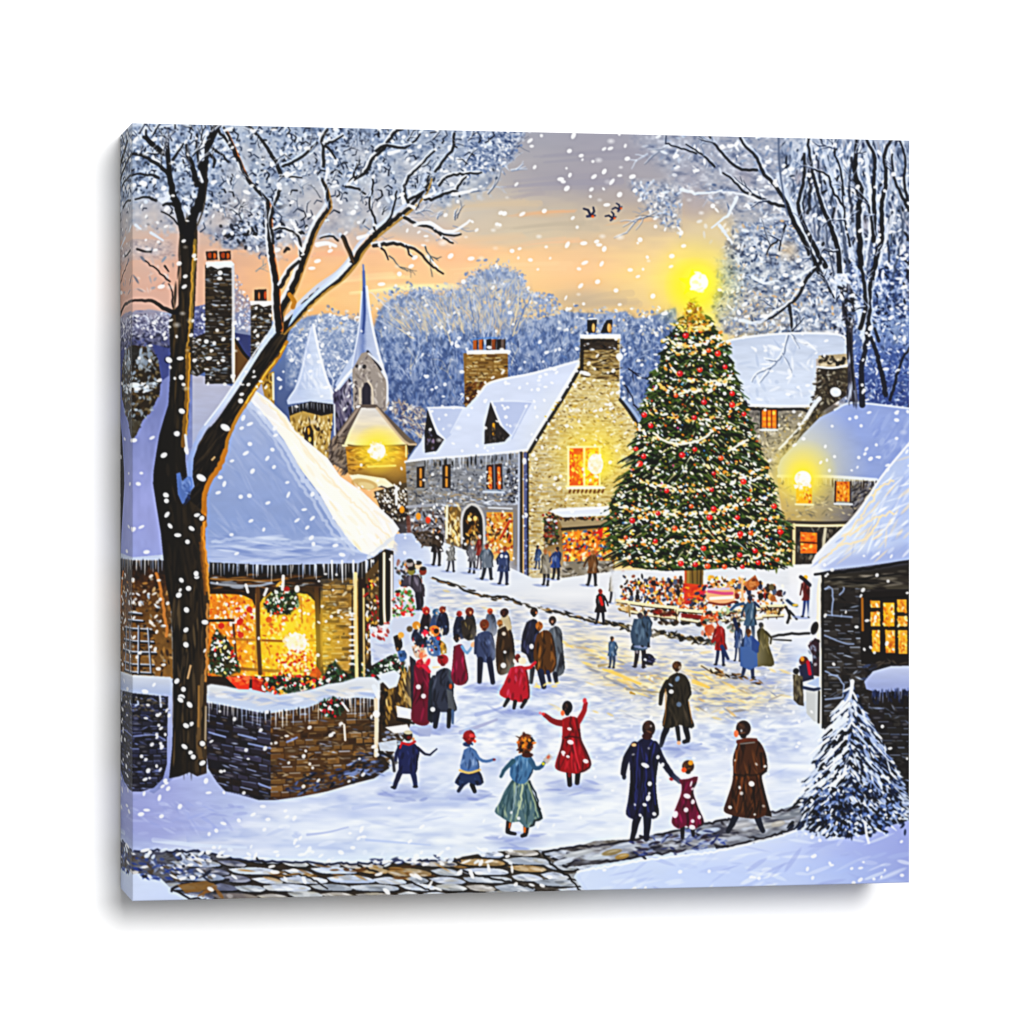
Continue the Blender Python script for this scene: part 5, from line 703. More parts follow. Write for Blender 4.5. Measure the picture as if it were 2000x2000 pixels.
scat([p for p in CW], 60, ['8c9cc8', '6a769c', 'a8b4d8', '54607e', 'c4cfe8'], (3, 9), (.9, 1.7), .12, .15, (.45, .95)); scat([(535, 1420), (730, 1400), (730, 1470), (535, 1530)], 60, ['a08c70', '7a5a30', '946c34', '2a1a0c', 'b8a890'], (3, 9), (1, 2), 0, .3, (.5, .9))
scat([(560, 1520), (700, 1490), (755, 1490), (690, 1530), (560, 1556)], 90, ['2a2c44', '3c4468', '5c6890', '14141c'], (3, 9), (1.4, 3), -.2, .3)
scat([(680, 1470), (745, 1470), (745, 1515), (680, 1520)], 40, ['1c1c28', '3a4468', '8090bc'], (4, 11), (1.4, 3), -.2, .3)
for a, b, c in ((408, 1430, 440), (465, 1434, 500), (485, 1452, 528), (505, 1530, 528), (580, 1440, 560)): stroke([(a, b), (c, b+9)], 3.4, '93a2d0', .9)
poly([(402, 1340), (412, 1336), (440, 1340), (470, 1347), (500, 1352), (540, 1358), (580, 1352), (610, 1346), (640, 1336), (670, 1332), (700, 1322), (730, 1322), (742, 1332), (742, 1364), (700, 1362), (640, 1366), (600, 1382), (560, 1388), (520, 1394), (470, 1384), (430, 1376), (402, 1372)], 'c8d4ea')
gpoly([(402, 1340), (412, 1336), (440, 1340), (470, 1347), (500, 1352), (540, 1358), (580, 1352), (610, 1346), (640, 1336), (670, 1332), (700, 1322), (730, 1322), (742, 1332), (742, 1356), (700, 1352), (640, 1356), (600, 1370), (560, 1376), (520, 1376), (470, 1370), (430, 1362), (402, 1360)], [(1320, 'dfe4ec'), (1350, 'dcdfe2'), (1385, 'c4cfe8')], ang=90, n=.03, f=2); shade([(405, 1345), (560, 1362), (730, 1335), (730, 1355), (560, 1380), (405, 1362)], ['eee6da', 'b0c0e4', 'f4f6fb', 'a4b4dc'], 60, (8, 24), (1.5, 4), .06, .2, (.25, .6))
icicles([(405, 1372), (470, 1384), (520, 1393), (600, 1382), (640, 1368), (735, 1364)], 46, (6, 40), w=2.6)
foliage([(622, 1372), (650, 1360), (668, 1370), (672, 1390), (650, 1402), (628, 1396)], 70, ('b81c28', 'dfe8f4', 'ffffff')); stroke([(668, 1372), (680, 1388)], 4, 'eef2fa'); stroke([(672, 1415), (674, 1445)], 4, 'e8dccc')
stroke([(734, 1366), (735, 1420), (734, 1475)], 8, 'e6d6bc', sm=True); stroke([(730, 1340), (738, 1360)], 9, 'e8eef6')
dab(735, 1394, 7, 7, 0, 'ffffff')
# ---- right cottage
gpoly([(1602, 1112), (1778, 1090), (1778, 1620), (1740, 1610), (1680, 1560), (1620, 1480), (1606, 1400)], [(1600, '26211e'), (1690, '2a2422'), (1778, '1c1818')], ang=0, n=.05)
WL = [(1606, 1125), (1700, 1120), (1700, 1290), (1690, 1320), (1700, 1380), (1660, 1420), (1606, 1420)]
bricks(WL, ['2c2826', '201e1e', '3a3634', '282422', '4a4642'], None, bw=27, bh=14, al=1, hl=['8c98b0', '6c7488', 'b4c0d4']); scat(WL, 50, ['8c96a8', '5c6474', 'b4c0d4', '0c0a0a', '4c4844', '141214'], (3, 11), (1, 2), 0, .5, (.5, .95))
for q in [[(1612, 1150), (1625, 1148), (1626, 1200)], [(1612, 1200), (1665, 1205)], [(1610, 1240), (1640, 1252), (1668, 1258)], [(1612, 1310), (1645, 1330), (1646, 1360)], [(1612, 1365), (1645, 1362)], [(1640, 1135), (1650, 1148), (1640, 1160)]]: stroke(q, 3.2, '98a8c8', .85, wob=.8)
gpoly([(1608, 1122), (1778, 1100), (1778, 1150), (1690, 1150), (1610, 1140)], [(1100, '1c1816'), (1150, '4a4438')], ang=90, n=.06); scat([(1610, 1130), (1776, 1110), (1776, 1150), (1612, 1145)], 60, ['6a6458', '2a2420', '8c8478', '100e0e', '4c4840'], (8, 22), (1.4, 3), 0, .1)
poly([(1678, 1155), (1778, 1152), (1778, 1300), (1682, 1296)], '1c1614'); stroke([(1684, 1168), (1685, 1230)], 5, '9c641c'); 
for x0, x1, y0, y1 in ((1700, 1719, 1172, 1186), (1700, 1719, 1194, 1222), (1725, 1747, 1176, 1222), (1752, 1771, 1170, 1195), (1753, 1772, 1202, 1222), (1703, 1719, 1230, 1272), (1729, 1748, 1230, 1274), (1754, 1772, 1230, 1276)):
    c = 'f8b01c' if x0 == 1725 else 'eca838'; poly([(x0, y0), (x1, y0), (x1, y1), (x0+1, y1)], c); scat([(x0+1, y0+1), (x1-1, y0+1), (x1-1, y1-1), (x0+1, y1-1)], int((x1-x0)*(y1-y0)/28), ['ffd460', 'd88018', 'fff0c0', 'ffb828', 'c86414'], (2, 5), (1.4, 2.6), 1.5, .5)
stroke([(1696, 1168), (1776, 1164)], 3, '0e0a0a'); scat([(1700, 1290), (1776, 1290), (1776, 1298), (1700, 1298)], 10, ['4c443c'], (6, 12), (1.4, 2), 0)
DW = [(1690, 1380), (1778, 1380), (1778, 1620), (1740, 1560), (1700, 1480)]
bricks(DW, ['2a2826', '1c1a1c', '33302e', '24222a'], None, bw=25, bh=13, al=1, hl=['5c6880', '8490ac']); scat(DW, 70, ['5c6478', '8c98b4', '0c0a0c', '46423e'], (3, 10), (1, 2), .4, .4, (.5, .9)); scat([(1690, 1295), (1776, 1296), (1776, 1310), (1690, 1330)], 30, ['0e0c10', '3a4460', '24222c'], (4, 10), (1.6, 3), 0, .4)
gpoly([(1778, 1299), (1740, 1300), (1705, 1310), (1688, 1330), (1692, 1345), (1715, 1352), (1740, 1350), (1778, 1348)], [(1298, 'c8d0ea'), (1350, '9aa6d4')], ang=90, n=.04); icicles([(1700, 1348), (1776, 1346)], 14, (8, 24), ('8c98c0', 'a8b4dc', '6c7cb0')); scat([(1700, 1348), (1776, 1348), (1776, 1372), (1700, 1372)], 26, ['1c2444', '2c3860', '0e1020'], (4, 8), (2, 3), 1.5, .3)
stroke([(1600, 1120), (1599, 1200), (1600, 1290), (1600, 1360), (1602, 1410)], 8, 'f2ead6', wob=.8); stroke([(1595, 1118), (1588, 1160), (1584, 1200)], 12, 'e2e6ee', .9); stroke([(1607, 1124), (1607, 1420)], 4, '12100f')
R2 = [(1778, 860), (1742, 902), (1722, 928), (1700, 962), (1672, 1002), (1640, 1035), (1612, 1062), (1592, 1083), (1584, 1103), (1588, 1120), (1625, 1112), (1680, 1106), (1778, 1092)]
gpoly(R2, [(1584, 'f0f0f2'), (1640, 'dde5f4'), (1700, 'ccd8f0'), (1778, 'b9c8ec')], ang=0, n=.04, nf=(24, 24)); poly([(1600, 1105), (1640, 1085), (1720, 1075), (1778, 1060), (1778, 1096), (1680, 1108), (1612, 1116)], 'a4b2e0', .7, f=6)
shade([(1600, 1095), (1700, 975), (1776, 880), (1776, 1080)], ['a8b8e4', 'eef4fc', 'ffffff', 'c4d0ee', 'f8e4c0'], 110, (8, 26), (1.4, 3.4), -.8, .25, (.25, .7)); 
for q in [[(1640, 1065), (1690, 1050), (1720, 1010)], [(1690, 975), (1720, 950), (1745, 935)], [(1660, 1045), (1700, 1015), (1745, 998)], [(1600, 1098), (1640, 1060), (1680, 1010), (1720, 950)]]: stroke(q, 4, 'f8e6c0', .75, wob=1.5)
stroke([(1778, 862), (1722, 930), (1672, 1004), (1612, 1064), (1588, 1096)], 4, 'f8f8fa'); stroke([(1592, 1121), (1640, 1116), (1700, 1108), (1778, 1095)], 5, '0f0d12', wob=1)
# corner group by the right cottage
poly([(1585, 1250), (1600, 1248), (1600, 1315), (1590, 1315)], '3a3c54'); dab(1591, 1226, 7, 13, .3, '1c1618'); poly([(1578, 1260), (1592, 1245), (1600, 1250), (1600, 1320), (1585, 1318), (1588, 1280)], '3c2430'); scat([(1578, 1258), (1600, 1248), (1600, 1300), (1585, 1300)], 16, ['8c94a8', '1c1420', '5c4048'], (3, 6), (1.6, 3), 1, .4)
dab(1570, 1290, 9, 9, 0, '5c2418'); dab(1567, 1286, 4, 5, 0, 'e09830'); poly([(1560, 1300), (1585, 1290), (1590, 1325), (1565, 1332)], '2a2c48'); stroke([(1578, 1292), (1582, 1315)], 7, 'b81838'); poly([(1549, 1316), (1568, 1320), (1570, 1378), (1560, 1376), (1550, 1366)], '50483a'); scat([(1550, 1316), (1566, 1320), (1566, 1372), (1552, 1366)], 20, ['8c8268', '1c1814', '6c644c'], (4, 9), (1.4, 2.6), 1.5, .2)
dab(1555, 1310, 6, 6, 0, '17181f'); poly([(1574, 1345), (1600, 1342), (1598, 1410), (1590, 1408), (1575, 1392)], 'cdd0d0'); stroke([(1570, 1342), (1590, 1346), (1600, 1344)], 6, '2c3c5c'); poly([(1576, 1334), (1600, 1320), (1600, 1342)], 'bccbe8'); stroke([(1600, 1350), (1599, 1410)], 4, '1a1814')
# ---- cobbled path
PT = [(236, 1662), (262, 1664), (330, 1662), (400, 1664), (440, 1674), (470, 1680), (560, 1684), (700, 1686), (760, 1682), (860, 1680), (930, 1668), (1000, 1660), (1080, 1660), (1120, 1656), (1160, 1642), (1230, 1638), (1300, 1625), (1400, 1604), (1470, 1590), (1510, 1586), (1550, 1572), (1590, 1560), (1620, 1570), (1580, 1605), (1545, 1622), (1480, 1640), (1430, 1652), (1360, 1658), (1290, 1665), (1230, 1678), (1160, 1690), (1128, 1700), (1120, 1712), (1135, 1732), (1155, 1750), (900, 1758), (600, 1765), (520, 1762), (420, 1756), (340, 1742), (310, 1712), (280, 1706), (236, 1706)]
gpoly(PT, [(240, '4a4c64'), (330, '62646e'), (420, '3c3a40'), (500, '38302a'), (700, '3a3024'), (900, '3c342a'), (1080, '48423c'), (1180, '8c8884'), (1300, '8c8e98'), (1560, '868c98')], ang=0, n=.08, nf=(20, 8))
def cobbles():
    for row in range(7):
        y = 1664+row*16; x = 322+RNG.random()*50-row*8
        while x < 1150:
            w = RNG.uniform(44, 96); top = np.interp(x+w/2, [330, 450, 760, 1000, 1160], [1666, 1680, 1690, 1666, 1652]); yy = y+RNG.normal(0, 2.5)-8*max(0, (x-850)/250); sk = RNG.uniform(10, 22)
            if yy > top-9 and yy < 1756 and not (x < 350 and yy > 1735):
                c = pick(['a8b0bc', 'b4bccc', '9ca4b0', 'c4ccdc', 'aca8a4', 'b8c4dc', 'ccd4e4', 'bcc0c4'] + (['a07c44', '98805c', 'b09468'] if row < 3 and x > 420 else []))
                if x < 440: c = pick(['6c7088', '8088a4', '9aa6c0', '7c7474'])
                q = [(x+2, yy+2), (x+w*.5, yy-2+RNG.normal(0, 1)), (x+w-5, yy+2), (x+w+sk*.5, yy+9), (x+w*.7+sk, yy+13), (x+sk*1.2, yy+11)]
                poly(smooth([(a+3, b+2.6) for a, b in q]+[(q[0][0]+3, q[0][1]+2.6)]), '110e0d', .95); Q = smooth(q+[q[0]]); poly(Q, c, .97)
                def inner():
                    scat(q, 9, [mix(c, 'ffffff', .55), mix(c, '000000', .25), mix(c, 'b0a890', .5), mix(c, 'ffffff', .3)], (6, 18), (1.4, 3.6), .12, .15, (.4, .85))
                clipped(Q, inner)
            x += w+RNG.uniform(-2, 3)
clipped(PT, cobbles)
for q in [[(345, 1740), (365, 1752), (400, 1758)], [(700, 1690), (740, 1705), (790, 1718), (840, 1738), (860, 1735)], [(905, 1700), (960, 1715), (1010, 1725), (1040, 1735)], [(1060, 1665), (1080, 1690), (1110, 1710), (1130, 1735), (1150, 1745)], [(500, 1675), (540, 1700), (600, 1712), (640, 1735)]]: stroke(q, 4.2, '14100e', .9, w2=2.4, wob=1.2)
scat([(470, 1690), (900, 1690), (900, 1715), (470, 1720)], 34, ['9c7434', '7a5424', 'b48c50', '5c3c18'], (6, 18), (1.5, 3.4), .1, .2, (.5, .9)); scat([(350, 1740), (430, 1720), (430, 1750)], 10, ['8c6434'], (8, 16), (2, 4), -.2)
stroke([(335, 1740), (350, 1728), (420, 1724), (445, 1718)], 5, '23202a', wob=1); poly([(345, 1728), (400, 1720), (420, 1726), (390, 1742), (360, 1742)], '8a6838', .9)
scat([(240, 1664), (340, 1664), (420, 1675), (420, 1720), (320, 1722), (240, 1706)], 150, ['23283c', '4c5a88', '8c98b8', 'c8d2ea', '6c6c74', 'ffffff', '54483c', '31468c'], (3, 11), (1.6, 3.6), .2, .6, (.6, .95))
for q in [[(1060, 1664), (1120, 1654), (1180, 1650), (1240, 1640), (1300, 1627), (1400, 1603), (1430, 1598)], [(1080, 1676), (1140, 1682), (1220, 1660), (1250, 1672)], [(1190, 1648), (1230, 1662), (1260, 1675)], [(1250, 1632), (1290, 1650), (1320, 1658)], [(1370, 1630), (1400, 1650), (1420, 1652)], [(1410, 1606), (1440, 1625), (1490, 1638), (1530, 1630)], [(1500, 1586), (1540, 1582), (1580, 1565)], [(1100, 1690), (1180, 1682), (1260, 1670), (1330, 1660)], [(1400, 1655), (1460, 1645), (1540, 1622), (1580, 1600)]]: stroke(q, 4.6, '1a1620', .9, wob=1.2)
mottle([(1090, 1662), (1240, 1645), (1400, 1610), (1560, 1578), (1560, 1612), (1400, 1650), (1240, 1672), (1120, 1690)], ['2c2c3c', '5c5c68', '8c8c90', 'b0b4c0', 'd4dae6'], 22, 7, .7, 4, con=2.2, sk=-.2)
for x, y, w, c in [(1130, 1666, 30, 'b8bcc0'), (1170, 1672, 24, 'c4ccd4'), (1220, 1650, 26, 'b0b8c8'), (1290, 1640, 24, 'a8b0c4'), (1385, 1622, 22, 'b4c0d4'), (1340, 1634, 18, 'a8b4cc'), (1445, 1612, 22, 'acacb0'), (1500, 1612, 26, 'a8a8a8'), (1540, 1592, 24, '8c929c'), (1560, 1585, 18, '7c828c'), (1380, 1645, 20, 'a4acbc'), (1100, 1682, 20, 'c8d0dc'), (1195, 1664, 20, '98865c'), (1215, 1672, 14, 'a88848'), (1520, 1608, 14, 'b8b4ac')]:
    dab(x, y, w, 5.5, -.2, c, .9); dab(x+2, y-2, w*.6, 2, -.2, mix(c, 'ffffff', .4), .7)
scat([(1230, 1640), (1380, 1610), (1420, 1650), (1290, 1668), (1240, 1670)], 90, ['2c3468', '4c5c9c', '1a1a2c', '8c98bc', 'c4cce0', '3a2c40'], (4, 12), (1.4, 3), -.1, .4, (.5, .9)); stroke([(1318, 1665), (1325, 1675), (1340, 1668)], 5, '5c6080', .8)
stroke([(262, 1662), (330, 1662), (400, 1664), (450, 1677), (560, 1684), (700, 1687), (800, 1682), (900, 1680)], 4, '1f2440', .85, wob=1.6); scat([(720, 1676), (900, 1672), (900, 1688), (720, 1690)], 40, ['1c2244', 'dfe8f6', '2c345c', 'ffffff'], (4, 10), (1.6, 3), 0, .3)
scat([(258, 1660), (1000, 1655), (1000, 1690), (258, 1672)], 60, ['f4f8fd', 'e2eaf6'], (4, 10), (2, 4.4), -.2, .4, (.8, 1)); scat([(350, 1690), (1080, 1690), (1080, 1750), (400, 1755)], 24, ['f4f8fd', 'ffffff'], (4, 10), (2, 4.4), .2, .6, (.8, 1))
# foreground snow on the right
FS = [(1128, 1702), (1170, 1690), (1250, 1680), (1330, 1668), (1400, 1660), (1470, 1648), (1540, 1626), (1600, 1608), (1700, 1600), (1778, 1600), (1778, 1770), (1160, 1770), (1150, 1740)]
grid([1120, 1250, 1400, 1550, 1650, 1780], [1600, 1660, 1700, 1770], ['dfe9f8 e2ebf8 e4ecf8 d6e0f6 b8c4ee a4aee4', 'd8e4f8 d8e4f8 d8e2f8 c8d4f4 b0bcec a0aae0', 'd6e2f8 cfdcf6 c8d6f6 c2d0f4 b4c4f0 9ea9de', 'd8e4f8 c8d6f4 cad8f6 cad8f6 bccaf0 acbce8'], n=.03, nf=(50, 12), poly_=FS)
shade(FS, ['e8f0fb', 'b4c2ec', 'f4f8fe', 'a8b4e4'], 150, (8, 30), (1.6, 5), -.2, .3, (.15, .5))
stroke([(1128, 1702), (1250, 1681), (1400, 1661), (1540, 1627), (1560, 1616)], 4, 'f4f8fd', .8, wob=1)
# ---- little snow-laden pine
PN = [(1665, 1328), (1672, 1350), (1690, 1390), (1710, 1425), (1735, 1470), (1758, 1510), (1778, 1560), (1778, 1600), (1735, 1612), (1700, 1626), (1655, 1634), (1610, 1632), (1580, 1620), (1553, 1616), (1570, 1590), (1560, 1560), (1578, 1545), (1570, 1525), (1595, 1500), (1588, 1480), (1610, 1455), (1605, 1440), (1625, 1415), (1622, 1400), (1645, 1370), (1655, 1345)]
poly(PN, '121827'); mottle(PN, ['0a0e18', '161f34', '2a3c62', '6c80b0', 'c4d0ea'], 7, 9, .6, 1)
def pnd(x, y): return math.atan2(1.0, (x-1665)*.022) if abs(x-1665) > 4 else PI/2
def pdir(x, y):
    s = (x-1662)/100; return .55+.5*(1-abs(s)) if s > 0 else PI-.55-.5*(1-abs(s))
scat(PN, 900, ['0b0f1a', '05070e', '1c2844', '2f4470'], (3, 9), (1.4, 3), pdir, .3, (.6, 1))
scat(PN, 620, ['dfe8f6', 'c4d0e8', 'f6f9fd', 'a4b4d8', '8499c8', 'eef3fb'], (4, 12), (1.3, 3), pdir, .25, (.65, 1))
for k in range(46):
    y = RNG.uniform(1370, 1560); w = (y-1328)*.5; x = 1662-w*RNG.uniform(.1, .8); L = RNG.uniform(16, 40); stroke([(x, y-8), (x-L*.5, y+L*.18), (x-L, y+L*.6)], 6.5, pick(['e8eef8', 'f6f9fd', 'd4def0']), .95, w2=2)
for k in range(80):
    y = RNG.uniform(1420, 1625); w = (y-1328)*.48; f = RNG.uniform(-.95, .95); x = 1662+w*f; L = RNG.uniform(6, 15); s = 1 if f > 0 else -1
    stroke([(x, y), (x+s*L*.6, y+L*.5), (x+s*L, y+L)], RNG.uniform(4, 7.5), pick(['05070d', '0b101c', '101a30']), .95, w2=2)
for k in range(30):
    y = RNG.uniform(1500, 1620); w = (y-1328)*.46; f = RNG.uniform(-.9, .9); x = 1662+w*f; s = 1 if f > 0 else -1; stroke([(x, y), (x+s*9, y+8)], 4, pick(['8ba2d4', 'c4d2ee', '5470a8', 'e8eef8']), .9, w2=1.5)
for k in range(24):
    y = RNG.uniform(1400, 1590); w = (y-1328)*.45; x = 1662+w*RNG.uniform(.1, .8); L = RNG.uniform(14, 34); stroke([(x, y-8), (x+L*.5, y+L*.3), (x+L, y+L*.8)], 5, pick(['b4c4e4', '9aaedb', 'd4def0']), .85, w2=1.6)
stroke([(1665, 1330), (1660, 1360), (1640, 1385)], 8, 'eef2fb', w2=3); scat([(1600, 1540), (1740, 1530), (1770, 1590), (1650, 1625), (1580, 1600)], 200, ['060912', '0b1120', '17233f', '7d94c8', '3c5488'], (3, 7), (2, 4), 0, 1.5, (.7, 1))
for k in range(40): dab(RNG.uniform(1556, 1775), RNG.uniform(1606, 1632), RNG.uniform(3, 7), RNG.uniform(2, 3.4), RNG.uniform(0, PI), pick(['0d1220', '22304f', 'd4def2', '4c62a0']), .9)
stroke([(1690, 1605), (1693, 1630), (1697, 1645)], 5, 'eef2fb')
# ---- tall trees: right hand crowns
BK = '10121c'
def br(q, w, w2, c=BK, snow=1, al=.97):
    if snow: stroke([(x+w*.42+.6, y-1) for x, y, in q], w*.5+1, pick(['d4deee', 'c4d0e4']), .7, w2=w2*.6+.6, wob=1)
    stroke(q, w, c, al, w2=w2, wob=.7)
Rb = [([(1600, 530), (1585, 500), (1565, 460), (1550, 432), (1535, 395), (1515, 365), (1490, 335), (1475, 305), (1455, 285), (1445, 270)], 10, 4), ([(1540, 405), (1520, 400), (1500, 393), (1470, 380), (1450, 372), (1430, 350), (1412, 338)], 6, 3), ([(1478, 332), (1450, 330), (1430, 320), (1410, 300), (1395, 280), (1385, 266)], 5, 4), ([(1395, 325), (1375, 305), (1340, 282)], 4, 2), ([(1360, 300), (1330, 290), (1300, 280)], 3, 2), ([(1612, 520), (1590, 480), (1575, 450), (1562, 420), (1560, 390), (1570, 350), (1570, 300)], 9, 4), ([(1640, 535), (1637, 490), (1625, 450), (1605, 400), (1590, 350), (1582, 310), (1578, 270)], 9, 4), ([(1650, 405), (1625, 370), (1618, 345), (1590, 330)], 4, 3), ([(1680, 520), (1678, 460), (1676, 420), (1682, 370), (1670, 340), (1672, 300), (1674, 272)], 10, 7), ([(1706, 470), (1708, 420), (1706, 360), (1708, 310), (1692, 272)], 8, 5), ([(1700, 560), (1712, 500), (1722, 460), (1722, 400), (1730, 350), (1728, 300), (1740, 274)], 9, 6), ([(1775, 410), (1755, 370), (1745, 340), (1742, 300)], 6, 3), ([(1772, 390), (1766, 350), (1768, 310), (1758, 275)], 5, 3), ([(1706, 460), (1695, 400), (1672, 370)], 5, 3), ([(1660, 480), (1650, 430), (1645, 380)], 4, 2), ([(1648, 380), (1640, 330), (1628, 290)], 4, 2), ([(1602, 512), (1585, 532), (1572, 550), (1558, 580), (1540, 595), (1520, 612), (1495, 625), (1470, 632)], 7, 3), ([(1541, 595), (1545, 620), (1548, 645)], 6, 4), ([(1600, 525), (1618, 560), (1632, 590)], 5, 4), ([(1534, 440), (1525, 470), (1522, 490)], 4, 2), ([(1520, 468), (1505, 480), (1498, 495)], 3, 2), ([(1695, 660), (1697, 600), (1700, 550)], 9, 7), ([(1680, 640), (1690, 600), (1688, 560), (1682, 520)], 8, 6)]
for k in range(16):
    x = RNG.uniform(1560, 1765); y = RNG.uniform(280, 420); stroke([(x, y), (x+RNG.uniform(-8, 12), y+50), (x+RNG.uniform(-4, 22)*(1 if x < 1700 else -1), y+RNG.uniform(90, 150))], RNG.uniform(3, 6), pick(['2c3448', '4c5870', '161a26', '64708c']), .8, w2=RNG.uniform(3, 7), wob=1)
for q, w in [([(1520, 340), (1545, 400), (1580, 470), (1620, 540), (1660, 600)], 9), ([(1610, 300), (1640, 400), (1665, 500), (1680, 560)], 8), ([(1430, 350), (1490, 385), (1540, 420)], 6), ([(1400, 372), (1450, 380), (1500, 395)], 5), ([(1690, 300), (1700, 420), (1690, 520)], 8), ([(1745, 420), (1720, 500), (1700, 580)], 7), ([(1655, 560), (1680, 620), (1690, 700)], 14)]:
    stroke(q, w, pick(['dfe7f4', 'cfdaec', 'e8eef8']), .8, w2=w*.6, wob=1.4)
for q, w, w2 in Rb: br([(x, y) for x, y in q], w*1.12, w2)
stroke([(1520, 250), (1522, 320), (1530, 380), (1538, 420)], 4, '5c6a86', .8); stroke([(1440, 372), (1400, 372), (1360, 380)], 3, '7d8cab', .8)
for k in range(46):
    q, w, w2 = Rb[RNG.integers(len(Rb))]; p = q[RNG.integers(1, len(q))]; twig(p[0], p[1], -PI/2+RNG.normal(-.3, .7), RNG.uniform(14, 34), RNG.uniform(1.8, 3), pick(['2c3650', '1a2032', '5c6c8c']), 1, 'dfe7f3', .5, .85)
for q in [[(1439, 385), (1425, 415), (1408, 430), (1390, 445)], [(1405, 440), (1420, 460), (1430, 475)], [(1330, 370), (1370, 378), (1410, 372)], [(1470, 540), (1490, 552), (1520, 548)], [(1550, 545), (1590, 520)], [(1445, 625), (1480, 630), (1510, 610), (1540, 590), (1560, 565)]]: stroke(q, 7, 'e6edf8', .9, w2=3, wob=1)
TRK = [(1640, 560), (1665, 565), (1668, 620), (1664, 660), (1668, 720), (1676, 785), (1656, 782), (1656, 700), (1653, 650), (1645, 600)]
poly(TRK, '46434f'); shade(TRK, ['1c1c28', '8088a0', '2c2c38', '5c5a66', 'c8d0e0'], 50, (8, 24), (1.4, 3), PI/2, .1, (.5, .9)); stroke([(1660, 650), (1662, 700), (1668, 760)], 3, '14141e'); stroke([(1654, 640), (1656, 700)], 3, '17171f')
scat([(1640, 560), (1672, 560), (1668, 650), (1650, 650)], 60, ['0e0f18', 'ffffff', 'c8d4ea', '2a2c3a', '5c6c8c'], (3, 8), (1.6, 3.2), .6, .8); dab(1645, 552, 5, 5, 0, '0c0d14'); scat(E(1645, 545, 16, 14), 22, ['eef2fb', 'd4dff0'], (4, 9), (2, 4), .3, .6)
for q, w in [([(1684, 790), (1682, 740), (1686, 700), (1692, 665)], 12), ([(1730, 770), (1722, 730), (1712, 690), (1700, 660)], 10), ([(1738, 780), (1750, 740), (1762, 700), (1775, 680)], 6), ([(1716, 665), (1708, 640)], 7)]: stroke(q, w, '191d2e', .95, w2=w*.7, wob=1)
# ---- big tree on the left
TK = [(330, 1520), (336, 1460), (338, 1400), (338, 1320), (337, 1250), (334, 1190), (324, 1140), (319, 1090), (314, 1040), (305, 985), (299, 945), (300, 920), (306, 880), (311, 850), (321, 815), (329, 790), (332, 740), (333, 690), (331, 650), (331, 625), (340, 606), (352, 592), (350, 575), (354, 540), (353, 500), (351, 460), (350, 440), (364, 428), (384, 424), (386, 460), (384, 520), (381, 590), (378, 640), (372, 700), (369, 760), (366, 810), (362, 860), (362, 900), (366, 935), (375, 945), (384, 940), (400, 950), (403, 990), (400, 1030), (401, 1070), (407, 1110), (409, 1160), (407, 1250), (404, 1320), (403, 1400), (404, 1460), (403, 1510), (385, 1516), (370, 1508), (350, 1516)]
glow(365, 1200, 60, '000000', 0)
gpoly(TK, [(300, '120f0d'), (345, '19150f'), (375, '2c2317'), (405, '46341e')], ang=0, n=.05, nf=(8, 60))
shade([(335, 1160), (402, 1160), (402, 1500), (338, 1500)], ['0e0b09', '4a3c2a', '2c2318', '5c4c34', '1a1512'], 130, (12, 40), (1.4, 3.2), PI/2, .06, (.4, .85)); shade([(310, 900), (395, 960), (395, 1150), (330, 1150)], ['14100d', '33291c', '2a2219'], 60, (12, 36), (2, 4), PI/2-.1, .08, (.3, .7)); shade([(352, 450), (376, 450), (366, 860), (334, 860), (336, 620)], ['120e0b', '3a2f1e', '2c2318', '4a3a20'], 80, (12, 34), (1.6, 3.4), PI/2+.05, .06, (.4, .8))
for q, w, c in [([(381, 470), (377, 540), (374, 600), (372, 640)], 7, '8c7434'), ([(379, 480), (374, 560), (370, 640), (364, 700)], 3, 'c89a3c'), ([(368, 680), (366, 730), (364, 780), (360, 830), (357, 870)], 8, '8a6420'), ([(371, 690), (369, 740), (367, 800), (363, 850)], 3, 'e0a838'), ([(392, 960), (400, 1000), (396, 1050), (400, 1100), (404, 1150)], 9, 'b4741c'), ([(400, 1000), (398, 1040), (404, 1110), (408, 1170)], 4, 'e8a03c'), ([(390, 1060), (396, 1110), (400, 1160)], 4, '7a4c18'), ([(405, 1180), (404, 1260), (401, 1330)], 5, 'c88c44'), ([(396, 1320), (390, 1400), (388, 1450), (394, 1490)], 8, '6c5434'), ([(388, 1340), (386, 1420)], 4, 'a07840'), ([(402, 1380), (400, 1460)], 4, 'a89880'), ([(372, 1300), (367, 1325)], 4, 'd8b080')]: stroke(q, w, c, .9, wob=.8)
LM = [(368, 975), (374, 930), (378, 895), (388, 868), (404, 842), (424, 820), (448, 785), (470, 752), (492, 716), (512, 685), (530, 662), (548, 640), (566, 642), (560, 662), (545, 688), (520, 722), (500, 752), (478, 785), (460, 815), (448, 842), (441, 870), (436, 895), (424, 918), (412, 940), (404, 965), (400, 1000)]
poly(LM, '17120e'); shade(LM, ['33291c', '0c0a08', '2a2219', '463a28'], 70, (10, 26), (1.6, 3), -.95, .1, (.4, .8))
for q, w, c in [([(560, 668), (545, 695), (522, 728), (500, 758), (478, 792), (460, 820), (448, 850), (440, 880), (430, 908), (416, 930), (404, 950), (398, 975)], 7, 'b8801c'), ([(556, 676), (530, 714), (504, 750), (480, 786)], 3, 'f0c04a'), ([(440, 880), (428, 912), (410, 938), (400, 965), (398, 1000)], 10, 'c07c18'), ([(546, 690), (520, 720), (490, 765)], 3, '5c3c10'), ([(414, 898), (420, 892)], 4, 'c8a878')]: stroke(q, w, c, .92, wob=.8)
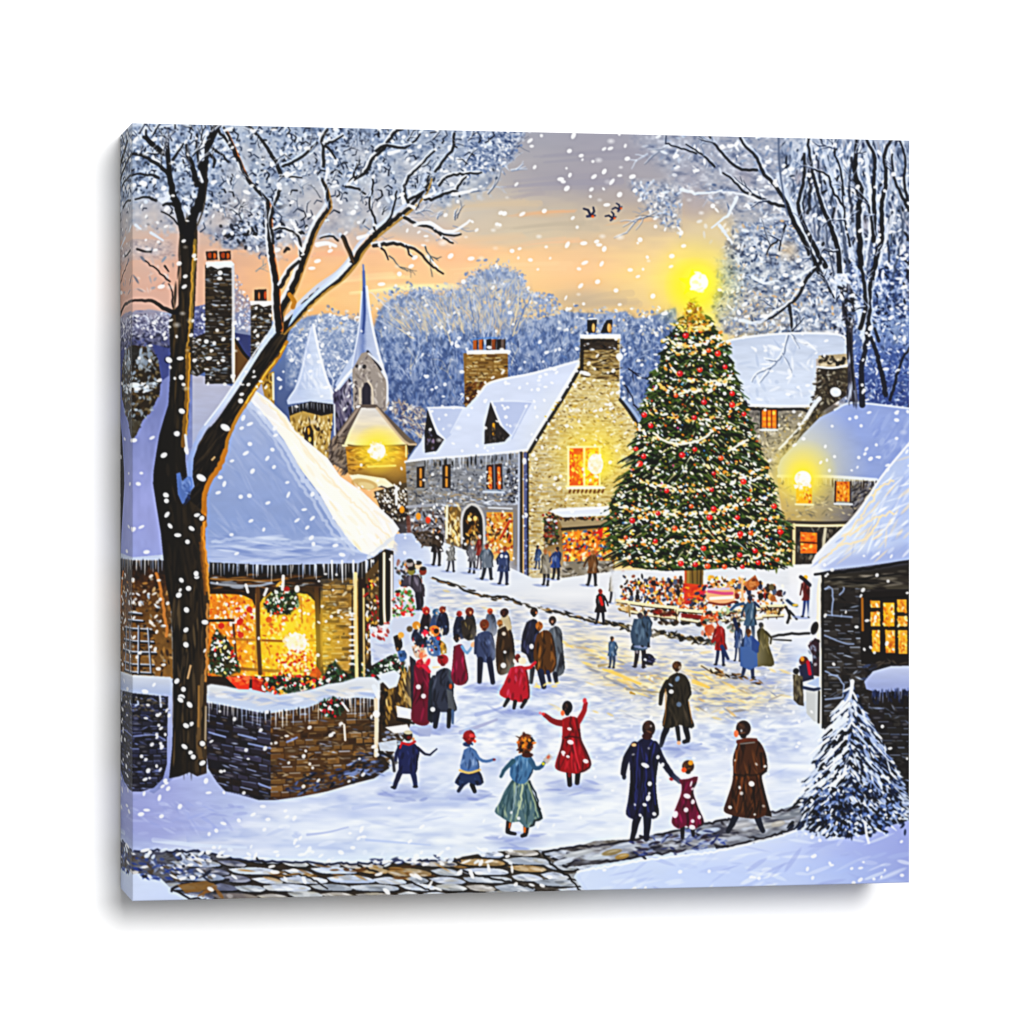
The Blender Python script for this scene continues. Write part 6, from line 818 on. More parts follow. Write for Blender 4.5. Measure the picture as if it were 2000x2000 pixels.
SN = [(372, 960), (366, 930), (366, 900), (376, 870), (390, 840), (412, 812), (436, 782), (456, 752), (478, 718), (500, 690), (520, 655), (534, 632), (546, 622), (548, 638), (530, 660), (508, 690), (488, 722), (466, 756), (444, 786), (420, 816), (398, 844), (386, 870), (378, 895), (376, 930), (380, 950)]
gpoly(SN, [(640, 'cddaf2'), (780, 'd4def2'), (860, 'a8b8e0'), (960, '7d98d4')], ang=90, n=.05); stroke([(520, 655), (478, 718), (436, 782), (400, 830)], 3, 'eef3fc', .9)
poly([(344, 925), (352, 922), (356, 940), (366, 930), (374, 932), (376, 950), (368, 975), (356, 985), (347, 965)], '5f7fc4', .9); poly([(362, 975), (370, 958), (372, 975), (358, 990)], '1c2848'); shade([(350, 930), (374, 932), (368, 975), (354, 980)], ['9ab4e8', '3a5498', 'c8d8f4'], 14, (3, 8), (1.4, 3), 1.2, .5)
dab(393, 933, 10, 6, .5, 'eef2fb'); dab(364, 880, 4, 8, -.3, 'f4f6fb'); stroke([(362, 850), (365, 880)], 5, 'e8ecf6', .9); dab(440, 835, 10, 6, .5, 'f4f6fb'); dab(470, 783, 5, 5, .8, 'f4f6fb')
# limb above the fork at (545,640): three stems
def bl(q, w, w2, gold=None, snow=1):
    if gold: stroke([(x+w*.35, y+w*.3) for x, y in q], w*.6, gold, .9, w2=w2*.6)
    if snow: stroke([(x-w*.45, y-w*.42-1) for x, y in q], w*.55+1.8, pick(['dfe7f4', 'e8eef8', 'cfdaee']), .85, w2=w2*.6+1)
    stroke(q, w, '0d0b0c', 1, w2=w2, wob=.8)
bl([(550, 645), (575, 620), (600, 592), (630, 565), (665, 540), (690, 512), (705, 488), (722, 468), (745, 448), (775, 425), (800, 405), (825, 378), (834, 360), (838, 345)], 15, 5, 'a8843c')
gpoly([(562, 640), (575, 605), (600, 585), (625, 560), (660, 530), (680, 510), (688, 515), (660, 545), (630, 568), (605, 590), (585, 612)], [(510, 'e8eefa'), (640, 'a8c0ec')], ang=90, n=.03)
bl([(545, 645), (548, 610), (560, 585), (575, 555), (588, 520), (600, 488), (612, 455), (625, 430), (640, 408), (643, 395), (634, 360), (628, 352)], 13, 5, 'a07838')
bl([(545, 640), (540, 600), (540, 560), (534, 520), (528, 480), (526, 440), (524, 400), (515, 385), (495, 365), (478, 340), (465, 310), (450, 275), (438, 250)], 13, 4, 'c8702c')
stroke([(565, 575), (575, 590), (572, 600)], 9, 'c08420', .95)
for q, w, w2 in [([(534, 475), (528, 430), (540, 390), (548, 365)], 5, 6), ([(548, 340), (535, 310), (515, 280), (495, 255), (488, 247)], 8, 4), ([(548, 560), (565, 530), (585, 510)], 8, 6), ([(588, 500), (585, 470), (570, 452), (545, 445), (535, 450)], 6, 3), ([(553, 325), (570, 318), (600, 298), (618, 280)], 5, 5), ([(548, 345), (570, 345), (590, 348)], 4, 2), ([(632, 325), (632, 290), (628, 272), (640, 255)], 6, 5), ([(632, 282), (655, 275), (670, 265)], 4, 3), ([(635, 285), (650, 300), (656, 310)], 5, 3), ([(692, 350), (715, 335), (728, 310), (750, 290), (770, 260), (785, 252)], 7, 5), ([(735, 295), (750, 285), (790, 288), (815, 270), (820, 262)], 6, 3), ([(676, 365), (690, 345), (697, 320)], 5, 3), ([(680, 365), (700, 370), (712, 380)], 5, 3), ([(730, 455), (732, 430), (722, 400), (728, 370), (728, 350)], 4, 3), ([(740, 448), (760, 430), (770, 400), (775, 375)], 4, 3), ([(797, 395), (790, 370), (800, 345), (825, 320), (848, 295)], 6, 3), ([(800, 390), (820, 380), (832, 372)], 6, 4), ([(838, 385), (860, 380), (865, 375)], 5, 4), ([(830, 390), (848, 388), (866, 378)], 5, 5), ([(850, 335), (870, 310), (885, 290), (886, 262)], 5, 5), ([(858, 362), (875, 345), (905, 340), (940, 338)], 5, 3), ([(888, 375), (905, 350), (912, 345)], 5, 3), ([(870, 378), (890, 372), (898, 382)], 5, 3), ([(790, 425), (815, 438), (840, 442), (858, 455), (880, 460), (900, 458)], 6, 3), ([(850, 450), (872, 468), (885, 475)], 4, 3), ([(730, 480), (750, 477), (775, 476), (795, 482), (815, 490), (835, 510), (850, 525), (865, 535)], 7, 3), ([(793, 480), (800, 495), (808, 503)], 4, 2), ([(690, 510), (685, 495), (672, 468), (668, 462)], 8, 8), ([(660, 470), (645, 460), (625, 465)], 4, 2), ([(745, 485), (755, 495), (758, 508)], 4, 2)]: bl(q, w, w2)
for q in [[(420, 445), (418, 400), (400, 370)]]: pass
stroke([(669, 465), (680, 490), (690, 512)], 5, '6c5028', .7)
for q, w in [([(810, 440), (840, 435), (860, 448), (885, 452), (905, 440), (918, 430)], 7), ([(700, 465), (718, 460)], 8), ([(885, 380), (910, 375), (930, 370)], 8), ([(830, 385), (850, 375), (845, 365)], 7), ([(440, 255), (455, 250)], 6), ([(620, 478), (640, 475), (655, 480)], 10), ([(590, 490), (575, 470)], 7), ([(680, 360), (690, 350)], 6), ([(640, 330), (636, 350)], 7), ([(808, 405), (798, 400)], 8), ([(835, 500), (855, 522)], 4), ([(560, 345), (575, 335)], 7), ([(545, 362), (548, 368)], 11), ([(760, 300), (780, 295)], 8)]: stroke(q, w, 'f4f7fd', .92, w2=w*.6, wob=.6)
# left stem of the big tree
for q, w, w2 in [([(368, 470), (376, 430), (390, 395), (397, 362), (399, 330), (400, 300), (412, 272), (425, 246)], 19, 13), ([(358, 450), (348, 410), (338, 375), (332, 345), (328, 310), (327, 275)], 16, 7), ([(398, 345), (390, 320), (385, 290), (384, 262)], 8, 4), ([(385, 360), (375, 325), (366, 300), (365, 285)], 12, 6), ([(392, 365), (378, 350)], 8, 5), ([(328, 340), (310, 322), (290, 310), (272, 303), (258, 302)], 8, 5), ([(322, 302), (305, 285), (290, 270), (284, 255)], 8, 3), ([(318, 300), (295, 282), (282, 268)], 8, 6), ([(338, 312), (350, 295), (358, 282)], 6, 3), ([(310, 348), (300, 342), (275, 341), (258, 342)], 5, 3), ([(342, 402), (330, 398), (318, 400)], 7, 4), ([(305, 392), (285, 385), (265, 390)], 5, 3), ([(425, 250), (440, 272), (455, 295), (464, 315)], 5, 4), ([(408, 300), (420, 312), (418, 325)], 6, 4), ([(415, 290), (435, 305), (445, 318)], 5, 3), ([(345, 610), (325, 605), (312, 595), (295, 588), (270, 586), (258, 588)], 9, 4), ([(332, 550), (315, 535), (300, 522), (285, 510)], 3, 2), ([(338, 600), (335, 570), (330, 555)], 3, 2), ([(268, 487), (285, 492), (295, 492)], 4, 4), ([(322, 520), (328, 530)], 4, 2), ([(350, 440), (330, 420), (315, 415)], 3, 2)]: stroke(q, w, '0f0d10', 1, w2=w2, wob=.9)
stroke([(386, 440), (398, 405), (402, 370), (403, 330)], 3, '3a2f20', .8)
for q, w in [([(395, 355), (390, 335)], 6), ([(394, 310), (396, 275), (405, 258)], 11), ([(318, 392), (330, 385), (322, 378)], 12), ([(300, 308), (312, 316)], 9), ([(362, 405), (370, 418)], 8), ([(265, 440), (275, 448)], 6), ([(295, 455), (318, 470)], 6), ([(300, 250), (345, 245)], 3)]: stroke(q, w, 'dfe6f4', .92, w2=w*.6, wob=.6)
for k in range(70):
    x, y = RNG.uniform(430, 930), RNG.uniform(255, 430); twig(x, y, -PI/2+RNG.normal(.2, .7), RNG.uniform(12, 28), RNG.uniform(1.6, 2.8), pick(['39455e', '23283a', '5c6c88', '10131c']), 1, 'e8eef6', .5, .7)
for k in range(26):
    x, y = RNG.uniform(262, 420), RNG.uniform(250, 330); twig(x, y, -PI/2+RNG.normal(0, .8), RNG.uniform(12, 30), RNG.uniform(2, 3.4), pick(['23283a', '10131c']), 1, 'e8eef6', .5, .8)
twig(760, 500, .5, 30, 2.4, '4c5c64', 2); twig(830, 480, .9, 34, 2.6, '3c5058', 2); twig(500, 530, -.6, 26, 2.4, '6c8ca0', 2, None, .5, .6); stroke([(262, 1004), (262, 1010)], 1, '000000', 0)
# ---- birds
for x, y, s, a in ((1153, 420, 1.0, .3), (1196, 426, .8, -.2), (1209, 408, .75, -.5)):
    c_, s_ = math.cos(a), math.sin(a); R_ = lambda u, v: (x+(u*c_-v*s_)*s, y+(u*s_+v*c_)*s)
    stroke([R_(-16, -8), R_(-7, -8), R_(0, 0)], 3.4*s, '1a2648', w2=5*s); stroke([R_(1, -16), R_(5, -9), R_(2, 0)], 3*s, '1a2648', w2=5*s); stroke([R_(-5, 4), R_(3, 1), R_(9, -2)], 5*s, '223058', w2=3*s); dab(*R_(5, 1), 3*s, 2.6*s, 0, 'e8681c')
for p, rx, ry, al in [((1240, 1318), 110, 30, .5), ((1400, 1335), 110, 26, .5), ((1120, 1262), 110, 26, .3), ((1320, 1390), 130, 20, .3)]:
    glow(p[0], p[1], rx, 'fbe2a0', al*.5, .8, ry=ry)
# ---- larger figures, drawn one by one
def fig(coat, pts, hi=None, lo=None, n=14, ang=PI/2):
    q = np.asarray(pts, float); c0 = q.mean(0)
    poly(smooth(list(c0+(q-c0)*1.0)+[pts[0]]), coat)
    y0, y1 = q[:, 1].min(), q[:, 1].max()
    C = smooth(list(pts)+[pts[0]]); xl, xr = q[:, 0].min(), q[:, 0].max()
    def inner():
        scat(pts, int(n*.8), [hi or mix(coat, 'ffffff', .3), lo or mix(coat, '000000', .55), lo or mix(coat, '000000', .4)], ((y1-y0)*.07, (y1-y0)*.16), (1.2, 3), ang, .25, (.35, .75))
        stroke(list(C[len(C)//6:len(C)//2]), max((xr-xl)*.10, 2), mix(coat, '000000', .65), .7, sm=False)
    clipped(C, inner)
def halo(x, y, rx, ry): glow(x, y, rx, 'f2f3f6', .6, .7, ry=ry)
def head(x, y, a, b, hair, face=None, fx=0, fy=0):
    a *= .9; b *= .92
    dab(x, y, a, b, 0, hair)
    for k in range(5): dab(x+RNG.normal(0, a*.4), y+RNG.normal(-b*.1, b*.4), a*.45, 1.5, RNG.uniform(0, PI), mix(hair, 'ffb070' if k % 2 else '000000', .4), .75)
    dab(x, y+b*.95, a*.42, b*.3, 0, mix(hair, '000000', .3)); dab(x-a*.25, y-b*.3, a*.5, b*.4, .5, mix(hair, 'c89060', .25), .6)
    if face: dab(x+fx*.85, y+fy*.7, a*.28, b*.36, 0, face, .9)
L = lambda q, w, c, w2=None: stroke(q, w, c, 1, w2=w2 or w*.75, wob=.3)
# crowd beside the stall
for x, y, c in ((800, 1100, 'a89c98'), (817, 1104, 'e8c8a8'), (826, 1115, '8c3c24'), (803, 1115, '8c8440')): dab(x, y, 7, 8, 0, c); dab(x, y-5, 6.5, 4, 0, '2a2220')
fig('4c4450', [(790, 1128), (812, 1122), (824, 1140), (822, 1190), (812, 1160), (800, 1145), (782, 1145)], '8c8494'); L([(815, 1160), (818, 1188)], 9, '2a2434')
for x, y, r, h, c, ch in [(832, 1192, 8, 'c02420', '2a1c24', 1), (851, 1195, 7, '2c6ca0', '3a4c70', 1), (864, 1190, 7, '8c3418', '1c2440', 1), (897, 1198, 6, 'a8281c', '222840', 1), (917, 1194, 9, '7c2c14', '30343c', 1), (957, 1193, 6, 'c8582c', '4c5468', 1), (986, 1195, 8, '34100c', 'c8b48c', 1)]:
    halo(x, y+15, 15, 30); fig(c, [(x-6, y+6), (x+7, y+6), (x+13, y+30), (x+10, y+48), (x-9, y+48), (x-12, y+28)], n=8); head(x, y, r, r, h, 'e8a878' if r > 6 else None, 2, 3)
fig('38302a', [(900, 1212), (924, 1208), (930, 1240), (922, 1250), (905, 1245)], 'a08c50'); fig('222a44', [(855, 1212), (872, 1215), (873, 1240), (862, 1240)], '6c84b0')
for q, c, hi in [([(808, 1230), (822, 1222), (832, 1236), (836, 1262), (815, 1262), (803, 1246)], '262c40', '7c8ca8'), ([(832, 1250), (852, 1240), (862, 1262), (858, 1280), (838, 1278)], '4c6c9c', '8cacd8'), ([(858, 1248), (870, 1258), (872, 1275), (862, 1278)], 'c89c3c', 'f0d080'), ([(804, 1262), (826, 1262), (828, 1284), (812, 1284)], 'd8b8a0', 'ffffff'), ([(768, 1243), (780, 1240), (786, 1262), (775, 1272)], '241c18', 'e8b070'), ([(776, 1272), (790, 1270), (794, 1285), (782, 1292)], '4c74ac', '8cacd8')]: fig(q and c, q, hi, n=10)
for x, y, r, c in ((813, 1221, 8, 'd89838'), (830, 1236, 7, 'e83450'), (848, 1232, 11, 'f0883c'), (852, 1232, 5, '2a1c18'), (783, 1240, 6, 'e8b458'), (800, 1228, 6, '6c5c44'), (856, 1246, 4, 'd82838'), (826, 1280, 8, 'e86838')): dab(x, y, r, r, 0, c)
scat([(800, 1225), (872, 1225), (870, 1290), (806, 1290)], 50, ['f4e8dc', '1c1418', 'e8a468', 'c02838', 'ffffff', '2c3450', 'f8e0c0'], (2, 5), (1.4, 2.6), 1, .8, (.7, 1))
# woman in maroon with red scarf, figure in slate coat
halo(830, 1350, 40, 95); poly([(800, 1280), (812, 1290), (812, 1400), (804, 1400)], '1c1a28', .9); fig('6e1230', [(808, 1300), (825, 1292), (838, 1305), (841, 1340), (839, 1380), (838, 1412), (820, 1416), (803, 1404), (806, 1370), (808, 1335)], 'a01c48', '3c0a1c', 20)
head(822, 1296, 11, 10, 'c81838', 'f0c0a0', 8, 0); L([(828, 1300), (838, 1312)], 9, 'd82848'); dab(836, 1293, 4, 8, .3, 'e83850'); dab(829, 1288, 4, 5, 0, 'f8dcc8')
fig('262a38', [(838, 1330), (850, 1318), (852, 1395), (842, 1412), (835, 1405)], '4a5064')
fig('363b4c', [(852, 1312), (866, 1304), (880, 1308), (886, 1330), (886, 1360), (892, 1386), (878, 1390), (860, 1390), (846, 1384), (845, 1345)], '6a7084', '14151f', 24); poly([(872, 1345), (884, 1350), (891, 1386), (876, 1388)], '62666a', .8)
L([(854, 1388), (850, 1418)], 12, '1c2134'); L([(878, 1388), (876, 1418)], 10, '17171f'); L([(884, 1388), (884, 1412)], 6, '4c6488'); head(865, 1288, 12, 11, 'a81420'); dab(861, 1283, 5, 3, .3, '5c0c10'); dab(880, 1340, 3, 5, 0, 'b85020'); L([(846, 1303), (858, 1302)], 4, 'f4e0b8')
for x, y in ((817, 1341), (827, 1359), (845, 1385)): dab(x, y, 4.6, 4.6, 0, 'ffffff')
# magenta dress, blue coat man, brown coats
halo(896, 1290, 28, 55); fig('7c1236', [(886, 1262), (902, 1258), (908, 1285), (914, 1328), (896, 1338), (882, 1326), (884, 1290)], 'c02c60', '3c0a1c', 16); head(892, 1245, 7, 8, '1c1418', 'f0c8a8', 6, 2); L([(902, 1262), (912, 1275), (922, 1262)], 6, '7ca4cc'); dab(924, 1258, 4, 6, .5, 'f0a878')
halo(948, 1270, 34, 75); fig('3f4a6c', [(932, 1238), (946, 1232), (960, 1236), (967, 1262), (966, 1288), (950, 1294), (933, 1286), (928, 1262)], '7080a8', '20263c', 22); L([(938, 1288), (936, 1330)], 12, '18203a'); L([(956, 1288), (962, 1332)], 12, '1a2140'); head(946, 1219, 10, 11, '7c3c18'); L([(930, 1245), (928, 1275)], 7, '343e5c')
halo(985, 1260, 30, 65); fig('3b2918', [(972, 1230), (988, 1222), (1000, 1236), (1005, 1270), (1004, 1300), (990, 1315), (972, 1314), (968, 1270)], '6a4c2c', '14100a', 22); head(976, 1216, 6, 7, 'a87030'); head(984, 1196, 8, 8, '3c1810'); poly([(980, 1208), (994, 1206), (1000, 1226), (992, 1232)], 'c8b894'); dab(984, 1237, 4, 4, 0, 'c8b8a8'); dab(983, 1299, 5, 5, 0, 'ffffff'); dab(986, 1273, 3, 3, 0, 'c8c8cc')
halo(1042, 1250, 40, 85); fig('292a3c', [(1028, 1215), (1042, 1208), (1052, 1218), (1052, 1250), (1046, 1290), (1036, 1296), (1028, 1278), (1018, 1272), (1020, 1240)], '50547c', '12121c', 20); head(1043, 1194, 8, 9, '1c1410', 'e89868', 5, 3)
fig('60666e', [(1070, 1232), (1084, 1222), (1096, 1230), (1099, 1262), (1103, 1305), (1096, 1318), (1082, 1318), (1076, 1280)], '9aa0a8', '23242c', 18); head(1079, 1211, 8, 9, '2a1a18', 'c89880', -1, 4); L([(1084, 1316), (1086, 1330)], 10, '1a2034')
fig('5a3814', [(1048, 1240), (1062, 1230), (1076, 1236), (1084, 1264), (1086, 1300), (1076, 1314), (1058, 1316), (1046, 1306), (1042, 1270)], 'b07434', '21140a', 26); head(1053, 1222, 8, 9, 'b06a24'); L([(1056, 1312), (1062, 1340)], 13, '1c2640'); L([(1040, 1305), (1037, 1332)], 10, '16141c'); L([(1070, 1312), (1074, 1330)], 8, '1c2c50'); dab(1038, 1262, 4, 5, 0, 'ffffff')
scat([(1036, 1335), (1095, 1330), (1090, 1340), (1050, 1345)], 8, ['f8e098'], (3, 6), (1.6, 2.6), 0)
# girl in the red cape
halo(1008, 1330, 40, 60); fig('b81830', [(997, 1304), (1012, 1300), (1026, 1303), (1032, 1325), (1034, 1362), (1022, 1370), (1005, 1369), (976, 1356), (984, 1335)], 'e05878', '700c1c', 24); L([(1024, 1305), (1036, 1302), (1046, 1293)], 7, 'c02030'); head(1011, 1284, 6, 8, '7c1c14'); dab(1020, 1290, 8, 7, .4, 'f0e4c8'); dab(1006, 1292, 3, 6, -.5, 'f8f0e0')
for a, b in (((992, 1366), (985, 1378)), ((1006, 1370), (1004, 1382)), ((1026, 1368), (1018, 1380))): L([a, b], 8, '0f1018')
# boy in navy
halo(795, 1490, 34, 58); L([(786, 1500), (776, 1520), (770, 1537)], 12, '1c2248', 8); L([(803, 1500), (809, 1518), (811, 1535)], 13, '22305c', 8); dab(768, 1537, 5, 2.4, 0, '0f0f18'); dab(811, 1536, 5, 2.4, 0, '0f0f18')
fig('232a58', [(784, 1453), (797, 1450), (811, 1453), (819, 1466), (816, 1486), (813, 1508), (797, 1511), (780, 1508), (778, 1484), (776, 1466)], '36407c', '121430', 22)
L([(815, 1460), (830, 1472), (840, 1474), (853, 1462)], 6, '1c2144', 2.4); L([(781, 1458), (774, 1472), (773, 1484)], 8, '1f2650', 6); dab(797, 1437, 8.5, 10, 0, '241a14'); dab(797, 1430, 8.5, 4, 0, 'cfc8ac'); dab(799, 1440, 5, 4, 0, '6c1a18'); stroke([(787, 1451), (798, 1454), (810, 1448)], 5, 'b81c24'); stroke([(785, 1450), (781, 1460)], 4, 'c02030'); dab(807, 1443, 2.4, 3.4, .3, 'd89058')
# child in red cap
halo(916, 1495, 42, 62); L([(903, 1532), (896, 1544)], 9, '1c2c4c'); L([(922, 1532), (927, 1545)], 10, '10141c'); fig('24365c', [(899, 1508), (918, 1510), (936, 1506), (944, 1528), (932, 1534), (916, 1528), (904, 1536), (888, 1528)], '3c5480', '101a30', 14)
fig('5c7cac', [(906, 1464), (918, 1458), (930, 1466), (934, 1484), (935, 1502), (917, 1508), (899, 1500), (902, 1480)], '9cb4d8', '34507c', 20); L([(926, 1468), (935, 1481), (950, 1487), (963, 1483)], 7, '5c80b0'); dab(965, 1483, 3, 2.4, 0, '8c3c4c'); stroke([(898, 1504), (916, 1509), (937, 1503)], 4.4, 'e0bc78'); dab(914, 1453, 10, 5, 0, '26406c'); head(916, 1438, 13, 13, '9c1016'); dab(921, 1436, 5, 4, 0, 'e04c4c'); dab(927, 1447, 3, 3, 0, 'f0582c'); L([(920, 1456), (932, 1466)], 4, 'dfe8f4')
# girl in teal dress
halo(1028, 1540, 62, 100); L([(994, 1605), (992, 1624), (1006, 1628)], 11, '181018', 6); L([(1028, 1612), (1026, 1630), (1020, 1632)], 12, '181418', 7); L([(996, 1608), (995, 1616)], 4, 'c87840'); L([(1025, 1616), (1024, 1624)], 5, 'e08030')
fig('5b7880', [(1000, 1522), (1014, 1528), (1030, 1522), (1040, 1545), (1050, 1568), (1060, 1598), (1046, 1604), (1044, 1612), (1026, 1616), (1014, 1604), (998, 1606), (980, 1596), (966, 1584), (976, 1566), (985, 1545)], 'b4c4a4', '2c4a54', 60)
for q, c in [([(1020, 1530), (1018, 1560), (1008, 1595)], 'c8d4b0'), ([(1032, 1530), (1042, 1560), (1050, 1595)], 'a8b898'), ([(995, 1535), (985, 1560), (978, 1580)], '3c5c68'), ([(1010, 1535), (1004, 1565), (1000, 1598)], '8ca4ac'), ([(1026, 1545), (1030, 1580), (1028, 1608)], '2c4c50'), ([(1034, 1525), (1048, 1555), (1054, 1580)], '14242c')]: stroke(q, 4, c, .85, w2=2.4, wob=.8)
fig('4f7ca4', [(1006, 1478), (1022, 1472), (1038, 1478), (1042, 1500), (1036, 1516), (1024, 1530), (1008, 1528), (996, 1514), (998, 1492)], '9cc0dc', '23466c', 26); L([(1002, 1486), (988, 1500), (978, 1516)], 10, '3c6478', 6); L([(1036, 1484), (1046, 1500), (1058, 1496), (1062, 1490)], 10, '3c6484', 7); poly([(1060, 1484), (1072, 1470), (1080, 1478), (1068, 1492)], 'c4b8b0'); dab(1071, 1478, 3, 4, .6, 'c85c40'); dab(1061, 1491, 3, 3, 0, 'd8d020'); head(1026, 1452, 17, 21, '8a4c1c'); scat(E(1026, 1452, 16, 20), 34, ['1c120c', 'f09830', '5c2c10', '100c0a', 'e07c20'], (3, 6), (1.8, 3.4), 1, 1.2, (.8, 1)); dab(1030, 1474, 11, 5, 0, '4a2010')
# woman in red, arms raised
halo(1115, 1450, 60, 98); L([(1111, 1505), (1113, 1532)], 11, '1c0c14', 9); L([(1129, 1504), (1127, 1528)], 11, '140c14', 9); dab(1112, 1513, 4, 5, 0, '7c1420'); L([(1100, 1412), (1082, 1409), (1064, 1396)], 13, '8e0f18', 8); L([(1128, 1410), (1139, 1392), (1144, 1373)], 12, 'a81420', 8); dab(1061, 1394, 3.4, 3, 0, 'e05050'); dab(1055, 1392, 2.6, 2.6, 0, 'e890a0'); dab(1142, 1368, 4, 5.5, 0, 'd8505c')
fig('9c0f1c', [(1098, 1404), (1114, 1398), (1130, 1404), (1133, 1425), (1136, 1445), (1146, 1466), (1155, 1492), (1146, 1504), (1128, 1510), (1104, 1508), (1085, 1500), (1087, 1482), (1096, 1456), (1098, 1434)], 'd02838', '560812', 36)
for q, c in [([(1118, 1440), (1124, 1470), (1132, 1500)], 'd83444'), ([(1100, 1445), (1092, 1480), (1092, 1498)], '5c0810'), ([(1130, 1440), (1140, 1465), (1148, 1490)], '6c0c14'), ([(1104, 1440), (1112, 1438), (1130, 1440)], '4c0a10')]: stroke(q, 4.4, c, .85, w2=2.4)
head(1108, 1381, 11, 14, '14121c'); dab(1099, 1392, 4, 5.4, 0, 'f07c50'); 
for x, y, r in ((1112, 1423, 4), (1114, 1449, 6), (1100, 1469, 4.4), (1109, 1477, 3.4), (1144, 1486, 5.5)): dab(x, y, r, r*.7, .3, 'ffffff')
# man in olive coat
halo(1322, 1365, 42, 98); L([(1303, 1418), (1295, 1440), (1291, 1456)], 13, '15192a', 8); L([(1323, 1420), (1326, 1444)], 9, '1a1c28', 7); L([(1339, 1418), (1344, 1446), (1336, 1448)], 12, '141826', 8); dab(1326, 1450, 4, 4, 0, 'e8b898'); L([(1304, 1332), (1293, 1352), (1290, 1374)], 12, '2c261c', 7)
fig('332d22', [(1308, 1320), (1322, 1313), (1338, 1318), (1347, 1334), (1350, 1356), (1344, 1366), (1348, 1392), (1356, 1418), (1344, 1421), (1328, 1415), (1312, 1421), (1294, 1417), (1299, 1385), (1303, 1358), (1298, 1338)], '54493a', '14110c', 44); stroke([(1300, 1345), (1300, 1390), (1296, 1415)], 2.2, 'a8783c', .8); stroke([(1345, 1370), (1352, 1412)], 2.2, 'a8783c', .8); head(1322, 1300, 10, 10, '54371a'); dab(1311, 1350, 4.6, 4, 0, 'ffffff'); dab(1323, 1325, 4, 6, .5, '7c94b0', .9); dab(1326, 1375, 5, 5, .5, '7084a0', .8); dab(1310, 1337, 5, 2, .6, 'a0acbc')
# man in long navy coat holding a child's hand
halo(1255, 1520, 60, 115); L([(1246, 1592), (1240, 1615), (1235, 1638)], 16, '14172a', 9); L([(1264, 1592), (1264, 1615), (1262, 1638)], 17, '171a30', 10); L([(1240, 1456), (1224, 1480), (1217, 1510)], 17, '1b1c34', 11); dab(1219, 1516, 4, 6, 0, '14203c'); L([(1278, 1454), (1294, 1486), (1312, 1512), (1328, 1526)], 16, '1c1d3c', 9)
fig('1e1e3c', [(1240, 1452), (1258, 1440), (1276, 1446), (1288, 1470), (1284, 1500), (1281, 1530), (1284, 1565), (1287, 1590), (1276, 1599), (1262, 1594), (1250, 1594), (1240, 1600), (1223, 1590), (1227, 1560), (1231, 1520), (1230, 1480)], '34387c', '0d0d18', 56); head(1267, 1422, 14, 17, '34201c'); dab(1264, 1437, 10, 7, 0, '3c1c18'); dab(1238, 1454, 5, 3.4, 0, 'e8b890'); dab(1311, 1521, 4, 3, .5, '9c1820')
for q in [[(1245, 1470), (1243, 1530), (1240, 1580)], [(1262, 1480), (1262, 1540), (1266, 1585)], [(1276, 1520), (1278, 1570)]]: stroke(q, 3.4, '2c3270', .8, wob=.8)
for x, y, a, b in ((1260, 1494, 8, 4), (1269, 1530, 4, 4.4), (1266, 1558, 4, 6), (1259, 1571, 4, 3), (1278, 1589, 4, 3.4), (1294, 1493, 3.4, 4.4), (1285, 1478, 3, 4), (1268, 1549, 2, 3)): dab(x, y, a, b, .4, 'ffffff')
# child in maroon dress
halo(1344, 1560, 42, 80); L([(1333, 1612), (1333, 1634)], 9, '140c18', 7); L([(1352, 1612), (1354, 1630)], 9, '140c18', 6); fig('6c0c38', [(1326, 1522), (1345, 1520), (1356, 1516), (1363, 1516), (1360, 1530), (1354, 1545), (1362, 1572), (1375, 1604), (1366, 1614), (1352, 1618), (1340, 1612), (1326, 1618), (1312, 1606), (1318, 1582), (1330, 1550), (1331, 1532)], 'a81c5c', '3c0620', 34); dab(1345, 1512, 11, 6, 0, 'e8ecf4'); head(1344, 1496, 13, 13, '4a2c14'); dab(1349, 1489, 5, 5, 0, 'e0a030'); dab(1336, 1503, 5, 5, 0, 'e8642c'); 
for x, y, a, b in ((1342, 1554, 7, 4.6), (1319, 1590, 5, 7), (1340, 1581, 4.4, 4.6), (1353, 1565, 3, 5), (1352, 1615, 6, 4.6), (1366, 1595, 3.4, 4), (1353, 1603, 3.4, 3.4), (1350, 1530, 1.6, 6)): dab(x, y, a, b, .3, 'fdf4fa')
# man in brown overcoat
halo(1462, 1520, 62, 112); L([(1438, 1590), (1430, 1608), (1422, 1622)], 14, '1b2030', 9); L([(1478, 1590), (1484, 1608), (1490, 1622)], 14, '1c2234', 9); fig('4a2a17', [(1442, 1448), (1456, 1442), (1474, 1442), (1488, 1454), (1497, 1478), (1498, 1506), (1488, 1514), (1494, 1545), (1504, 1582), (1507, 1594), (1494, 1592), (1478, 1598), (1452, 1596), (1432, 1592), (1414, 1583), (1420, 1560), (1430, 1528), (1432, 1505), (1432, 1478)], '7c4a24', '20120a', 70)
for q, c in [([(1438, 1465), (1436, 1500), (1440, 1520)], '8c5428'), ([(1450, 1520), (1444, 1555), (1438, 1585)], '7a4420'), ([(1470, 1530), (1474, 1565), (1472, 1592)], '1c100a'), ([(1487, 1470), (1488, 1500)], '1c100a'), ([(1435, 1512), (1460, 1514), (1490, 1510)], '2a180c')]: stroke(q, 4.4, c, .8, w2=2.4, wob=.8)
head(1452, 1422, 16, 17, '34201a'); dab(1438, 1432, 4.6, 7, 0, 'e8845c'); L([(1442, 1448), (1460, 1444), (1476, 1444)], 8, '6a3418'); stroke([(1446, 1452), (1474, 1449)], 2.4, '8c8480', .9)
for x, y, r in ((1468, 1530, 5.6), (1426, 1576, 3.6)): dab(x, y, r, r*.9, .4, 'ffffff')
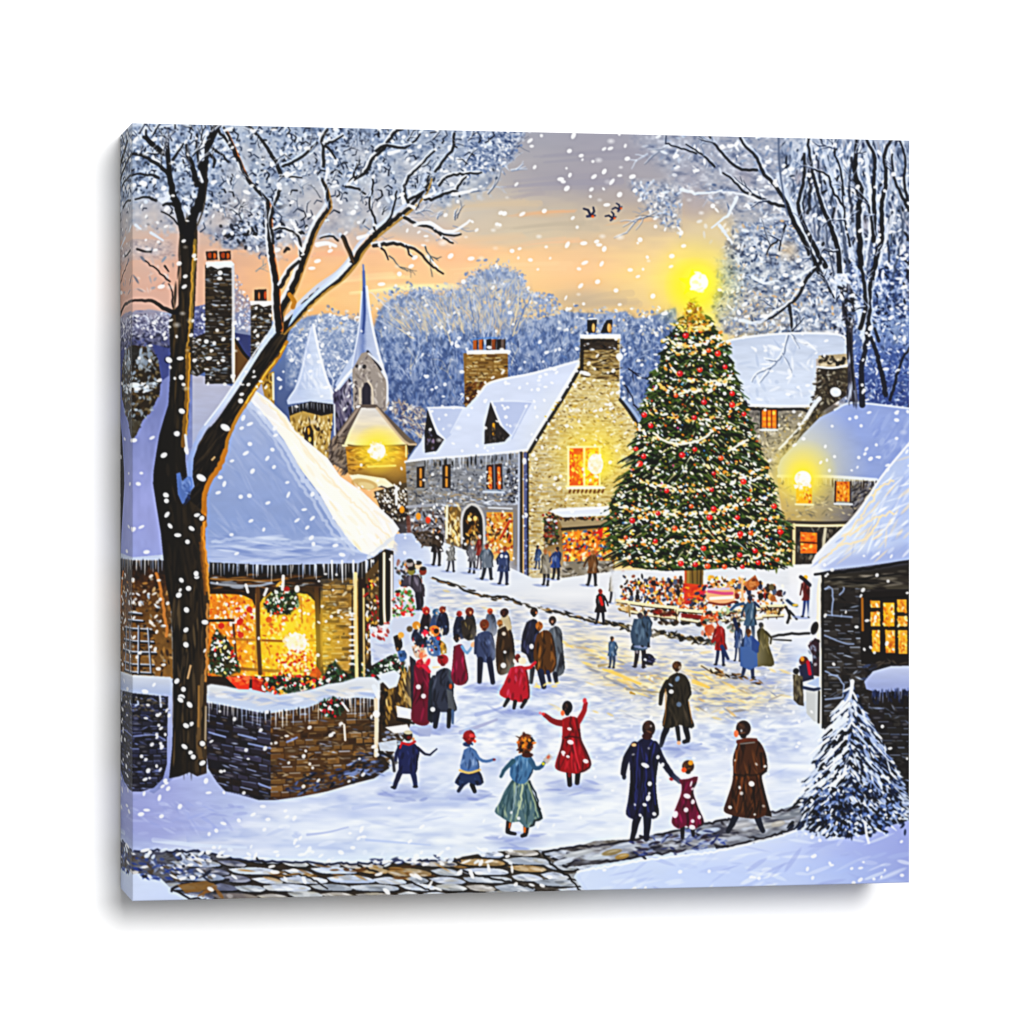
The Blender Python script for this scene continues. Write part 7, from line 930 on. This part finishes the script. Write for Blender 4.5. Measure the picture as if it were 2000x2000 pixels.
# ---- falling snow
FL = '302,272 268,310 320,368 283,360 262,362 278,358 380,500 360,560 362,540 350,515 408,700 315,560 430,533 429,544 455,735 472,770 570,395 600,290 560,340 690,415 740,400 620,510 609,524 645,490 785,380 870,335 780,535 810,503 803,520 880,500 905,550 745,555 920,505 985,417 1000,490 1020,418 1035,275 1063,412 1112,295 1113,342 1095,350 1100,355 1107,368 1120,265 1135,304 1155,370 1160,345 1192,290 1195,355 1180,335 1210,380 1185,400 1225,310 1235,345 1240,372 1250,390 1108,478 1140,475 1170,478 1180,486 1175,515 1142,513 1134,558 1167,550 1203,567 1250,468 1275,578 1298,612 1410,287 1320,305 1360,333 1427,285 1500,316 1513,355 1498,288 1532,336 1545,330 1533,335 1483,350 1392,402 1330,455 1335,480 1312,500 1468,486 1565,555 1495,617 1630,283 1680,312 1675,365 1680,450 1715,470 1765,505 1768,600 1780,715 1745,340 1765,560 1700,640 1740,620 1766,662 1730,720'.split()
for s in FL:
    x, y = map(float, s.split(',')); dab(x, y, RNG.uniform(4.2, 7.2), RNG.uniform(2.8, 4.6), RNG.uniform(-1.2, 0), 'ffffff', .97)
TF = '403,667 354,737 355,803 343,847 320,889 324,967 325,978 326,1005 332,1027 347,1045 366,1058 374,1032 385,1006 394,1012 354,1133 384,1126 368,1149 349,1162 364,1191 363,1230 363,1259 345,1330 358,1346 354,1361 370,1376 373,1414 363,1417 360,1458 372,1470 377,1478 395,1490 346,847 383,1120 330,703 352,700 400,1215 352,1367 395,1452'.split()
for s in TF:
    x, y = map(float, s.split(',')); dab(x, y, 9, 7, 0, '0c0a0a', .5); dab(x, y, RNG.uniform(4.4, 7), RNG.uniform(3.4, 5.4), RNG.uniform(-1, 1), 'fbfdff')
RFL = '475,816 488,828 472,836 488,867 480,885 453,900 493,920 532,878 522,895 535,912 561,942 563,966 523,982 470,970 487,968 438,945 430,932 490,1017 580,1016 594,995 610,1012 600,1030 452,1044 608,1050 612,1062 515,1034 652,1010 610,965 538,850 537,836 462,1081 668,1083 655,1065 426,962 276,924 270,945 276,1029 260,1034 262,860 297,855 286,1078 283,1350 283,1522 276,1477 289,1505 281,1550 311,1558 286,1582 275,1590 315,1594 328,1540 351,1575 422,1622 436,1608 466,1602 418,1655 523,1600 560,1595 575,1645 402,1525 407,1548'.split()
for s in RFL:
    x, y = map(float, s.split(',')); dab(x, y, RNG.uniform(3.4, 6.6), RNG.uniform(2.4, 4.2), RNG.uniform(-1.3, .3), 'f6f8fc', .93)
def flakes(n, x0, y0, x1, y1, a=(2.2, 5), al=(.75, 1)):
    for k in range(n): dab(RNG.uniform(x0, x1), RNG.uniform(y0, y1), RNG.uniform(*a), RNG.uniform(1.8, 3.6), RNG.uniform(-1.3, .2), 'ffffff', RNG.uniform(*al))
flakes(80, 258, 245, 900, 520); flakes(50, 900, 260, 1330, 600); flakes(110, 1400, 280, 1775, 800); flakes(120, 560, 610, 1330, 800); flakes(60, 258, 600, 560, 760); flakes(40, 840, 740, 1120, 900, (1.6, 3.4))
flakes(60, 1030, 720, 1260, 1000, (2, 4.4)); flakes(90, 700, 900, 1040, 1100, (1.4, 3.2)); flakes(36, 1500, 800, 1776, 920); flakes(24, 1610, 1080, 1776, 1300); flakes(50, 1550, 1380, 1776, 1750, (2, 4.4)); flakes(34, 410, 1380, 740, 1550); flakes(18, 258, 1370, 330, 1540); flakes(50, 405, 1120, 700, 1330, (1.8, 3.6)); flakes(60, 1100, 1250, 1600, 1600, (2, 4), (.4, .8)); flakes(26, 1160, 1690, 1776, 1760, (3, 6)); flakes(30, 258, 1570, 1100, 1680, (3, 6), (.5, .9)); flakes(10, 300, 1100, 400, 1500, (3, 5)); flakes(12, 240, 1110, 330, 1300, (3, 5))
for k in range(130):
    x, y = RNG.uniform(260, 1775), RNG.uniform(245, 900); a = RNG.uniform(4, 8); glow(x, y, a*1.3, 'ffffff', RNG.uniform(.3, .7), .8, ry=a*.9)
for x, y, w in [(795, 1540, 40), (912, 1550, 36), (1022, 1640, 50), (1122, 1536, 50), (1318, 1458, 44), (1013, 1386, 36), (860, 1424, 36), (950, 1340, 36), (1060, 1346, 50)]:
    pass
# ---- print finish: the slightly over-sharpened look of the picture
B = blur(IMG, 3.2*S); IMG += (IMG-B)*.85
B = np.clip(blur(IMG, 1.0*S)*1.06-.03, 0, 1); L_ = B.mean(-1, keepdims=True); IMG[:] = np.clip(B**1.09+(B-L_)*.03, 0, 1)

# ---------------------------------------------------------------- rectify the drawing onto the print
# corners of the printed face in drawing units -> unit square (homography)
SRC = [(258.4, 241.0), (1776.4, 274.0), (1776.5, 1723.0), (258.2, 1760.0)]
def homography(src):
    A, B = [], []
    for (x, y), (u, v) in zip(src, [(0, 0), (1, 0), (1, 1), (0, 1)]):
        A.append([u, v, 1, 0, 0, 0, -u*x, -v*x]); B.append(x); A.append([0, 0, 0, u, v, 1, -u*y, -v*y]); B.append(y)
    return np.append(np.linalg.solve(np.array(A, float), np.array(B, float)), 1).reshape(3, 3)
HM = homography(SRC)
def ink(u, v):
    """sRGB ink colour at print coordinates u (0 left..1 right), v (0 top..1 bottom)"""
    w = HM[2, 0]*u+HM[2, 1]*v+1; x = (HM[0, 0]*u+HM[0, 1]*v+HM[0, 2])/w; y = (HM[1, 0]*u+HM[1, 1]*v+HM[1, 2])/w
    x = np.clip((x-OX)*S-.5, 0, RW-1.001); y = np.clip((y-OY)*S-.5, 0, RH-1.001)
    i, j = x.astype(int), y.astype(int); a, b = (x-i)[..., None], (y-j)[..., None]
    return (IMG[j, i]*(1-a)+IMG[j, i+1]*a)*(1-b)+(IMG[j+1, i]*(1-a)+IMG[j+1, i+1]*a)*b
def linear(c):
    c = np.clip(c, 0, 1); return np.where(c <= .04045, c/12.92, ((c+.055)/1.055)**2.4)

# ---------------------------------------------------------------- materials
def material(name):
    m = bpy.data.materials.new(name); m.use_nodes = True; nt = m.node_tree
    return m, nt, nt.nodes['Principled BSDF']
def printed_canvas():
    m, nt, b = material('printed_canvas'); N, K = nt.nodes, nt.links
    at = N.new('ShaderNodeAttribute'); at.attribute_name = 'ink'; K.new(at.outputs['Color'], b.inputs['Base Color'])
    tc = N.new('ShaderNodeTexCoord')
    w1 = N.new('ShaderNodeTexWave'); w1.bands_direction = 'X'; w1.inputs['Scale'].default_value = 420; w1.inputs['Distortion'].default_value = .6
    w2 = N.new('ShaderNodeTexWave'); w2.bands_direction = 'Z'; w2.inputs['Scale'].default_value = 420; w2.inputs['Distortion'].default_value = .6
    mx = N.new('ShaderNodeMath'); mx.operation = 'ADD'; bp = N.new('ShaderNodeBump'); bp.inputs['Strength'].default_value = .05; bp.inputs['Distance'].default_value = .0002
    for w in (w1, w2): K.new(tc.outputs['Object'], w.inputs['Vector'])
    K.new(w1.outputs['Fac'], mx.inputs[0]); K.new(w2.outputs['Fac'], mx.inputs[1]); K.new(mx.outputs[0], bp.inputs['Height']); K.new(bp.outputs[0], b.inputs['Normal'])
    b.inputs['Roughness'].default_value = .75; b.inputs['Specular IOR Level'].default_value = .12
    return m
def plain(name, c, rough=.8, scale=60, amt=.03, spec=.3, bump=0):
    m, nt, b = material(name); N, K = nt.nodes, nt.links
    tx = N.new('ShaderNodeTexNoise'); tx.inputs['Scale'].default_value = scale; tx.inputs['Detail'].default_value = 6
    tc = N.new('ShaderNodeTexCoord'); K.new(tc.outputs['Object'], tx.inputs['Vector'])
    cr = N.new('ShaderNodeValToRGB'); cr.color_ramp.elements[0].color = tuple(max(x-amt, 0) for x in c)+(1,); cr.color_ramp.elements[1].color = tuple(min(x+amt, 1) for x in c)+(1,)
    K.new(tx.outputs['Fac'], cr.inputs[0]); K.new(cr.outputs[0], b.inputs['Base Color'])
    b.inputs['Roughness'].default_value = rough; b.inputs['Specular IOR Level'].default_value = spec
    if bump:
        bp = N.new('ShaderNodeBump'); bp.inputs['Strength'].default_value = bump; bp.inputs['Distance'].default_value = .0003
        K.new(tx.outputs['Fac'], bp.inputs['Height']); K.new(bp.outputs[0], b.inputs['Normal'])
    return m
M_PRINT = printed_canvas()
M_WALL = plain('white_wall_paint', (.84, .84, .84), .9, 300, .01, .1, .05)
M_WOOD = plain('pine_stretcher_wood', (.55, .40, .24), .7, 25, .06)
M_BACK = plain('unprinted_canvas', (.72, .70, .64), .9, 400, .04)

# ---------------------------------------------------------------- meshes
def sheet(name, P, C, mat, parent):
    """a grid of points P (rows, cols, 3) with ink colours C (rows, cols, 3)"""
    h, w = P.shape[:2]; me = bpy.data.meshes.new(name)
    idx = np.arange(h*w, dtype=np.int32).reshape(h, w)
    q = np.stack([idx[:-1, :-1], idx[1:, :-1], idx[1:, 1:], idx[:-1, 1:]], -1).reshape(-1, 4); n = len(q)
    me.vertices.add(h*w); me.vertices.foreach_set('co', P.astype(np.float32).ravel())
    me.loops.add(n*4); me.loops.foreach_set('vertex_index', q.ravel())
    me.polygons.add(n); me.polygons.foreach_set('loop_start', np.arange(0, n*4, 4, dtype=np.int32)); me.polygons.foreach_set('loop_total', np.full(n, 4, np.int32))
    me.polygons.foreach_set('use_smooth', np.ones(n, bool))
    me.update(calc_edges=True)
    a = me.color_attributes.new('ink', 'FLOAT_COLOR', 'POINT')
    c = np.ones((h*w, 4), np.float32); c[:, :3] = np.clip(linear(C)/FACE_E, 0, .95).reshape(-1, 3); a.data.foreach_set('color', c.ravel())
    me.materials.append(mat); o = bpy.data.objects.new(name, me); COL.objects.link(o); o.parent = parent
    return o
def box(name, x0, x1, y0, y1, z0, z1, mat, parent, bev=.0008):
    import bmesh
    bm = bmesh.new(); bmesh.ops.create_cube(bm, size=1)
    for v in bm.verts: v.co = ((x0+x1)/2+v.co.x*(x1-x0), (y0+y1)/2+v.co.y*(y1-y0), (z0+z1)/2+v.co.z*(z1-z0))
    if bev: bmesh.ops.bevel(bm, geom=bm.edges[:], offset=bev, segments=2, affect='EDGES')
    me = bpy.data.meshes.new(name); bm.to_mesh(me); bm.free(); me.materials.append(mat)
    o = bpy.data.objects.new(name, me); COL.objects.link(o); o.parent = parent; return o

root = bpy.data.objects.new('canvas_print', None); COL.objects.link(root); root.location = (0, D, -H/2); root.empty_display_size = .05
root['label'] = 'square stretched canvas print of a snowy village Christmas scene hanging on a white wall'
root['category'] = 'canvas print'
# everything below is in coordinates relative to the base: y = -D at the face, y = 0 at the wall, z = 0 at the lower edge
RB = .0005                                   # the cloth turns round the stretcher bar
def zz(v): return H*(1-v)
nu, nv = 1180, 1130
u = np.linspace(RB/W, 1-RB/W, nu); v = np.linspace(RB/H, 1-RB/H, nv); U, V = np.meshgrid(u, v)
bow = .0
P = np.stack([(U-.5)*W, np.full_like(U, -D), zz(V)], -1)
face = sheet('printed_face', P, ink(U, V), M_PRINT, root)
STR = .26                                    # mirrored wrap: how fast the motif runs back along the edge
def wrap(side):
    """a folded edge: quarter round, then back to the wall, with the motif mirrored"""
    k = 8; a = np.linspace(0, math.pi/2, k); n = 70
    off = np.r_[RB*(1-np.sin(a)), np.zeros(n-1)]                     # inset from the outer edge
    dep = np.r_[RB*(1-np.cos(a)), np.linspace(RB, D-.0012, n)[1:]]   # depth behind the face
    s = np.r_[RB*(1-a/(math.pi/2)), (dep[k:]-RB)*STR]                # where in the motif (from the edge inwards)
    m = nv if side in 'LR' else nu
    t = np.linspace(0, 1, m); T, O = np.meshgrid(t, off); _, DD = np.meshgrid(t, dep); _, SS = np.meshgrid(t, s)
    if side in 'LR':
        tv = RB/H+(1-2*RB/H)*T if False else T
        tv = O/H+(1-2*O/H)*T
        x = (-W/2+O) if side == 'L' else (W/2-O); uu = SS/W if side == 'L' else 1-SS/W
        P = np.stack([x, -D+DD, zz(tv)], -1); C = ink(uu, np.clip(tv, 0, 1))
        return P[:, ::-1] if side == 'L' else P, C[:, ::-1] if side == 'L' else C
    tu = O/W+(1-2*O/W)*T
    z = H-O if side == 'T' else O; vv = SS/H if side == 'T' else 1-SS/H
    P = np.stack([(tu-.5)*W, -D+DD, z], -1); C = ink(tu, vv)
    return P if side == 'T' else P[:, ::-1], C if side == 'T' else C[:, ::-1]
for sd, lab in (('L', 'left folded edge with the snowy branches and walls mirrored round it'), ('R', None), ('T', None), ('B', None)):
    P, C = wrap(sd); o = sheet('wrapped_edge', P, C, M_PRINT, root)
    if lab: o['label'] = lab
# wooden stretcher bars and the staple flange of the cloth at the back
bw = .038
box('stretcher_bar', -W/2+.0015, -W/2+bw, -D+.004, -.0015, .0015, H-.0015, M_WOOD, root)
box('stretcher_bar', W/2-bw, W/2-.0015, -D+.004, -.0015, .0015, H-.0015, M_WOOD, root)
box('stretcher_bar', -W/2+bw+.0003, W/2-bw-.0003, -D+.004, -.0015, H-bw, H-.0015, M_WOOD, root)
box('stretcher_bar', -W/2+bw+.0003, W/2-bw-.0003, -D+.004, -.0015, .0015, bw, M_WOOD, root)
box('back_cloth', -W/2+.0022, W/2-.0022, -D+.0012, -D+.0022, .0022, H-.0022, M_BACK, root, 0)
# the wall
me = bpy.data.meshes.new('wall'); s = 6
me.from_pydata([(-s, D, -s), (s, D, -s), (s, D, s), (-s, D, s)], [], [(0, 1, 2, 3)]); me.materials.append(M_WALL)
wall = bpy.data.objects.new('wall', me); COL.objects.link(wall); wall['kind'] = 'structure'
